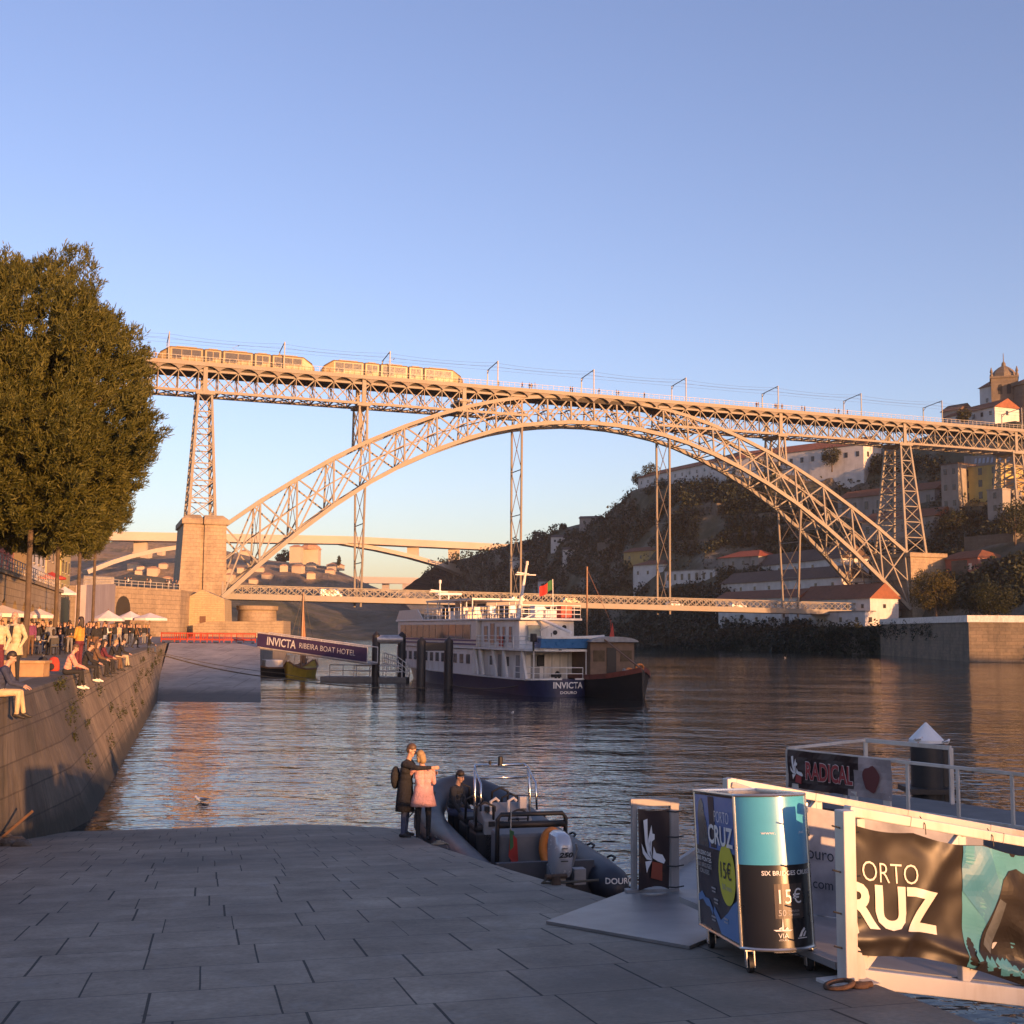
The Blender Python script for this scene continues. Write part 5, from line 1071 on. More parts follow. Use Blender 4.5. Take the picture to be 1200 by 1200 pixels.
def figure(k,fingers=True,vox=.011):
    """k: pose dict -> (body mesh, hair mesh, head centre)"""
    B=Body(); sc=k.get('sc',1.); fat=k.get('fat',1.); pz=k['pel']; P=V((0,0,pz)); up=nv(k.get('spine',(0,0,1))); tw=k.get('turn',0)
    rt=V((math.cos(tw),math.sin(tw),0)); fw=V((-math.sin(tw),math.cos(tw),0)); rt0=V((1,0,0))
    ch=P+up*.32; nk=P+up*.53; hd=nv(k.get('neck',tuple(up))); H=nk+hd*.17; 
    # trunk
    for f,w in ((-.02,.155),(.1,.150),(.2,.155),(.31,.175),(.40,.165)): c=P+up*f; B.ell(c-rt*.06,(w*.72*fat,.115*fat,.11),1 if f>.03 else (1 if k.get('long') else 2)); B.ell(c+rt*.06,(w*.72*fat,.115*fat,.11),1 if f>.03 else (1 if k.get('long') else 2))
    B.cone(nk-up*.06,nk-up*.06-rt*.15-up*.03,.065,.06,1); B.cone(nk-up*.06,nk-up*.06+rt*.15-up*.03,.065,.06,1); B.cone(nk-up*.05,H-hd*.04,.056,.052,0)
    # head
    hf=nv(k.get('face',(0,1,0))); hr=hf.cross(hd).normalized(); hf=hd.cross(hr).normalized() if False else nv(hf-hd*hf.dot(hd))
    B.ell(H+hd*.03-hf*.01,(.076,.088,.096),0) if True else 0
    B.cone(H-hd*.03+hf*.03,H-hd*.075+hf*.052,.058,.036,0); B.cone(H+hd*.02+hf*.082,H-hd*.018+hf*.098,.012,.017,0)
    for s in (-1,1): B.ell(H+hr*(s*.078)-hf*.005+hd*.0,(.016,.022,.032),0); B.ell(H+hr*(s*.031)+hf*.078+hd*.022,(.013,.012,.009),4)
    B.cone(H-hd*.052+hf*.074-hr*.018,H-hd*.052+hf*.074+hr*.018,.009,.009,5)
    # arms
    for s,(u,l,pn) in ((-1,k['armL']),(1,k['armR'])):
        sh=nk-up*.085+rt*(s*.185); e=sh+nv(u)*.29; w=e+nv(l)*.245; B.cone(sh,e,.062*fat,.05,1); B.cone(e,w,.05,.036,1 if k.get('sleeve',1) else 0)
        d=nv(l); pnv=nv(pn); sd=d.cross(pnv).normalized()   # palm normal, side
        if k.get('pockets'): B.ell(w+d*.03,(.045,.045,.05),1); continue
        B.cone(w,w+d*.03,.027,.03,0)
        if not fingers: B.ell(w+d*.09,(.035,.035,.075),0); continue
        for q in (-.024,-.008,.008,.024): B.cone(w+d*.02+sd*q*.7,w+d*.095+sd*q,.016,.0125,0)
        for q,L in ((-.029,.068),(-.010,.082),(.010,.077),(.028,.060)):
            a=w+d*.098+sd*q; m_=a+(d*.92+pnv*.25).normalized()*L*.5; t_=m_+(d*.6+pnv*.65).normalized()*L*.5; B.cone(a,m_,.0105,.0095,0); B.cone(m_,t_,.0095,.008,0)
        ts=-1 if s<0 else 1; a=w+d*.03-sd*.026*ts; m_=a+(d*.6-sd*ts*.75+pnv*.25).normalized()*.045; B.cone(a,m_,.0135,.0115,0); B.cone(m_,m_+(d*.9-sd*ts*.1+pnv*.3).normalized()*.035,.0115,.009,0)
    # legs
    for s,(u,l,ft) in ((-1,k['legL']),(1,k['legR'])):
        h=P+rt0*(s*.088)-V((0,0,.04)); kn=h+nv(u)*.42; an=kn+nv(l)*.41; B.cone(h,kn,.088*fat,.06,2); B.cone(kn,an,.06,.043,2)
        f=nv(ft); B.cone(an-V((0,0,.035)),an+f*.05-V((0,0,.04)),.043,.042,3); B.cone(an+f*.04-V((0,0,.05)),an+f*.15-V((0,0,.055)),.04,.03,3); B.cone(an-f*.045-V((0,0,.045)),an-V((0,0,.045)),.037,.04,3)
    me=B.mesh(vox)
    # hair
    hs=k.get('hair','short'); hm=None
    if hs!='bald':
        Q=Body(); Q.ell(H+hd*.055-hf*.022,(.086,.094,.088),0); Q.ell(H+hd*.0-hf*.055,(.078,.055,.085),0)
        if hs=='long': Q.cone(H-hf*.06,H-hd*.2-hf*.075,.072,.055,0); Q.cone(H-hf*.04+hr*.06,H-hd*.16+hr*.075-hf*.03,.03,.025,0); Q.cone(H-hf*.04-hr*.06,H-hd*.16-hr*.075-hf*.03,.03,.025,0)
        if hs=='bob': Q.cone(H-hf*.05,H-hd*.08-hf*.05,.08,.075,0); Q.ell(H-hd*.04+hr*.07,(.03,.05,.07),0); Q.ell(H-hd*.04-hr*.07,(.03,.05,.07),0)
        if hs=='bun': Q.ell(H+hd*.1-hf*.1,(.045,.045,.045),0)
        if hs=='fringe': Q=Body(); Q.ell(H-hd*.005-hf*.055,(.08,.055,.07),0)
        hm=Q.mesh(vox)
    return me,hm,H
EYE=M('eye_dark',(.03,.02,.018),.3); LIP=M('lip',(.38,.15,.12),.5)
MESHC={}
def person(label,pose,loc,rz,top,legs,hair='dark',shoe=None,group=None,skin=None,scale=1,fingers=True,vox=.011,key=None,name='person'):
    kk=key or id(pose)
    if kk not in MESHC: MESHC[kk]=figure(pose,fingers,vox)
    me,hm,H=MESHC[kk]; 
    if len(me.materials)<6:
        for _ in range(6-len(me.materials)): me.materials.append(SKIN)
    o=bpy.data.objects.new(name,me); COL.objects.link(o); o.location=loc; o.rotation_euler=(0,0,rz); o.scale=(scale,)*3; tag(o,label,'person',group)
    for i,mt in enumerate((skin or SKIN,top,legs,shoe or SHOE,EYE,LIP)): o.material_slots[i].link='OBJECT'; o.material_slots[i].material=mt
    if hm:
        if len(hm.materials)<1: hm.materials.append(SKIN)
        h=bpy.data.objects.new('hair',hm); COL.objects.link(h); h.parent=o; h.material_slots[0].link='OBJECT'; h.material_slots[0].material=HAIRS[hair]
    return o
D=(0,0,-1)
ARMD=lambda s:((.16*s,-.05,-1),(.06*s,.16,-1),(-s,.2,0))
STAND=dict(pel=.93,armL=ARMD(-1),armR=ARMD(1),legL=((-.03,.03,-1),(0,-.05,-1),(-.2,1,0)),legR=((.03,.03,-1),(0,-.05,-1),(.2,1,0)))
def pose(base=STAND,**k): d=dict(base); d.update(k); return d
HOLD=pose(armL=((-.25,.1,-1),(.35,1,.1),(.3,0,-1)),armR=((.25,.1,-1),(-.35,1,.15),(-.3,0,-1)))
STANDW=pose(hair='long',armL=((-.2,.05,-1),(.4,.8,.1),(1,0,.3)))
POCK=pose(pockets=1,armL=((-.4,-.15,-1),(.35,.45,-1),(1,0,0)),armR=((.4,-.15,-1),(-.35,.45,-1),(-1,0,0)),legL=((-.1,.05,-1),(-.02,-.05,-1),(-.3,1,0)))
WALK=pose(legL=((-.03,.42,-1),(0,.0,-1),(0,1,0)),legR=((.03,-.25,-1),(0,-.55,-1),(0,1,-.3)),armL=((-.15,-.35,-1),(0,.1,-1),(1,.2,0)),armR=((.15,.35,-1),(0,.45,-1),(-1,.2,0)),pel=.91)
WALKW=pose(WALK,hair='long')
SIT=pose(pel=.53,armL=((-.2,.35,-1),(.4,.9,.1),(.3,0,-1)),armR=((.2,.35,-1),(-.4,.9,-.1),(-.3,0,-1)),legL=((-.12,1,-.05),(0,.05,-1),(-.1,1,0)),legR=((.12,1,-.05),(0,-.1,-1),(.1,1,0)),spine=(0,.12,1))
SITW=pose(SIT,hair='long')
EDGE=pose(pel=.13,spine=(0,.30,1),neck=(0,.55,1),face=(0,1,-.6),armL=((-.15,.5,-1),(.25,.9,-.3),(.3,0,-1)),armR=((.15,.5,-1),(-.25,.9,-.3),(-.3,0,-1)),legL=((-.10,1,.02),(0,.18,-1),(0,1,-.3)),legR=((.12,1,.02),(.02,-.05,-1),(.1,1,-.2)))
EDGEW=pose(EDGE,hair='long',spine=(0,.1,1),neck=(0,.2,1),face=(-.3,1,-.2))
CROSS=pose(pel=.13,spine=(0,.05,1),hair='long',armL=((-.3,.3,-1),(.5,.9,-.2),(0,0,-1)),armR=((.3,.3,-1),(-.5,.9,-.2),(0,0,-1)),legL=((-.7,.75,.02),(.85,.3,-.12),(.6,.8,0)),legR=((.7,.75,.02),(-.85,.3,-.12),(-.6,.8,0)))
# ---- the couple
PINK=cl('pink',(.72,.36,.32)); BLACKC=cl('black',(.018,.018,.02)); JEAN=cl('denim',(.05,.07,.12)); DKJ=cl('dark_navy',(.025,.028,.04))
cpx=atr(490,980); 
MAN=pose(hair='short',pel=.96,spine=(.02,.10,1),neck=(.05,.42,1),face=(.1,1,-.9),long=1,armR=((.34,1,-.22),(-.10,1,.04),(-1,0,0)),armL=((-.2,.6,-.8),(.2,1,.1),(1,0,0)),fat=1.05)
WOM=pose(hair='bob',pel=.90,spine=(-.05,.03,1),neck=(-.25,.15,1),face=(-.5,1,-.2),armL=((-.35,.75,-.6),(-.35,.9,.3),(1,0,0)),armR=((.22,.25,-1),(-.75,.75,.35),(-1,0,0)),long=1,legL=((-.04,.02,-1),(0,-.04,-1),(-.2,1,0)),legR=((.05,.02,-1),(0,-.04,-1),(.2,1,0)))
wl=atr(492,981); ml=atr(483,978)
def skirt(o,pel,z1,r0,r1,mat,name,sy=.72,fat=1):
    m=MB(); n=28; prof=[(r0,pel+.12),(r0*1.06,pel-.02),(r0*1.1+.3*(r1-r0),pel-.02-(pel-.02-z1)*.4),(r1,z1),(r1-.012,z1),(r0*.9,pel)]
    vs=[(r*math.cos(2*math.pi*j/n)*(1+.035*math.sin(5*2*math.pi*j/n)*(i>1)),r*sy*math.sin(2*math.pi*j/n)*(1+.035*math.cos(4*2*math.pi*j/n)*(i>1)),z) for i,(r,z) in enumerate(prof) for j in range(n)]
    m.add(vs,[(i*n+j,i*n+(j+1)%n,(i+1)*n+(j+1)%n,(i+1)*n+j) for i in range(len(prof)-1) for j in range(n)]); return m.build(name,mat,o,smooth=True)
man=person('man in a long black coat hugging a woman in pink at the water edge',MAN,(wl.x-.31,wl.y+.10,rz(wl.x-.31,wl.y+.10)),R(-100),BLACKC,JEAN,'brown',vox=.0085,key='man',scale=1.02); skirt(man,.96,.50,.19,.25,BLACKC,'coat_skirt')
wom=person('woman in a pink coat hugged by a man in black at the water edge',WOM,(wl.x+.06,wl.y-.02,rz(wl.x,wl.y)),R(14),PINK,BLACKC,'blond',vox=.0085,key='wom',scale=.97); skirt(wom,.90,.62,.19,.27,PINK,'coat_skirt')
m=MB(); m.ell((0,-.20,1.12),(.15,.09,.22),14); m.build('backpack',BLACKC,man,smooth=True)
# ---- quay edge sitters and the man in the cream coat
CREAMC=cl('cream',(.50,.43,.27)); SALM=cl('salmon',(.66,.30,.22)); TAN=cl('tan',(.55,.40,.24)); MUST=cl('mustard',(.50,.24,.05)); MAR=cl('maroon',(.12,.02,.03)); NAVYC=cl('navy',(.03,.04,.08)); GREYC=cl('grey',(.18,.18,.19)); WHITEC=cl('white',(.65,.62,.58)); PURC=cl('plum',(.16,.04,.10)); OLIVE=cl('olive',(.09,.085,.045)); BEIGE=cl('beige',(.42,.33,.22)); REDC=cl('red',(.45,.05,.03)); TEAL=cl('teal',(.04,.12,.12)); LJEAN=cl('light_denim',(.22,.27,.34)); BRC=cl('brown',(.13,.07,.04))
def edge(px,py): # seat point on the wall edge nearest the pixel column
    d=atz(px,py,QZ); y=d.y
    for _ in range(20):
        x=xtop(y)-.12; q=(x/y)
        y=y*1.0
        break
    return V((xtop(d.y)-.10,d.y,QZ))
def onedge(px):
    lo,hi=20,200
    for _ in range(40):
        y=(lo+hi)/2; x=xtop(y); c=(V((x,y,QZ))-CP); sx=600+F0*c.dot(CR)/c.dot(CF)
        if sx<px: lo=y
        else: hi=y
    return V((xtop(y)-.16,y,QZ))
ERZ=R(-90)-math.atan(.255)*-1
def esit(label,px,ps,top,legs,hair='dark',shoe=None,key=None,rz=R(-75),sk=1):
    p=onedge(px); return person(label,ps,(p.x,p.y,QZ+.0),rz,top,legs,hair,shoe,key=key,vox=.011)
esit('person in navy and tan trousers on the wall edge at the far left, legs hanging',6,EDGE,NAVYC,TAN,'dark',SHOE,'edge')
esit('person in a salmon sweatshirt sitting on the wall edge with white trainers, looking down',84,EDGE,SALM,BLACKC,'brown',SHOEW,'edge')
esit('person in black sitting on the wall edge, just behind the one in salmon',103,EDGE,BLACKC,BLACKC,'dark',SHOEW,'edge')
esit('long-haired person in a brown jacket sitting in the group on the wall edge',116,EDGEW,BRC,BLACKC,'brown',SHOE,'edgew')
esit('person in maroon sitting in the group on the wall edge',124,EDGEW,MAR,BLACKC,'dark',SHOE,'edgew')
esit('blond person in black and brown trousers sitting in the wall edge group',133,EDGE,BLACKC,BRC,'blond',SHOE,'edge')
esit('person in black with pale trousers at the far end of the wall edge group',142,EDGE,BLACKC,BEIGE,'dark',SHOE,'edge')
esit('person in black sitting on the wall edge near the second slipway',177,EDGEW,BLACKC,JEAN,'dark',SHOEW,'edgew')
def onq(px,d): q=at(px,780,d); return V((q.x,q.y,QZ))
CR_M=pose(POCK,hair='fringe',face=(0,1,-.35),neck=(0,.12,1),fat=1.12,long=1)
cm=person('bald man in a cream coat with hands in his pockets on the quay',CR_M,onq(15,31),R(172),CREAMC,BLACKC,'grey',key='cream',vox=.009,scale=1.03); 
m=MB(); n=20; prof=[(.215,.93),(.235,.75),(.25,.66),(.24,.66),(.2,.9)]; m.add([(r*math.cos(a),r*.7*math.sin(a),z) for r,z in prof for a in [2*math.pi*j/n for j in range(n)]],[(i*n+j,i*n+(j+1)%n,(i+1)*n+(j+1)%n,(i+1)*n+j) for i in range(len(prof)-1) for j in range(n)]); m.build('coat_skirt',CREAMC,cm,smooth=True)
m=MB(); m.slab([(-.05,.12,1.4),(.05,.12,1.4),(.035,.155,1.15),(.02,.165,.95),(-.02,.165,.95),(-.035,.155,1.15)],(0,.02,0)); m.build('shirt_front',BLACKC,cm)
person('person in a pale cream coat cut by the left edge, beside the bald man',POCK,onq(-5,29.5),R(200),CREAMC,MAR,'grey',key='pock')
person('woman in a mustard top holding her phone out, standing on the quay',pose(HOLD,hair='long'),onq(92,38.5),R(80),MUST,MAR,'dark',key='holdw')
person('person in a dark jacket and pale trousers standing among the first café tables',HOLD,onq(52,80),R(160),BLACKC,WHITEC,'dark',key='hold')
person('woman in a long dark coat walking along the quay near the second slipway',pose(WALKW),onq(158,86),R(-60),BRC,BLACKC,'dark',key='walkw')
# ---- bags and bench
t=thing('wooden_bench','square pale wooden bench block behind the bald man','bench',onq(30,34)); m=MB(); m.box((0,0,.42),(1.3,.55,.08)); m.build('seat',M('bench_wood',(.42,.26,.13),.6,var=.25,scale=4),t,bev=.01); m=MB(); m.box((0,0,.19),(1.2,.48,.38)); m.build('base',M('bench_side',(.36,.22,.11),.6,var=.2),t,bev=.01)
def bag(l,p,mt,mt2):
    t=thing('backpack',l,'bag',p,rnd.uniform(-.5,.5)); m=MB(); m.lathe([(.17,0),(.2,.06),(.19,.3),(.13,.42),(.04,.46)],(0,0,0),14,sy=.7); m.build('body',mt,t,smooth=True); m=MB(); m.tube([(0,0,.45),(.05,0,.52),(-.05,0,.52),(0,0,.45)],.012,5); m.build('handle',mt2,t); m=MB(); m.ell((0,-.15,.14),(.12,.05,.11)); m.build('pocket',mt2,t,smooth=True)
bag('red backpack on the quay beside the people on the wall edge',onq(63,38.5),REDC,BLACKC); bag('dark backpack with grey pocket beside the red backpack',onq(50,38.8),BLACKC,GREYC)
t=thing('plate_of_food','pale plate of snacks on the wall edge by the sitting group','food',onedge(109)+V((-.35,0,.01))); m=MB(); m.lathe([(.0,.0),(.22,.0),(.3,.03),(.29,.04),(.2,.015),(0,.015)],(0,0,0),18); m.build('plate',WHITEC,t,smooth=True); m=MB(); [m.ell((.12*math.cos(i),.12*math.sin(i),.05),(.06,.05,.04),8) for i in range(6)]; m.build('snacks',TAN,t)
# ---- parasols
CAN=M('parasol_canvas',(.72,.64,.60),.8,var=.05); CANR=M('canvas_red',(.50,.05,.03),.8,var=.05)
def parasol(l,px,py_top,py_rim,Y,wpx,canvas,g,base=QZ):
    p=at(px,py_top,Y); r=wpx/2/F0*Y; zr=at(px,py_rim,Y).z; zt=p.z; t=thing('parasol',l,'parasol',(p.x,p.y,base),rnd.uniform(0,1),g); m=MB(); n=8; k=3; z0=zr-base; z1=zt-base; vs=[(0,0,z1)]
    for i in range(1,k+1):
        f=i/k
        for j in range(n*2): a=math.pi*j/n; rr_=r*f*(1 if j%2==0 else .955); vs.append((rr_*math.cos(a),rr_*math.sin(a),z1-(z1-z0)*f**.9))
    for j in range(n*2): a=math.pi*j/n; vs.append((r*(1 if j%2==0 else .955)*math.cos(a),r*(1 if j%2==0 else .955)*math.sin(a),z0-.22))
    q=n*2; fs=[(0,1+j,1+(j+1)%q) for j in range(q)]+[(1+i*q+j,1+(i+1)*q+j,1+(i+1)*q+(j+1)%q,1+i*q+(j+1)%q) for i in range(k) for j in range(q)]; m.add(vs,fs); m.build('canopy',canvas,t)
    m=MB(); m.tube([(0,0,0),(0,0,z1+.1)],.035,6); m.build('pole',WOODB,t); m=MB(); m.lathe([(.4,0),(.4,.08),(.1,.12)],(0,0,0),12); m.build('base',GREY,t)
    m=MB(); [m.tube([(0,0,z1-.25),(r*.95*math.cos(math.pi*j/4),r*.95*math.sin(math.pi*j/4),z0)],.015,4) for j in range(8)]; m.build('rib',WOODB,t)
for a in [('large white parasol nearest, at the left edge behind the bald man',3,709,719,72,68,CAN),('white parasol right of the nearest one, behind the first pine trunk',46,713,721,88,38,CAN),('white parasol left of the three by the tunnel mouth',127,715,725,106,38,CAN),('white parasol in the middle of the three by the tunnel mouth',153,716,724,120,34,CAN),('flat white parasol right of the three by the tunnel mouth',176,718,724.5,112,40,CAN),('small white parasol farther back, between the pine trunks',28,716,721,98,26,CAN)]: parasol(*a,'white parasols on the quay')
parasol('white parasol up on the terrace, under the red canopy',76,687,695,121,28,CAN,None,8.1); parasol('wide red parasol on the terrace in front of the white house',61,670,676.5,118,32,CANR,None,8.1)
# ---- café crowd with tables and chairs
def chair_proto():
    t=thing('cafe_chair','dark café chair among the tables under the white parasols','chair',(0,0,0),0,'café chairs on the quay'); m=MB(); m.box((0,0,.44),(.42,.42,.04)); m.build('seat',BLK,t); m=MB(); m.box((0,-.2,.72),(.4,.03,.3)); m.build('backrest',BLK,t)
    for x in (-.18,.18):
        for y in (-.18,.18): m=MB(); m.beam((x,y,0),(x,y,.44 if y>0 else .86),.03); m.build('leg',BLK,t)
    return t
def table_proto():
    t=thing('cafe_table','round café table among the crowd under the white parasols','table',(0,0,0),0,'café tables on the quay'); m=MB(); m.lathe([(.38,.70),(.4,.72),(.4,.74),(.0,.74)],(0,0,0),18); m.build('tabletop',WHITEC,t); m=MB(); m.tube([(0,0,0),(0,0,.7)],.03,6); m.build('stem',BLK,t); m=MB(); m.lathe([(.25,0),(.25,.03),(.03,.06)],(0,0,0),12); m.build('foot',BLK,t); return t
CP_=chair_proto(); TP_=table_proto(); used={'c':0,'t':0}
def put(pr,k,loc,rz):
    if used[k]==0: used[k]=1; pr.location=loc; pr.rotation_euler=(0,0,rz); return
    dup(pr,loc,rz)
TOPS=[('black',BLACKC,9),('navy',NAVYC,6),('grey',GREYC,3),('brown',BRC,2),('plum',PURC,1),('olive',OLIVE,1),('white',WHITEC,1),('red',REDC,1),('teal',TEAL,1),('beige',BEIGE,1),('maroon',MAR,1)]
LEGS=[JEAN,BLACKC,GREYC,NAVYC,LJEAN,BRC]; cr=random.Random(21); pool=[t for t in TOPS for _ in range(t[2])]
SITC=pose(SIT); crowdposes={'sitting':[('sit',SIT),('sitw',SITW)],'standing':[('stand',STAND),('standw',STANDW),('hold',HOLD),('pockc',pose(POCK)),('walk',WALK)]}
def crowd(kind,p,rz,tn=None):
    tname,tm_,_=tn or cr.choice(pool); key,ps=cr.choice(crowdposes[kind]); long_=ps.get('hair')=='long'
    li=cr.randrange(6); ln=('blue jeans','black trousers','grey trousers','navy trousers','pale jeans','brown trousers')[li]; zone='near the pines' if p[1]<78 else ('behind the pines' if p[1]<98 else 'by the tunnel parasols')
    person(('long-haired ' if long_ else '')+'person in '+tname+' top and '+ln+(' at a café table ' if kind=='sitting' else ' standing in the crowd ')+zone,ps,p,rz,tm_,LEGS[li],cr.choice(['dark','dark','brown','blond']),None,'quay crowd, '+tname+' and '+ln+', '+kind+' '+zone+(' long' if long_ else ' short'),key=key+'_c',fingers=False,vox=.02,scale=cr.uniform(.94,1.05))
spots=[]
for i in range(23):
    for _ in range(50):
        d=cr.uniform(60,112); x=xtop(d)-cr.uniform(3.2,14)
        if all((x-a)**2+(d-b)**2>2.3**2*1.6 for a,b in spots) and (d<100 or x<xtop(d)-5): spots.append((x,d)); break
for x,d in spots:
    put(TP_,'t',(x,d,QZ),0); n=cr.choice([2,3,3,4]); a0=cr.uniform(0,6)
    for k in range(n):
        a=a0+k*2*math.pi/n; p=(x+.82*math.cos(a),d+.82*math.sin(a),QZ); rzz=a+math.pi/2; put(CP_,'c',p,rzz); crowd('sitting',V(p)+V((0,0,-.0)),rzz)
for i in range(190):
    for _ in range(30):
        d=cr.uniform(58,116); x=xtop(d)-cr.uniform(1.5,12.5)
        if all((x-a)**2+(d-b)**2>1.3 for a,b in spots): break
    crowd('standing',V((x,d,QZ)),cr.uniform(0,6.28)); spots.append((x,d)) if False else None
# people on the terrace by the pier and on the road wall
for i,(px,Y) in enumerate([(146,200),(150,200),(153,201),(172,205),(176,205),(195,209),(198,209),(202,209),(206,210),(209,211)]):
    q=at(px,690,Y+3); person('small figure standing at the railing of the stone terrace by the left pier',STAND if i%2 else HOLD,(q.x,q.y,11.6),cr.uniform(0,6),(BLACKC,WHITEC,NAVYC,BRC,BEIGE)[i%5],LEGS[i%4],'dark',None,'people on the terrace by the left pier',key='stand_c' if i%2 else 'hold_c',fingers=False,vox=.02)
for i,px in enumerate([92,97,103,108,113,118,124,128]):
    f=(px-85)/50; q=A_=V((-46,128,QZ)).lerp(V((-59.6,178,QZ)),f)+V((-1.,-.3,6+2*f)); 
person('person sitting on stone steps by the buttress door, left of two',SIT,(at(211,735,219).x,219,QZ),3,BLACKC,JEAN,key='sit_c',fingers=False,vox=.02); person('person standing by the buttress door, right of two',STAND,(at(216,735,219).x,219,QZ),2.5,NAVYC,JEAN,key='stand_c',fingers=False,vox=.02)
# people on the upper deck and on the right quay
dpx=[172,175,179,182,540,586,613,622,625,628,670,673,703,724,727,756,888,891,909,912,914,917,941,945,979,984,995]
for i,px in enumerate(dpx):
    q=pl_=None; d=ray(px,430); n=BN; s=((BA-CP).dot(n)/d.dot(n)); P_=CP+d*s; s_=(P_-BA).dot(BE); o=3.5-(i%3)*.3
    person('tiny figure in '+('black','maroon','navy','brown','grey')[i%5]+(' standing' if i%2 else ' walking')+' on the near footway of the upper bridge deck',STAND if i%2 else WALK,bp(s_,o,DZ-.1),cr.uniform(0,6),(BLACKC,MAR,NAVYC,BRC,GREYC)[i%5],LEGS[i%5],'dark',None,'people on the upper bridge deck',key='stand_c' if i%2 else 'walk_c',fingers=False,vox=.02,scale=1.03)
for i,(px,Y) in enumerate([(1098,255),(1104,250),(1113,246),(1120,240),(1128,238),(1140,232),(1150,230),(1157,226),(1170,222)]):
    q=at(px,722,Y); person('tiny figure behind the white parapet under the trees of the right quay',STAND if i%2 else HOLD,(q.x,q.y,6.92),cr.uniform(0,6),(BLACKC,WHITEC,GREYC,NAVYC)[i%4],JEAN,'dark',None,'people on the right stone quay',key='stand_c' if i%2 else 'hold_c',fingers=False,vox=.02)
# red plastic barriers
BARR=M('barrier_red',(.40,.05,.025),.5,var=.08)
def barrier(l,p,rz):
    t=thing('barrier',l,'barrier',p,rz,'red barriers above the second slipway'); m=MB(); m.box((0,0,.95),(2.0,.08,.12)); m.box((0,0,.35),(2.0,.08,.16)); m.box((-.96,0,.55),(.08,.09,.95)); m.box((.96,0,.55),(.08,.09,.95)); [m.box((-.8+.2*k,0,.65),(.05,.05,.52)) for k in range(9)]; m.build('panel',BARR,t)
    for x in (-.7,.7): m=MB(); m.box((x,0,.05),(.12,.5,.09)); m.build('foot',BLK,t)
LBR=['first from the left','second from the left','third from the left','fourth from the left','fifth from the left','sixth from the left','rightmost']
for i,px in enumerate([200,216,231,246,260,274,288]): q=at(px,752,116.5); barrier('red plastic barrier at the top of the second slipway, '+LBR[i],(q.x,q.y,QZ+.004),.08*(i%3-1))
# ============================================================= foreground on the slipway
GW=M('gangway_white',(.58,.55,.51),.45,var=.06,scale=2,dirt=(.30,.22,.15)); ALU=M('aluminium',(.62,.60,.57),.28,.9,var=.05); 
def tilt(o,loc,r):
    n=V((RK*DH.x,RK*DH.y,1)).normalized(); x=V((math.cos(r),math.sin(r),0)); x=(x-n*x.dot(n)).normalized(); y=n.cross(x); o.location=loc; mm=Matrix((x,y,n)).transposed(); o.rotation_euler=mm.to_euler(); return o
def vinyl(name,c,rough=.3,v=.06,spec=.5,coat=0):
    m=M(name,c,rough,var=v,spec=spec); m.node_tree.nodes['Principled BSDF'].inputs['Coat Weight'].default_value=coat; m.node_tree.nodes['Principled BSDF'].inputs['Coat Roughness'].default_value=.12; return m
KB=vinyl('kiosk_black',(.016,.016,.018),.3,coat=.6); KC_=vinyl('kiosk_cyan',(.025,.34,.52),.3,coat=.6); KBL=vinyl('kiosk_blue',(.015,.14,.40),.35,coat=.3); KD=vinyl('kiosk_navy',(.012,.016,.032),.4); KLB=vinyl('kiosk_lightblue',(.03,.20,.42),.4); KY=vinyl('kiosk_yellow',(.62,.55,.05),.5); KW=vinyl('kiosk_white',(.72,.72,.72),.45); KBR=vinyl('kiosk_brown',(.06,.045,.04),.45); KGR=vinyl('kiosk_grey',(.35,.35,.36),.5)
kl=atr(876,1141); kio=thing('ticket_kiosk','wheeled ticket kiosk, cyan over black with rounded front and PORTO CRUZ side panel','kiosk'); tilt(kio,V((kl.x-.03,kl.y,rz(kl.x-.03,kl.y))),R(5))
KWD,KDP,KZ0,KZ1=.53,1.22,.17,1.25; KR=.305; KCX=KWD/2; KCY=math.sqrt(KR**2-KCX**2)-.0; HA=math.asin(KCX/KR)
def arcp(s,off=0): th=s/KR; return (KCX+(KR+off)*math.sin(th),KCY-(KR+off)*math.cos(th))
def arcpoly(off=0,n=18): return [arcp(-HA*KR+2*HA*KR*i/n,off) for i in range(n+1)]
m=MB(); m.prism(arcpoly()+[(KWD,KDP),(0,KDP)],KZ0,KZ1); m.build('body',KB,kio,smooth='a')
m=MB(); ap_=arcpoly(.0035,24); zc=.76; m.v=[(x,y,z) for z in (zc,KZ1-.01) for x,y in ap_]; m.f=[(i,i+1,26+i,25+i) for i in range(24)]; m.m=[0]*24
fp=m.build('front_cyan_panel',KC_,kio,smooth=True)
def ft(s_,s,z,w,h,mat=KW,bold=0): text(s_,mat,kio,(0,0,0),(1,0,0),(0,0,1),w=w,h=h,bold=bold,bend=lambda a,b:(*arcp(s+a,.0075),z+b))
ft('www.               .net',.06,.985,.36,.018); ft('SIX BRIDGES CRUISES',.085,.705,.43,.032,bold=.012)
m=MB(); 
for i in range(8): a=arcp(-.05+.23*i/8,.0035);b_=arcp(-.05+.23*(i+1)/8,.0035); m.add([(*a,.39),(*b_,.39),(*b_,.63),(*a,.63)],[(0,1,2,3)])
m.build('price_patch',KBR,kio); ft('15€',.072,.545,.18,.105); ft('50',.0,.43,.055,.042,KGR); ft('minutos',.09,.444,.09,.018,KGR); ft('minutes',.09,.418,.09,.018,KGR)
ft('VIA',.0,.275,.075,.032); ft('d\'OURO',.0,.245,.07,.012); ft('CENTRO DE RESERVAS',.06,.185,.2,.012,KGR); ft('RESERVATION CENTER',.06,.165,.26,.012,KGR)
m=MB()
def sp(pts,off=.0075,z=0): 
    P=[(*arcp(x,off),z_) for x,z_ in pts]; m.add(P,[tuple(range(len(P)))])
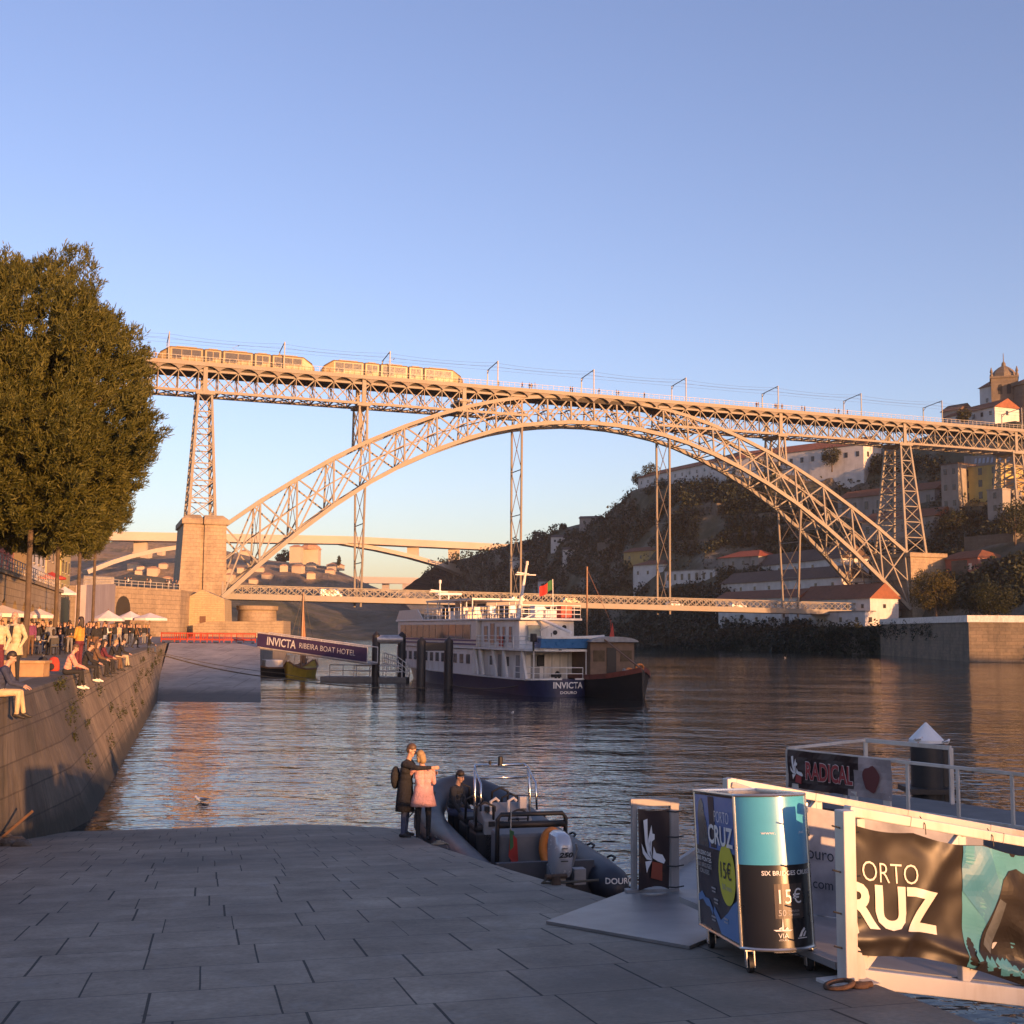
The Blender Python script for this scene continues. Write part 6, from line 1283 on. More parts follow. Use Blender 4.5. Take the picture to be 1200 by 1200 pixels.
sp([(-.01,.31),(.0,.40),(.004,.31)]); sp([(-.07,.315),(.07,.315),(.05,.305),(-.05,.305)]); sp([(-.03,.325),(-.01,.335),(-.012,.318),(-.03,.318)]); sp([(.012,.318),(.03,.335),(.04,.318)])
sp([(.12,.262),(.145,.30),(.175,.325),(.185,.31),(.16,.29),(.145,.262)]); sp([(.155,.262),(.17,.285),(.19,.30),(.195,.29),(.175,.262)]); sp([(.11,.255),(.2,.255),(.2,.249),(.11,.249)]); m.build('logo_marks',KW,kio)
# left side graphics
def side(poly,mat,name,k=1): m=MB(); m.slab([(-.003*k,y,z) for y,z in poly],(-.0015,0,0)); return m.build(name,mat,kio)
side([(.02,.2),(1.2,.2),(1.2,1.23),(.02,1.23)],KD,'side_panel'); side([(.02,.82),(1.2,.82),(1.2,1.225),(.02,1.225)],KBL,'sky_print',2)
side([(.55,.83),(.72,.83),(.76,1.22),(.58,1.22)],KD,'dark_band_print',3)
side([(.78,.822),(1.12,.822),(1.1,.95),(1.12,1.05),(1.06,1.17),(.98,1.2),(.92,1.16),(.9,1.08),(.84,1.02)],KB,'figure_print',3)
side([(.02,.2),(.52,.2),(.62,.27),(.74,.34),(.70,.38),(.52,.30),(.30,.38),(.14,.46),(.02,.50)],KLB,'river_print',3)
side([(.76,.36),(.86,.42),(.98,.42),(1.08,.46),(1.2,.42),(1.2,.37),(1.06,.40),(.95,.36),(.84,.36),(.76,.31)],KLB,'river_print',3)
side([(.27+.235*math.cos(t_),.66+.225*math.sin(t_)) for t_ in [k*math.pi/16 for k in range(32)]],KY,'price_disc',4)
def stx(s_,y,z,w,h,mat=KW,bold=0): text(s_,mat,kio,(-.017,y,z),(0,-1,0),(0,0,1),w=w,h=h,bold=bold)
stx('PORTO',.34,1.075,.42,.085,KW,-.012); stx('CRUZ',.40,.935,.72,.15,KW,.025); stx('15€',.28,.69,.30,.13,KD); stx('50 min',.27,.565,.26,.04,KGR)
for i,(s_,mt) in enumerate((('CRUZEIRO DAS',KW),('SEIS PONTES',KW),('SIX BRIDGES',KGR),('CRUISES',KGR))): stx(s_,.93,.77-.048*i,.46 if i!=3 else .3,.034,mt,.01)
for y,z in ((.68,.52),(.62,.44),(.72,.30),(.35,.33)): m=MB(); m.box((-.0155,y,z),(.003,.12,.012)); m.box((-.0155,y,z-.025),(.003,.1,.010)); m.build('caption_marks',KGR,kio)
m=MB(); rim=arcpoly(.006)+[(KWD+.006,.03),(KWD+.006,KDP),(-.006,KDP),(-.006,.03)]
for z in (KZ0+.008,KZ1+.002): m.tube([(x,y,z) for x,y in rim],.012,6,closed=True)
for x,y in ((-.004,.0),(KWD+.004,.0),(-.004,KDP),(KWD+.004,KDP)): m.tube([(x,y,KZ0),(x,y,KZ1)],.013,8)
m.build('metal_trim',ALU,kio,smooth='a')
m=MB()
for z in (1.05,.88): m.box((KWD+.018,.04,z+.1),(.03,.05,.07))
m.build('latch',ALU,kio)
for x,y in ((.06,.03),(KWD-.03,.03),(.06,KDP-.08),(KWD-.06,KDP-.08)):
    m=MB(); m.tube([(x-.018,y,.065),(x+.018,y,.065)],.065,16); w_=m.build('caster',BLK,kio,smooth='a'); m=MB(); m.box((x-.028,y-.01,.10),(.008,.05,.12)); m.box((x+.028,y-.01,.10),(.008,.05,.12)); m.box((x,y-.015,.163),(.09,.09,.012)); m.tube([(x-.03,y,.065),(x+.03,y,.065)],.014,8); m.build('fork',ALU,w_)
# ---- gangway with the big banner
gx,gy=.93,.3676; gn=V((-gy,gx,0)).normalized(); gd=V((gx,gy,-.19)); N0=atr(988,1149); N0=V((N0.x+.07,N0.y+.02,0)); ZT0=3.36; HG=1.13
gang=thing('white_gangway','white truss gangway with the wide PORTO CRUZ banner, sloping down to the right','gangway',(N0.x,N0.y,rz(N0.x,N0.y)))
def gp(u,w_,z): return V((N0.x,N0.y,0))+V((gx,gy,0))*u+gn*w_+V((0,0,ZT0-.19*u+z))
m=MB(); GL=7.5
for w_ in (0,2.3):
    u0=-.02 if w_==0 else .44
    m.beam(gp(u0,w_,0),gp(GL,w_,0),.085,.07); m.beam(gp(u0,w_,-HG),gp(GL,w_,-HG),.09,.125)
    for k in range(9): 
        u=(.08 if w_==0 else .5)+.9*k; m.beam(gp(u,w_,-.04),gp(u,w_,-HG+.06),.07,.06,tuple(gn)); m.beam(gp(u,w_+.0,-HG+.06),gp(u+.9,w_,-.04),.06,.05,tuple(gn)) if u+.9<GL else 0
    m.beam(gp(u0,w_,-.34),gp(GL,w_,-.34),.045,.05)
m.build('truss',GW,gang,world=True,bev=.008)
for u in (.5,1.35,2.4,3.4): 
    for w_ in (0,2.3): m=MB(); m.beam(gp(u,w_,.0),gp(u+.006,w_,.0),.089,.074); m.build('joint_seam',GREY,gang,world=True)
m=MB(); m.slab([gp(-.1,.06,-HG+.02),gp(GL,.06,-HG+.02),gp(GL,2.24,-HG+.02),gp(-.1,2.24,-HG+.02)],(0,0,.05)); m.build('walkway',GREY,gang,world=True)
zb=rz(N0.x,N0.y); m=MB(); pc=gp(-.09,-.07,0); m.box((pc.x,pc.y,(zb+ZT0+.02)/2),(.10,.11,ZT0+.02-zb),math.atan2(gy,gx)); m.build('end_post',GW,gang,world=True,bev=.008)
m=MB(); m.box((pc.x,pc.y,zb+.012),(.34,.26,.022),math.atan2(gy,gx)); m.slab([gp(.0,-.02,-.0)*0+V((pc.x+gx*.085,pc.y+gy*.085,zb+.02)),V((pc.x+gx*.15,pc.y+gy*.15,zb+.02)),V((pc.x+gx*.15,pc.y+gy*.15,zb+.1)),V((pc.x+gx*.085,pc.y+gy*.085,zb+.42))],gn*.02); m.build('foot_plate',GW,gang,world=True)
m=MB(); m.beam(gp(.46,2.3,.03),gp(.46,2.3,-HG-.05),.10,.09,tuple(gn)); m.beam(gp(.46,2.26,-.02),gp(.9,1.9,-.10),.06,.05); m.build('far_post',GW,gang,world=True,bev=.008)
# wind-blown banner
BB=vinyl('banner_black',(.022,.018,.016),.42,.25,.4); BT=vinyl('banner_teal',(.05,.26,.32),.42,.12,.4); BT2=vinyl('banner_cyan',(.03,.20,.30),.42,.1); BLT=vinyl('banner_letter',(.70,.64,.56),.4)
def bfn(u,v): # metres out of the plane
    k=1-.75*math.exp(-((u-.3)/.5)**4-((v-.5)/.33)**4)
    return .05+k*(.030*math.sin(3.1*u+4*v+.5)*(.4+v*(1-v)*2)+.022*math.sin(9*u-5*v)*(1-v)+.022*mn.noise(V((u*5,v*5,0)))+.03*mn.noise(V((u*1.8,v*1.6,5)))+.035*math.exp(-((v-.12-.05*math.sin(4*u))/.06)**2))+.022*math.exp(-((u-.35-v*.5)/.06)**2)*(.4+.6*k)
BH0=.94
def vbot(u): return -.99+.05*math.sin(2.2*u+.4)-.04*max(0,min(1,(u-1)/.7))
def vtop(u): return -.075-.03*abs(math.sin(math.pi*(u+.1)/.62))
def bpt(u,v,off=0): z=vbot(u)+(vtop(u)-vbot(u))*v; return gp(u,-bfn(u,v)-off,z)
ban=None; m=MB(); NU,NVv=170,40; U0_,U1_=-.10,5.2
FIG=[(1.02,.0),(1.10,.22),(1.22,.52),(1.30,.78),(1.36,.86),(1.44,.89),(1.55,.84),(1.60,.74),(1.64,.64),(1.80,.62),(1.95,.50),(1.8,.47),(1.66,.46),(1.62,.38),(1.68,.2),(1.66,0)]
vs=[bpt(U0_+(U1_-U0_)*i/NU,j/NVv) for i in range(NU+1) for j in range(NVv+1)]; m.v=[tuple(v) for v in vs]
for i in range(NU):
    for j in range(NVv):
        u=U0_+(U1_-U0_)*(i+.5)/NU; v=(j+.5)/NVv; a=i*(NVv+1)+j; m.f.append((a,a+NVv+1,a+NVv+2,a+1))
        m.m.append(0)
ban=m.build('banner',[BB,BT,BT2,BB],gang,world=True,smooth=True)
ginv=Matrix.LocRotScale(gang.location,gang.rotation_euler,None).inverted()
def bdec(poly,mt,nm,off): decal(poly,lambda u,v:ginv@bpt(u,v,off),mt,gang,nm,.06)
bdec([(.945,.004),(U1_,.004),(U1_,.996),(.945,.996)],BT,'teal_print',.003); bdec([(.945,.62),(1.25,.30),(1.30,.65),(1.18,.996),(.945,.996)],BT2,'cyan_print',.006); bdec([(1.62,.35),(1.9,.30),(1.9,.70),(1.66,.62)],BT2,'cyan_print',.006); bdec(FIG,BB,'figure_print',.010); bdec([(1.585,.62),(1.60,.70),(1.63,.68),(1.625,.60),(1.64,.57),(1.61,.53),(1.59,.56)],vinyl('print_skin',(.30,.19,.12),.4),'face_print',.013)
rs_=random.Random(3)
for k in range(16): u=1.03+rs_.random()*.42; v=.015+rs_.random()*.07; bdec([(u,v),(u+.05,v+.02),(u+.02,v+.09),(u-.02,v+.05)],BT,'torn_print',.0125)
bdec([(1.13,.22),(1.20,.16),(1.32,.60),(1.26,.62)],vinyl('print_worn',(.07,.08,.085),.5,.9),'worn_print',.0125)
def btx(s_,u,v,w,h,bold): 
    text(s_,BLT,gang,(0,0,0),(1,0,0),(0,0,1),w=w,h=h,bold=bold,fine=.08,bend=lambda a,b:tuple(ginv@bpt(u+a,v+b/(vtop(u)-vbot(u)),.008)))
btx('ORTO',.305,.665,.49,.135,-.012); btx('RUZ',.325,.385,.80,.30,.035)
m=MB()
for z in (-.12,-.42,-.7,-.93): m.tube([gp(-.2,-.07,z),gp(-.09,-.085,z-.01),gp(.03,-.07,z-.015),gp(.05,-.03,z-.01)],.006,5)
for u in (.62,1.24,1.86,2.5,3.1): m.tube([gp(u,-.06,-.07),gp(u,-.055,.0),gp(u,0,.05)],.004,4)
m.build('cable_tie',BLK,gang,world=True)
# grey banner hung inside the far truss, seen between kiosk and post
EB=lambda s,z: gp(.65+2.6*s,2.2+.012*math.sin(s*23+z*6),z)
m=MB(); P=[EB(i/16,-.10-.95*j/6) for i in range(17) for j in range(7)]; m.v=[tuple(p) for p in P]; m.f=[(i*7+j,i*7+j+1,(i+1)*7+j+1,(i+1)*7+j) for i in range(16) for j in range(6)]; m.build('inner_banner',vinyl('banner_grey',(.30,.30,.32),.35,.3),gang,world=True,smooth=True)
ew=V((gx,gy,-.19)); text('Douro',KD,gang,ginv@(gp(1.27,2.16,-.5)),ew,(0,0,1),w=.40,h=.11); text('.com',KD,gang,ginv@(gp(1.33,2.16,-.78)),ew,(0,0,1),w=.25,h=.06)
# ---- checker plate
def checker():
    m,t,b=nodes('checker_plate'); tc=nd(t,'TexCoord'); mp=nd(t,'Mapping'); mp.inputs['Rotation'].default_value=(0,0,R(45)); mp.inputs['Scale'].default_value=(22,22,22); t.links.new(tc.outputs['Object'],mp.inputs[0])
    sp=nd(t,'SeparateXYZ'); t.links.new(mp.outputs[0],sp.inputs[0]); fx=math_(t,'FRACT',sp.outputs['X']); fy=math_(t,'FRACT',sp.outputs['Y']); par=math_(t,'MODULO',math_(t,'ADD',math_(t,'FLOOR',sp.outputs['X']),math_(t,'FLOOR',sp.outputs['Y'])),2.)
    a=math_(t,'ABSOLUTE',math_(t,'SUBTRACT',fx,.5)); c=math_(t,'ABSOLUTE',math_(t,'SUBTRACT',fy,.5)); p1=math_(t,'MULTIPLY',math_(t,'LESS_THAN',a,.12),math_(t,'LESS_THAN',c,.42)); p2=math_(t,'MULTIPLY',math_(t,'LESS_THAN',c,.12),math_(t,'LESS_THAN',a,.42))
    s=math_(t,'ABSOLUTE',par); h=math_(t,'ADD',math_(t,'MULTIPLY',p1,s),math_(t,'MULTIPLY',p2,math_(t,'SUBTRACT',1.,s)))
    n=noise(t,objco(t),2.,5); t.links.new(ramp(t,n,[(.3,(.20,.20,.20)),(.7,(.30,.30,.30))]).outputs[0],b.inputs['Base Color']); b.inputs['Metallic'].default_value=.55; b.inputs['Roughness'].default_value=.42; bump(t,b,h,.012); return m
cp=thing('checker_plate','bare metal chequered ramp plate lying between the paving and the logo gate','ramp plate',(1.2,12,rz(1.2,12))); m=MB(); Q=[atr(640,1083),atr(742,1044),V((2.15,13.75,0)),V((2.1,11.0,0)),atr(808,1113)]; m.slab([V((q.x,q.y,rz(q.x,q.y)+.03)) for q in Q],(0,0,-.026)); m.build('plate',checker(),cp,world=True)
# ---- logo gate
gb_=atr(743,1049); ge=V((1.98,14.0,0)); gt_=thing('logo_gate','white gate frame holding a dark banner with a white leaf logo over red','gate',(gb_.x,gb_.y,rz(gb_.x,gb_.y))); z0=rz(gb_.x,gb_.y); zt=2.72; dd=(V((ge.x,ge.y,0))-V((gb_.x,gb_.y,0))); LL=.52; dd=V((.985,.17,0)); nq=V((dd.y,-dd.x,0))
def q_(s,z,o=0): return V((gb_.x,gb_.y,0))+dd*s+nq*o+V((0,0,z))
m=MB()
for s,w_ in ((.0,.06),(.47,.10)): c=q_(s,(z0+zt)/2-.05); m.box(c,(w_,.07,zt-z0+.1),math.atan2(dd.y,dd.x))
c=q_(.24,zt-.03); m.box(c,(.57,.065,.08),math.atan2(dd.y,dd.x)); c=q_(.2,z0+.02); m.box(c,(.6,.10,.10),math.atan2(dd.y,dd.x)); m.build('frame',M('gate_shade_grey',(.30,.28,.27),.55,var=.15,dirt=(.2,.17,.15)),gt_,world=True,bev=.006)  # white frame given a grey base colour to imitate its shade
BM=vinyl('banner_maroon',(.035,.018,.018),.4,.2); m=MB(); P=[]
for i in range(13):
    for j in range(15): f=i/12; g_=j/14; P.append(q_(.03+.36*f,z0+.06+.05*math.sin(f*3)*(1-g_)+(zt-.09-z0-.06)*g_-.03*math.sin(math.pi*f)*(g_>.95),.075+.02*math.sin(f*5+g_*4)))
m.v=[tuple(p) for p in P]; m.f=[(i*15+j,(i+1)*15+j,(i+1)*15+j+1,i*15+j+1) for i in range(12) for j in range(14)]; m.build('banner',BM,gt_,world=True,smooth=True)
def leafpoly(m,poly,h): m.slab([q_(.03+.36*x,z0+.06+(zt-.15-z0)*y,.10) for x,y in poly],nq*.003)
LEAVES=[[(.14,.86),(.27,.88),(.28,.6),(.32,.48),(.42,.38),(.28,.45),(.2,.58)],[(.40,.80),(.43,.70),(.34,.58),(.36,.46),(.43,.38),(.31,.5),(.29,.62)],[(.42,.70),(.50,.69),(.50,.63),(.41,.6),(.40,.5),(.43,.4),(.36,.5),(.37,.62)],[(.08,.58),(.2,.48),(.42,.375),(.25,.385),(.12,.46)],[(.47,.54),(.55,.46),(.75,.44),(.85,.37),(.80,.33),(.6,.36),(.44,.40)],[(.2,.36),(.42,.37),(.3,.28),(.25,.22)]]
def logo(par,fn,mw,mr,k=1):
    m=MB(); [m.slab([fn(x,y) for x,y in P],fn(0,0,1)) for P in LEAVES]; m.build('leaf_logo',mw,par,world=True); m=MB(); m.slab([fn(x,y) for x,y in [(.43,.36),(.75,.33),(.74,.12),(.38,.16)]],fn(0,0,1)); m.build('red_square',mr,par,world=True)
logo(gt_,lambda x,y,n=0: nq*.003 if n else q_(.03+.36*x,z0+.06+(zt-.15-z0)*y,.102),KW,vinyl('logo_red',(.35,.06,.03),.5))
m=MB(); 
for z in (zt-.12,zt-.4,zt-.72,zt-.95): m.tube([q_(.36,z,.1),q_(.46,z-.01,.09),q_(.56,z,.07)],.008,5)
m.build('cable_tie',BLK,gt_,world=True)
# ---- river pontoon on the right
def pt_(px,Y,z): q=at(px,700,Y); return V((q.x,q.y,z))
PTZ=.95; pon=thing('river_pontoon','long grey pontoon with white railings behind the white gangway','pontoon',pt_(1080,25,0))
a=pt_(920,26.2,0);b_=pt_(1215,21.6,0); ex=(b_-a).normalized(); b_=b_+ex*9; pn=V((-ex.y,ex.x,0)); m=MB(); m.prism([tuple((a-ex*.4).xy),tuple(b_.xy),tuple((b_+pn*3).xy),tuple((a-ex*.4+pn*3).xy)],.1,PTZ); m.build('deck',M('deck_grey',(.15,.145,.14),.8,var=.2,scale=2),pon,world=True)
PL=[a+ex*k for k in (3.0,4.1,5.2,6.3,7.5,8.7,10,11.5,13)]; m=MB(); H=1.13; zv=V((0,0,PTZ)); m.beam(a+zv+V((0,0,H)),b_+zv+V((0,0,H)),.05,.065); m.beam(a+zv+V((0,0,.18)),b_+zv+V((0,0,.18)),.05,.06)
for p in [a,a+ex*1.5]+PL: m.beam(p+zv,p+zv+V((0,0,H)),.06,.055,tuple(pn))
m.build('near_railing',GW,pon,world=True,bev=.006)
m=MB(); a2=a+pn*2.8; m.beam(a2+zv+V((0,0,1.2)),a2+ex*2.2+zv+V((0,0,1.2)),.07,.09); m.beam(a2+ex*2.2+zv,a2+ex*2.2+zv+V((0,0,1.2)),.08); m.beam(a2+zv,a2+zv+V((0,0,1.2)),.08); m.beam(a+zv+V((0,0,1.16)),a2+zv+V((0,0,1.2)),.05,.06); m.build('end_railing',GW,pon,world=True)
def rp(x,y,n=0): return -pn*.004 if n else a+ex*(.06+2.62*x)-pn*.062+V((0,0,PTZ+.34+.80*y))
m=MB(); P=[rp(i/20,j/6)+pn*.02*math.sin(i*.9+j) for i in range(21) for j in range(7)]; m.v=[tuple(p) for p in P]; m.f=[(i*7+j,(i+1)*7+j,(i+1)*7+j+1,i*7+j+1) for i in range(20) for j in range(6)]; m.m=[0 if i<13-(3-j)*.4 else 1 for i in range(20) for j in range(6)]
rb=m.build('banner',[vinyl('radical_dark',(.04,.022,.022),.4,.15),vinyl('radical_grey',(.33,.27,.27),.4,.2)],pon,world=True)
pinv=Matrix.LocRotScale(pon.location,pon.rotation_euler,None).inverted(); RED_=vinyl('letter_red',(.42,.05,.05),.5)
text('RADICAL',KW,pon,pinv@(rp(.42,.5)-pn*.026),ex,(0,0,1),w=1.22,h=.40,bold=.045); text('RADICAL',RED_,pon,pinv@(rp(.42,.5)-pn*.032),ex,(0,0,1),w=1.2,h=.38,bold=.03)
m=MB(); c=rp(.82,.48)-pn*.03; m.slab([c+ex*(.2*math.cos(t_)*(1+.12*math.sin(3*t_)))+V((0,0,.26*math.sin(t_)*(1+.1*math.cos(5*t_)))) for t_ in [k*math.pi/12 for k in range(24)]],-pn*.004); m.build('red_emblem',vinyl('emblem_maroon',(.16,.03,.03),.5),pon,world=True)
logo(pon,lambda x,y,n=0: -pn*.004 if n else rp(.02+.17*x,.02+.95*y)-pn*.03,KW,RED_)
m=MB(); c=a+ex*6.9-pn*.05; m.box(c+V((0,0,PTZ+.62)),(1.3,.03,.9),math.atan2(ex.y,ex.x)); m.build('white_board',KW,pon,world=True,bev=.01)
for s in (.25,1.75,2.55): m=MB(); m.box(a+ex*s-pn*.04+V((0,0,PTZ+.22)),(.16,.06,.42),math.atan2(ex.y,ex.x)); m.build('rail_bracket',GW,pon,world=True)
g2=thing('low_gangway','low dark gangway from the logo gate out to the grey pontoon','gangway',(2,14.4,1.4)); m=MB(); p0=V((2.05,14.6,1.52));p1=a+V((.3,.2,PTZ+.05)); sd=V((.94,-.34,0))*.36; m.slab([p0-sd,p0+sd,p1+sd,p1-sd],(0,0,-.12)); m.beam(p0-sd+V((0,0,.05)),p1-sd+V((0,0,.05)),.06,.14); m.beam(p0+sd+V((0,0,.05)),p1+sd+V((0,0,.05)),.06,.14); m.build('walkway',GREY,g2,world=True)
pp=pt_(1081,28.6,0); t=thing('mooring_pile','thick black mooring pile with a white cone cap beside the pontoon','pile',pp); m=MB(); m.lathe([(.37,-3),(.37,2.05)],(0,0,0),22); m.build('pile',PILE,t,smooth='a'); m=MB(); m.lathe([(.40,2.05),(.40,2.12),(.02,2.52)],(0,0,0),22); m.build('cap',KW,t,smooth='a'); m=MB(); m.box((.48,.1,.95),(.2,.3,1.9)); m.box((0,0,.95),(1.1,1.0,.12)); m.build('guide_bracket',PILE,t)
for px,Y,dz,l in ((990,28.6,1.28,'white gull perched on the end railing of the grey pontoon'),(1031,25.8,1.3,'white gull on the pontoon railing, right of the first one')): 
    p=a2+ex*1.4 if px==990 else a2+ex*2.1; gull(l,V((p.x,p.y,PTZ+1.245)),.6,'gulls on the pontoon',.5)
# ---- mooring ring and cleat on the slipway
RUST=M('rusty_iron',(.10,.05,.03),.8,var=.4,scale=9,bm=.01)
p=atr(985,1157); t=thing('mooring_ring','rusty mooring ring bolted to the paving under the white gangway post','mooring ring'); tilt(t,V((p.x-.02,p.y-.05,rz(p.x-.02,p.y-.05))),.2); t.scale=(.72,.72,.55); m=MB(); m.tube([(.13*math.cos(a_),.09*math.sin(a_),.05+.03*math.sin(a_+1)) for a_ in [k*math.pi/10 for k in range(20)]],.028,8,closed=True); m.build('ring',RUST,t,smooth=True); m=MB(); m.lathe([(.09,0),(.08,.05),(.03,.07)],(.2,.0,0),12); m.tube([(.1,0,.03),(.32,-.02,.04)],.035,8); m.build('anchor_plate',RUST,t,smooth=True)
p=atr(652,1037); t=thing('mooring_cleat','dark mooring cleat with rope at the paving edge behind the outboard motor','cleat'); tilt(t,V((p.x,p.y,rz(p.x,p.y))),.4); m=MB(); m.tube([(-.14,0,.10),(.14,0,.10)],.03,8); m.lathe([(.06,0),(.05,.1)],(0,0,0),10); m.build('cleat_body',RUST,t); m=MB(); m.tube([(-.1,0,.09),(-.18,.02,.03),(-.05,.05,.02),(.1,.03,.02),(.35,.08,.015),(.6,.05,.02)],.018,6); m.build('rope',ROPE,t,smooth=True)
p=atr(515,991); t=thing('rope_coil','coil of pale rope at the paving corner beside the couple','rope'); tilt(t,V((p.x,p.y,rz(p.x,p.y))),.0); m=MB(); m.tube([((.16-.004*k)*math.cos(k*.55),(.14-.004*k)*math.sin(k*.55),.02+.002*k) for k in range(34)],.016,6); m.build('coil',M('rope_pale',(.25,.21,.16),.9),t,smooth=True)
# iron bar on the old wall at the left
p=V((xbase(23.3)+.35,23.3,rz(-9.4,23.3))); t=thing('broken_rail','dark iron bar sticking out of rubble at the foot of the quay wall','iron bar',p); m=MB(); m.beam((-.35,0,.05),(.25,.2,.62),.05); m.build('bar',RUST,t); m=MB(); [m.ell((rnd.uniform(-.4,.3),rnd.uniform(-.4,.5),.05),(rnd.uniform(.1,.22),rnd.uniform(.1,.2),rnd.uniform(.08,.2)),8) for _ in range(9)]; m.build('rubble',M('rubble_grey',(.09,.08,.07),.9,var=.4,bm=.03),t)
# ============================================================= the inflatable boat
RIBM=M('tube_dark_blue',(.028,.033,.044),.5,var=.12,scale=2,bm=.002); RIBO=V((.62,20.35,0)); rib=thing('inflatable_boat','dark rigid inflatable boat with a silver 250 outboard moored at the slipway','boat',RIBO,R(13.5))
pts=[(1.05,-.75,.40),(1.05,-.35,.41),(1.05,.5,.42),(1.05,2,.43),(1.05,3.5,.45),(1.05,4.8,.49),(1.02,5.6,.55),(.9,6.4,.66),(.68,7.1,.80),(.36,7.6,.92),(0,7.78,.98)]
full=pts+[(-x,y,z) for x,y,z in pts[-2::-1]]; rs=[.16,.30]+[.325]*7+[.32,.31]; m=MB(); m.tube(full,rs+rs[-2::-1],18); tb=m.build('tube_collar',RIBM,rib,smooth=True)
m=MB()
for y in (.5,1.7,2.9,4.1,5.2): 
    for s in (1,-1): m.tube([(s*1.3,y-.16,.66),(s*1.36,y-.1,.70),(s*1.36,y+.1,.70),(s*1.3,y+.16,.66)],.022,6)
m.tube([(x+(.33 if x>0 else -.33)*.96 if abs(x)>.05 else x,y+(.3 if abs(x)<.5 else 0),z-.08) for x,y,z in full[1:-1]],.03,6); m.build('grab_handle',BLK,tb)
m=MB(); m.prism([(-.9,.05),(.9,.05),(.9,5.2),(.55,6.7),(0,7.4),(-.55,6.7),(-.9,5.2)],.02,.22); m.box((0,.05,.45),(1.7,.1,.6)); m.slab([(-.7,.0,.05),(0,0,-.3),(.7,0,.05)],(0,6.5,0)); m.build('hull',M('rib_hull',(.06,.065,.075),.6),rib)
th0=math.radians(38); 
def tubesurf(a,b): th=th0+b/.33; return (1.05+.331*math.sin(math.pi/2-th)*1.0,.05+a,.415+.331*math.sin(th))
text('DOURO',LETW,tb,(0,0,0),(1,0,0),(0,0,1),w=.50,h=.10,bold=.02,bend=lambda a,b:(1.05+.335*math.cos(R(62)-b/.33)*math.cos(a/.36-.35),-.34-.42*math.cos(a/.36*.9-.35)+.1,.42+.335*math.sin(R(50)+b/.33)-.04) if False else (1.05+.345*math.sin(a/.34),-.51-.28*math.cos(a/.34),.55+b))
# console
m=MB(); m.slab([(-.48,2.75,.2),(-.48,3.55,.2),(-.48,3.55,1.1),(-.48,3.3,1.28),(-.48,2.75,1.02)],(.96,0,0)); con=m.build('console',M('console_grey',(.22,.22,.215),.45,var=.1),rib,bev=.03)
m=MB(); m.tube([(.17+.19*math.cos(t_),2.62-.06*math.sin(t_),1.05+.18*math.sin(t_)) for t_ in [k*math.pi/12 for k in range(24)]],.018,8,closed=True); m.tube([(0,2.62,1.05),(.34,2.62,1.05)],.012,6); m.tube([(.17,2.6,1.05),(.17,2.62,.88)],.012,6); m.tube([(.17,2.62,1.05),(.17,2.78,1.03)],.025,8); m.build('steering_wheel',BLK,con,smooth=True)
m=MB(); [m.box((x,2.755,.95),(.13,.03,.1)) for x in (-.32,-.15)]; m.box((-.3,3.0,1.2),(.2,.14,.1)); m.build('gauge',BLK,con,bev=.008)
m=MB(); [m.tube([(x,2.95,1.1),(x,2.95,1.34),(x+.1,2.95,1.40),(x+.16,2.95,1.34)],.03,8) for x in (-.3,.05)]; m.box((.36,3.05,1.3),(.14,.14,.22)); m.build('throttle_box',CREAM,con)
m=MB()
for x in (-.55,.55): m.tube([(x,3.2,.25),(x,3.25,1.5),(x*.98,3.35,1.92),(x*.9,3.5,1.97)],.028,8); m.tube([(x*.98,3.35,1.92),(x*.98,2.75,1.7),(x,2.7,1.2)],.022,8)
m.tube([(-.5,3.5,1.97),(.5,3.5,1.97)],.028,8); m.tube([(-.54,3.3,1.75),(.54,3.3,1.75)],.02,8); m.build('roll_bar',CHROME,rib,smooth=True)
m=MB(); m.lathe([(.05,0),(.05,.16),(.02,.18)],(0,3.45,1.97),10); m.tube([(-.2,3.5,1.97),(-.2,3.5,2.05)],.03,8); m.build('nav_light',BLK,rib)
# rear frame, bench, life ring, flag
m=MB(); m.tube([(-.62,1.0,.25),(-.62,.95,1.32),(-.56,.95,1.4),(.56,.95,1.4),(.62,.95,1.32),(.62,1.0,.25)],.04,8); m.tube([(-.6,.95,1.22),(.6,.95,1.22)],.06,8); m.build('rear_frame',BLK,rib,smooth=True)
m=MB(); m.box((0,1.35,.62),(1.15,.7,.85)); m.build('engine_bench',M('seat_grey',(.12,.12,.125),.6),rib,bev=.05)
m=MB(); m.tube([(.33+.26*math.cos(t_)*.55,.80-.08*math.cos(t_),.82+.30*math.sin(t_)) for t_ in [k*math.pi/14 for k in range(28)]],.075,10,closed=True); m.build('life_ring',ORG,rib,smooth=True)
m=MB(); m.slab([(-.42,.85,1.12),(-.30,.83,1.0),(-.27,.85,.62),(-.36,.84,.56),(-.44,.86,.7)],(0,-.012,0)); m.build('red_flag',MC['flag_red'],rib); m=MB(); m.slab([(-.43,.842,1.16),(-.35,.842,1.12),(-.36,.842,.86),(-.42,.842,.8)],(0,-.012,0)); m.build('green_flag',MC['flag_green'],rib); m=MB(); m.tube([(-.4,.9,.6),(-.4,.87,1.5)],.012,6); m.build('flagstaff',CHROME,rib)
# seats
for i,(x,y) in enumerate([(-.45,3.1),(-.45,4.1),(.3,4.2),(.3,5.1),(-.35,5.9)]):
    m=MB(); m.box((x,y,.5),(.36,.7,.6)); m.box((x,y+.05,.86),(.38,.66,.14)); st=m.build('seat',BLK,rib,bev=.05); m=MB(); m.tube([(x-.17,y-.3,.9),(x-.17,y-.34,1.28),(x,y-.34,1.36),(x+.17,y-.34,1.28),(x+.17,y-.3,.9)],.025,8); m.build('hoop_back',BLK,st,smooth=True)
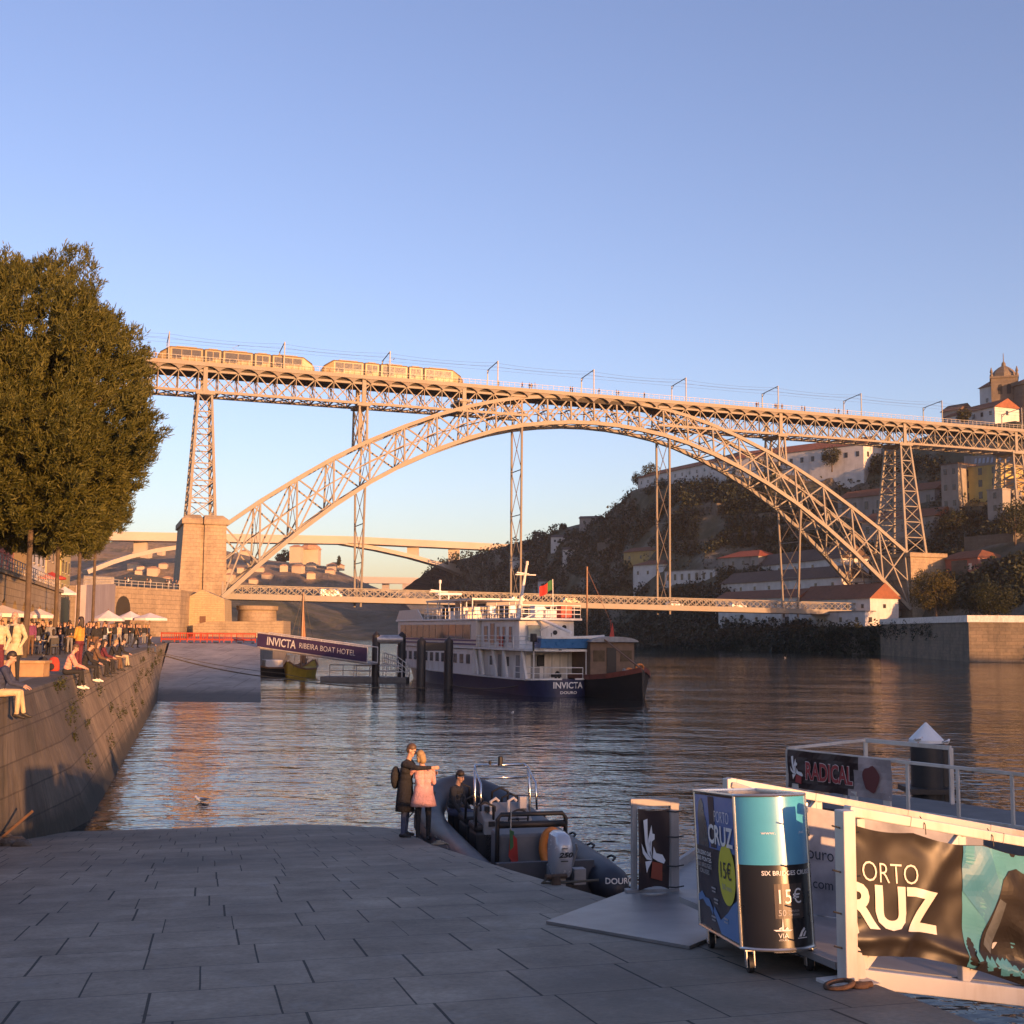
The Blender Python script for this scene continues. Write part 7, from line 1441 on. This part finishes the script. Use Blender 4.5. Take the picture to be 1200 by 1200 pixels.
# outboard motor
SIL=M('motor_silver',(.52,.53,.55),.25,.35,var=.04); m=MB(); secs=[(.62,.20,.26,-.42),(.70,.235,.30,-.43),(.95,.25,.33,-.45),(1.15,.235,.33,-.45),(1.26,.20,.28,-.42),(1.31,.12,.18,-.40)]; vs=[]; n=20
for z,a_,b2,yc in secs:
    for j in range(n): t_=2*math.pi*j/n; c_,s_=math.cos(t_),math.sin(t_); vs.append((.12+.68*a_*math.copysign(abs(c_)**.6,c_),yc+b2*math.copysign(abs(s_)**.6,s_),z))
fs=[(i*n+j,i*n+(j+1)%n,(i+1)*n+(j+1)%n,(i+1)*n+j) for i in range(len(secs)-1) for j in range(n)]+[tuple(range(n-1,-1,-1)),tuple((len(secs)-1)*n+j for j in range(n))]; m.add(vs,fs); mo=m.build('outboard_motor',SIL,rib,smooth='a')
m=MB(); m.box((.12,-.38,.2),(.16,.3,.9)); m.box((.12,-.1,.62),(.22,.3,.2)); m.box((.12,-.5,-.2),(.35,.4,.03)); m.build('motor_leg',GREY,mo,bev=.02)
text('250',BLK,mo,(.12,-.805,1.0),(1,0,0),(0,0,1),w=.24,h=.085,bold=.04,shear=.25); m=MB(); m.box((.10,-.80,1.10),(.1,.012,.012)); m.box((.10,-.79,.90),(.12,.012,.015)); m.build('motor_marks',BLK,mo)
m=MB(); m.tube([(.4,-.2,.7),(.46,-.3,1.0),(.42,-.35,1.1)],.02,6); m.box((.5,-.25,.55),(.2,.2,.25)); m.build('hydraulic_arm',GREY,mo)
m=MB(); m.tube([(-.55,7.45,1.15),(-.75,7.0,1.12),(-1.15,6.2,.85),(-1.5,5.9,.55)],.016,6); m.tube([(-.9,6.3,.98),(-.98,6.2,1.0),(-.8,6.5,1.05)],.05,8); m.build('bow_rope',ROPE,rib,smooth=True)
# man in the boat
BOATM=pose(pel=.58,spine=(.05,.16,1),neck=(.1,.45,1),face=(.15,1,-.8),armL=((-.12,.2,-1),(.1,.7,-.75),(.3,0,-1)),armR=((.15,.2,-1),(-.1,.65,-.8),(-.3,0,-1)),legL=((-.12,1,-.1),(0,.05,-1),(-.1,1,0)),legR=((.12,1,-.1),(0,-.1,-1),(.1,1,0)),fat=1.08)
bm_=RIBO+Matrix.Rotation(R(13.5),3,'Z')@V((-.62,5.0,.33)); person('man in a dark hooded jacket sitting in the inflatable boat, head bowed',BOATM,bm_,R(-115),cl('charcoal',(.03,.032,.036)),JEAN,'dark',key='boatman',vox=.0085)
# vehicles crossing the lower deck
def car(l,s,o,col,van=0):
    c=bp(s,o,LZ(s)+.86); t=thing('car',l,'car' if not van else 'van',c,math.atan2(BE.y,BE.x)); m=MB(); h=2.0 if van else 1.42; pf=[(-2.1,.3),(2.1,.3),(2.15,.75),(1.3,.88),(.75,h),(-1.5,h),(-2.05,.9)] if not van else [(-2.4,.3),(2.4,.3),(2.4,.95),(1.8,1.2),(1.35,h),(-2.4,h)]
    m.slab([(x,-.85,z) for x,z in pf],(0,1.7,0)); m.build('body',col,t,bev=.06)
    m=MB(); [m.slab([(x,s_*.852,z) for x,z in ([(-1.3,.92),(1.0,.92),(.65,h-.12),(-1.3,h-.12)])],(0,s_*.01,0)) for s_ in (1,-1)]; m.build('window',GLASS,t)
    for x in (-1.35,1.35):
        for y in (-.8,.8): m=MB(); m.tube([(x,y-.1,.32),(x,y+.1,.32)],.32,14); m.build('wheel',BLK,t)
CW=M('car_white',(.7,.7,.68),.3); car('white van crossing the lower deck near the left pier',18,1.6,CW,1); car('small white car on the lower deck behind the boat mast',62,1.6,CW); car('pale gold car on the lower deck near the flag',75,1.6,M('car_gold',(.5,.38,.22),.3)); car('pale car on the lower deck right of the barge mast',104,-1.6,CW); car('silver car at the right end of the lower deck',120,1.6,GALV)
# ============================================================= evening haze
hz=MB(); hz.box((0,1250,55),(3400,3300,118)); hm_=bpy.data.materials.new('haze'); hm_.use_nodes=True; t=hm_.node_tree; t.nodes.remove(t.nodes['Principled BSDF'])
pv=t.nodes.new('ShaderNodeVolumePrincipled'); pv.inputs['Color'].default_value=(.92,.90,.92,1); pv.inputs['Density'].default_value=.00009; pv.inputs['Anisotropy'].default_value=.1; t.links.new(pv.outputs[0],t.nodes['Material Output'].inputs['Volume'])
tag(hz.build('haze',hm_),kind='stuff')
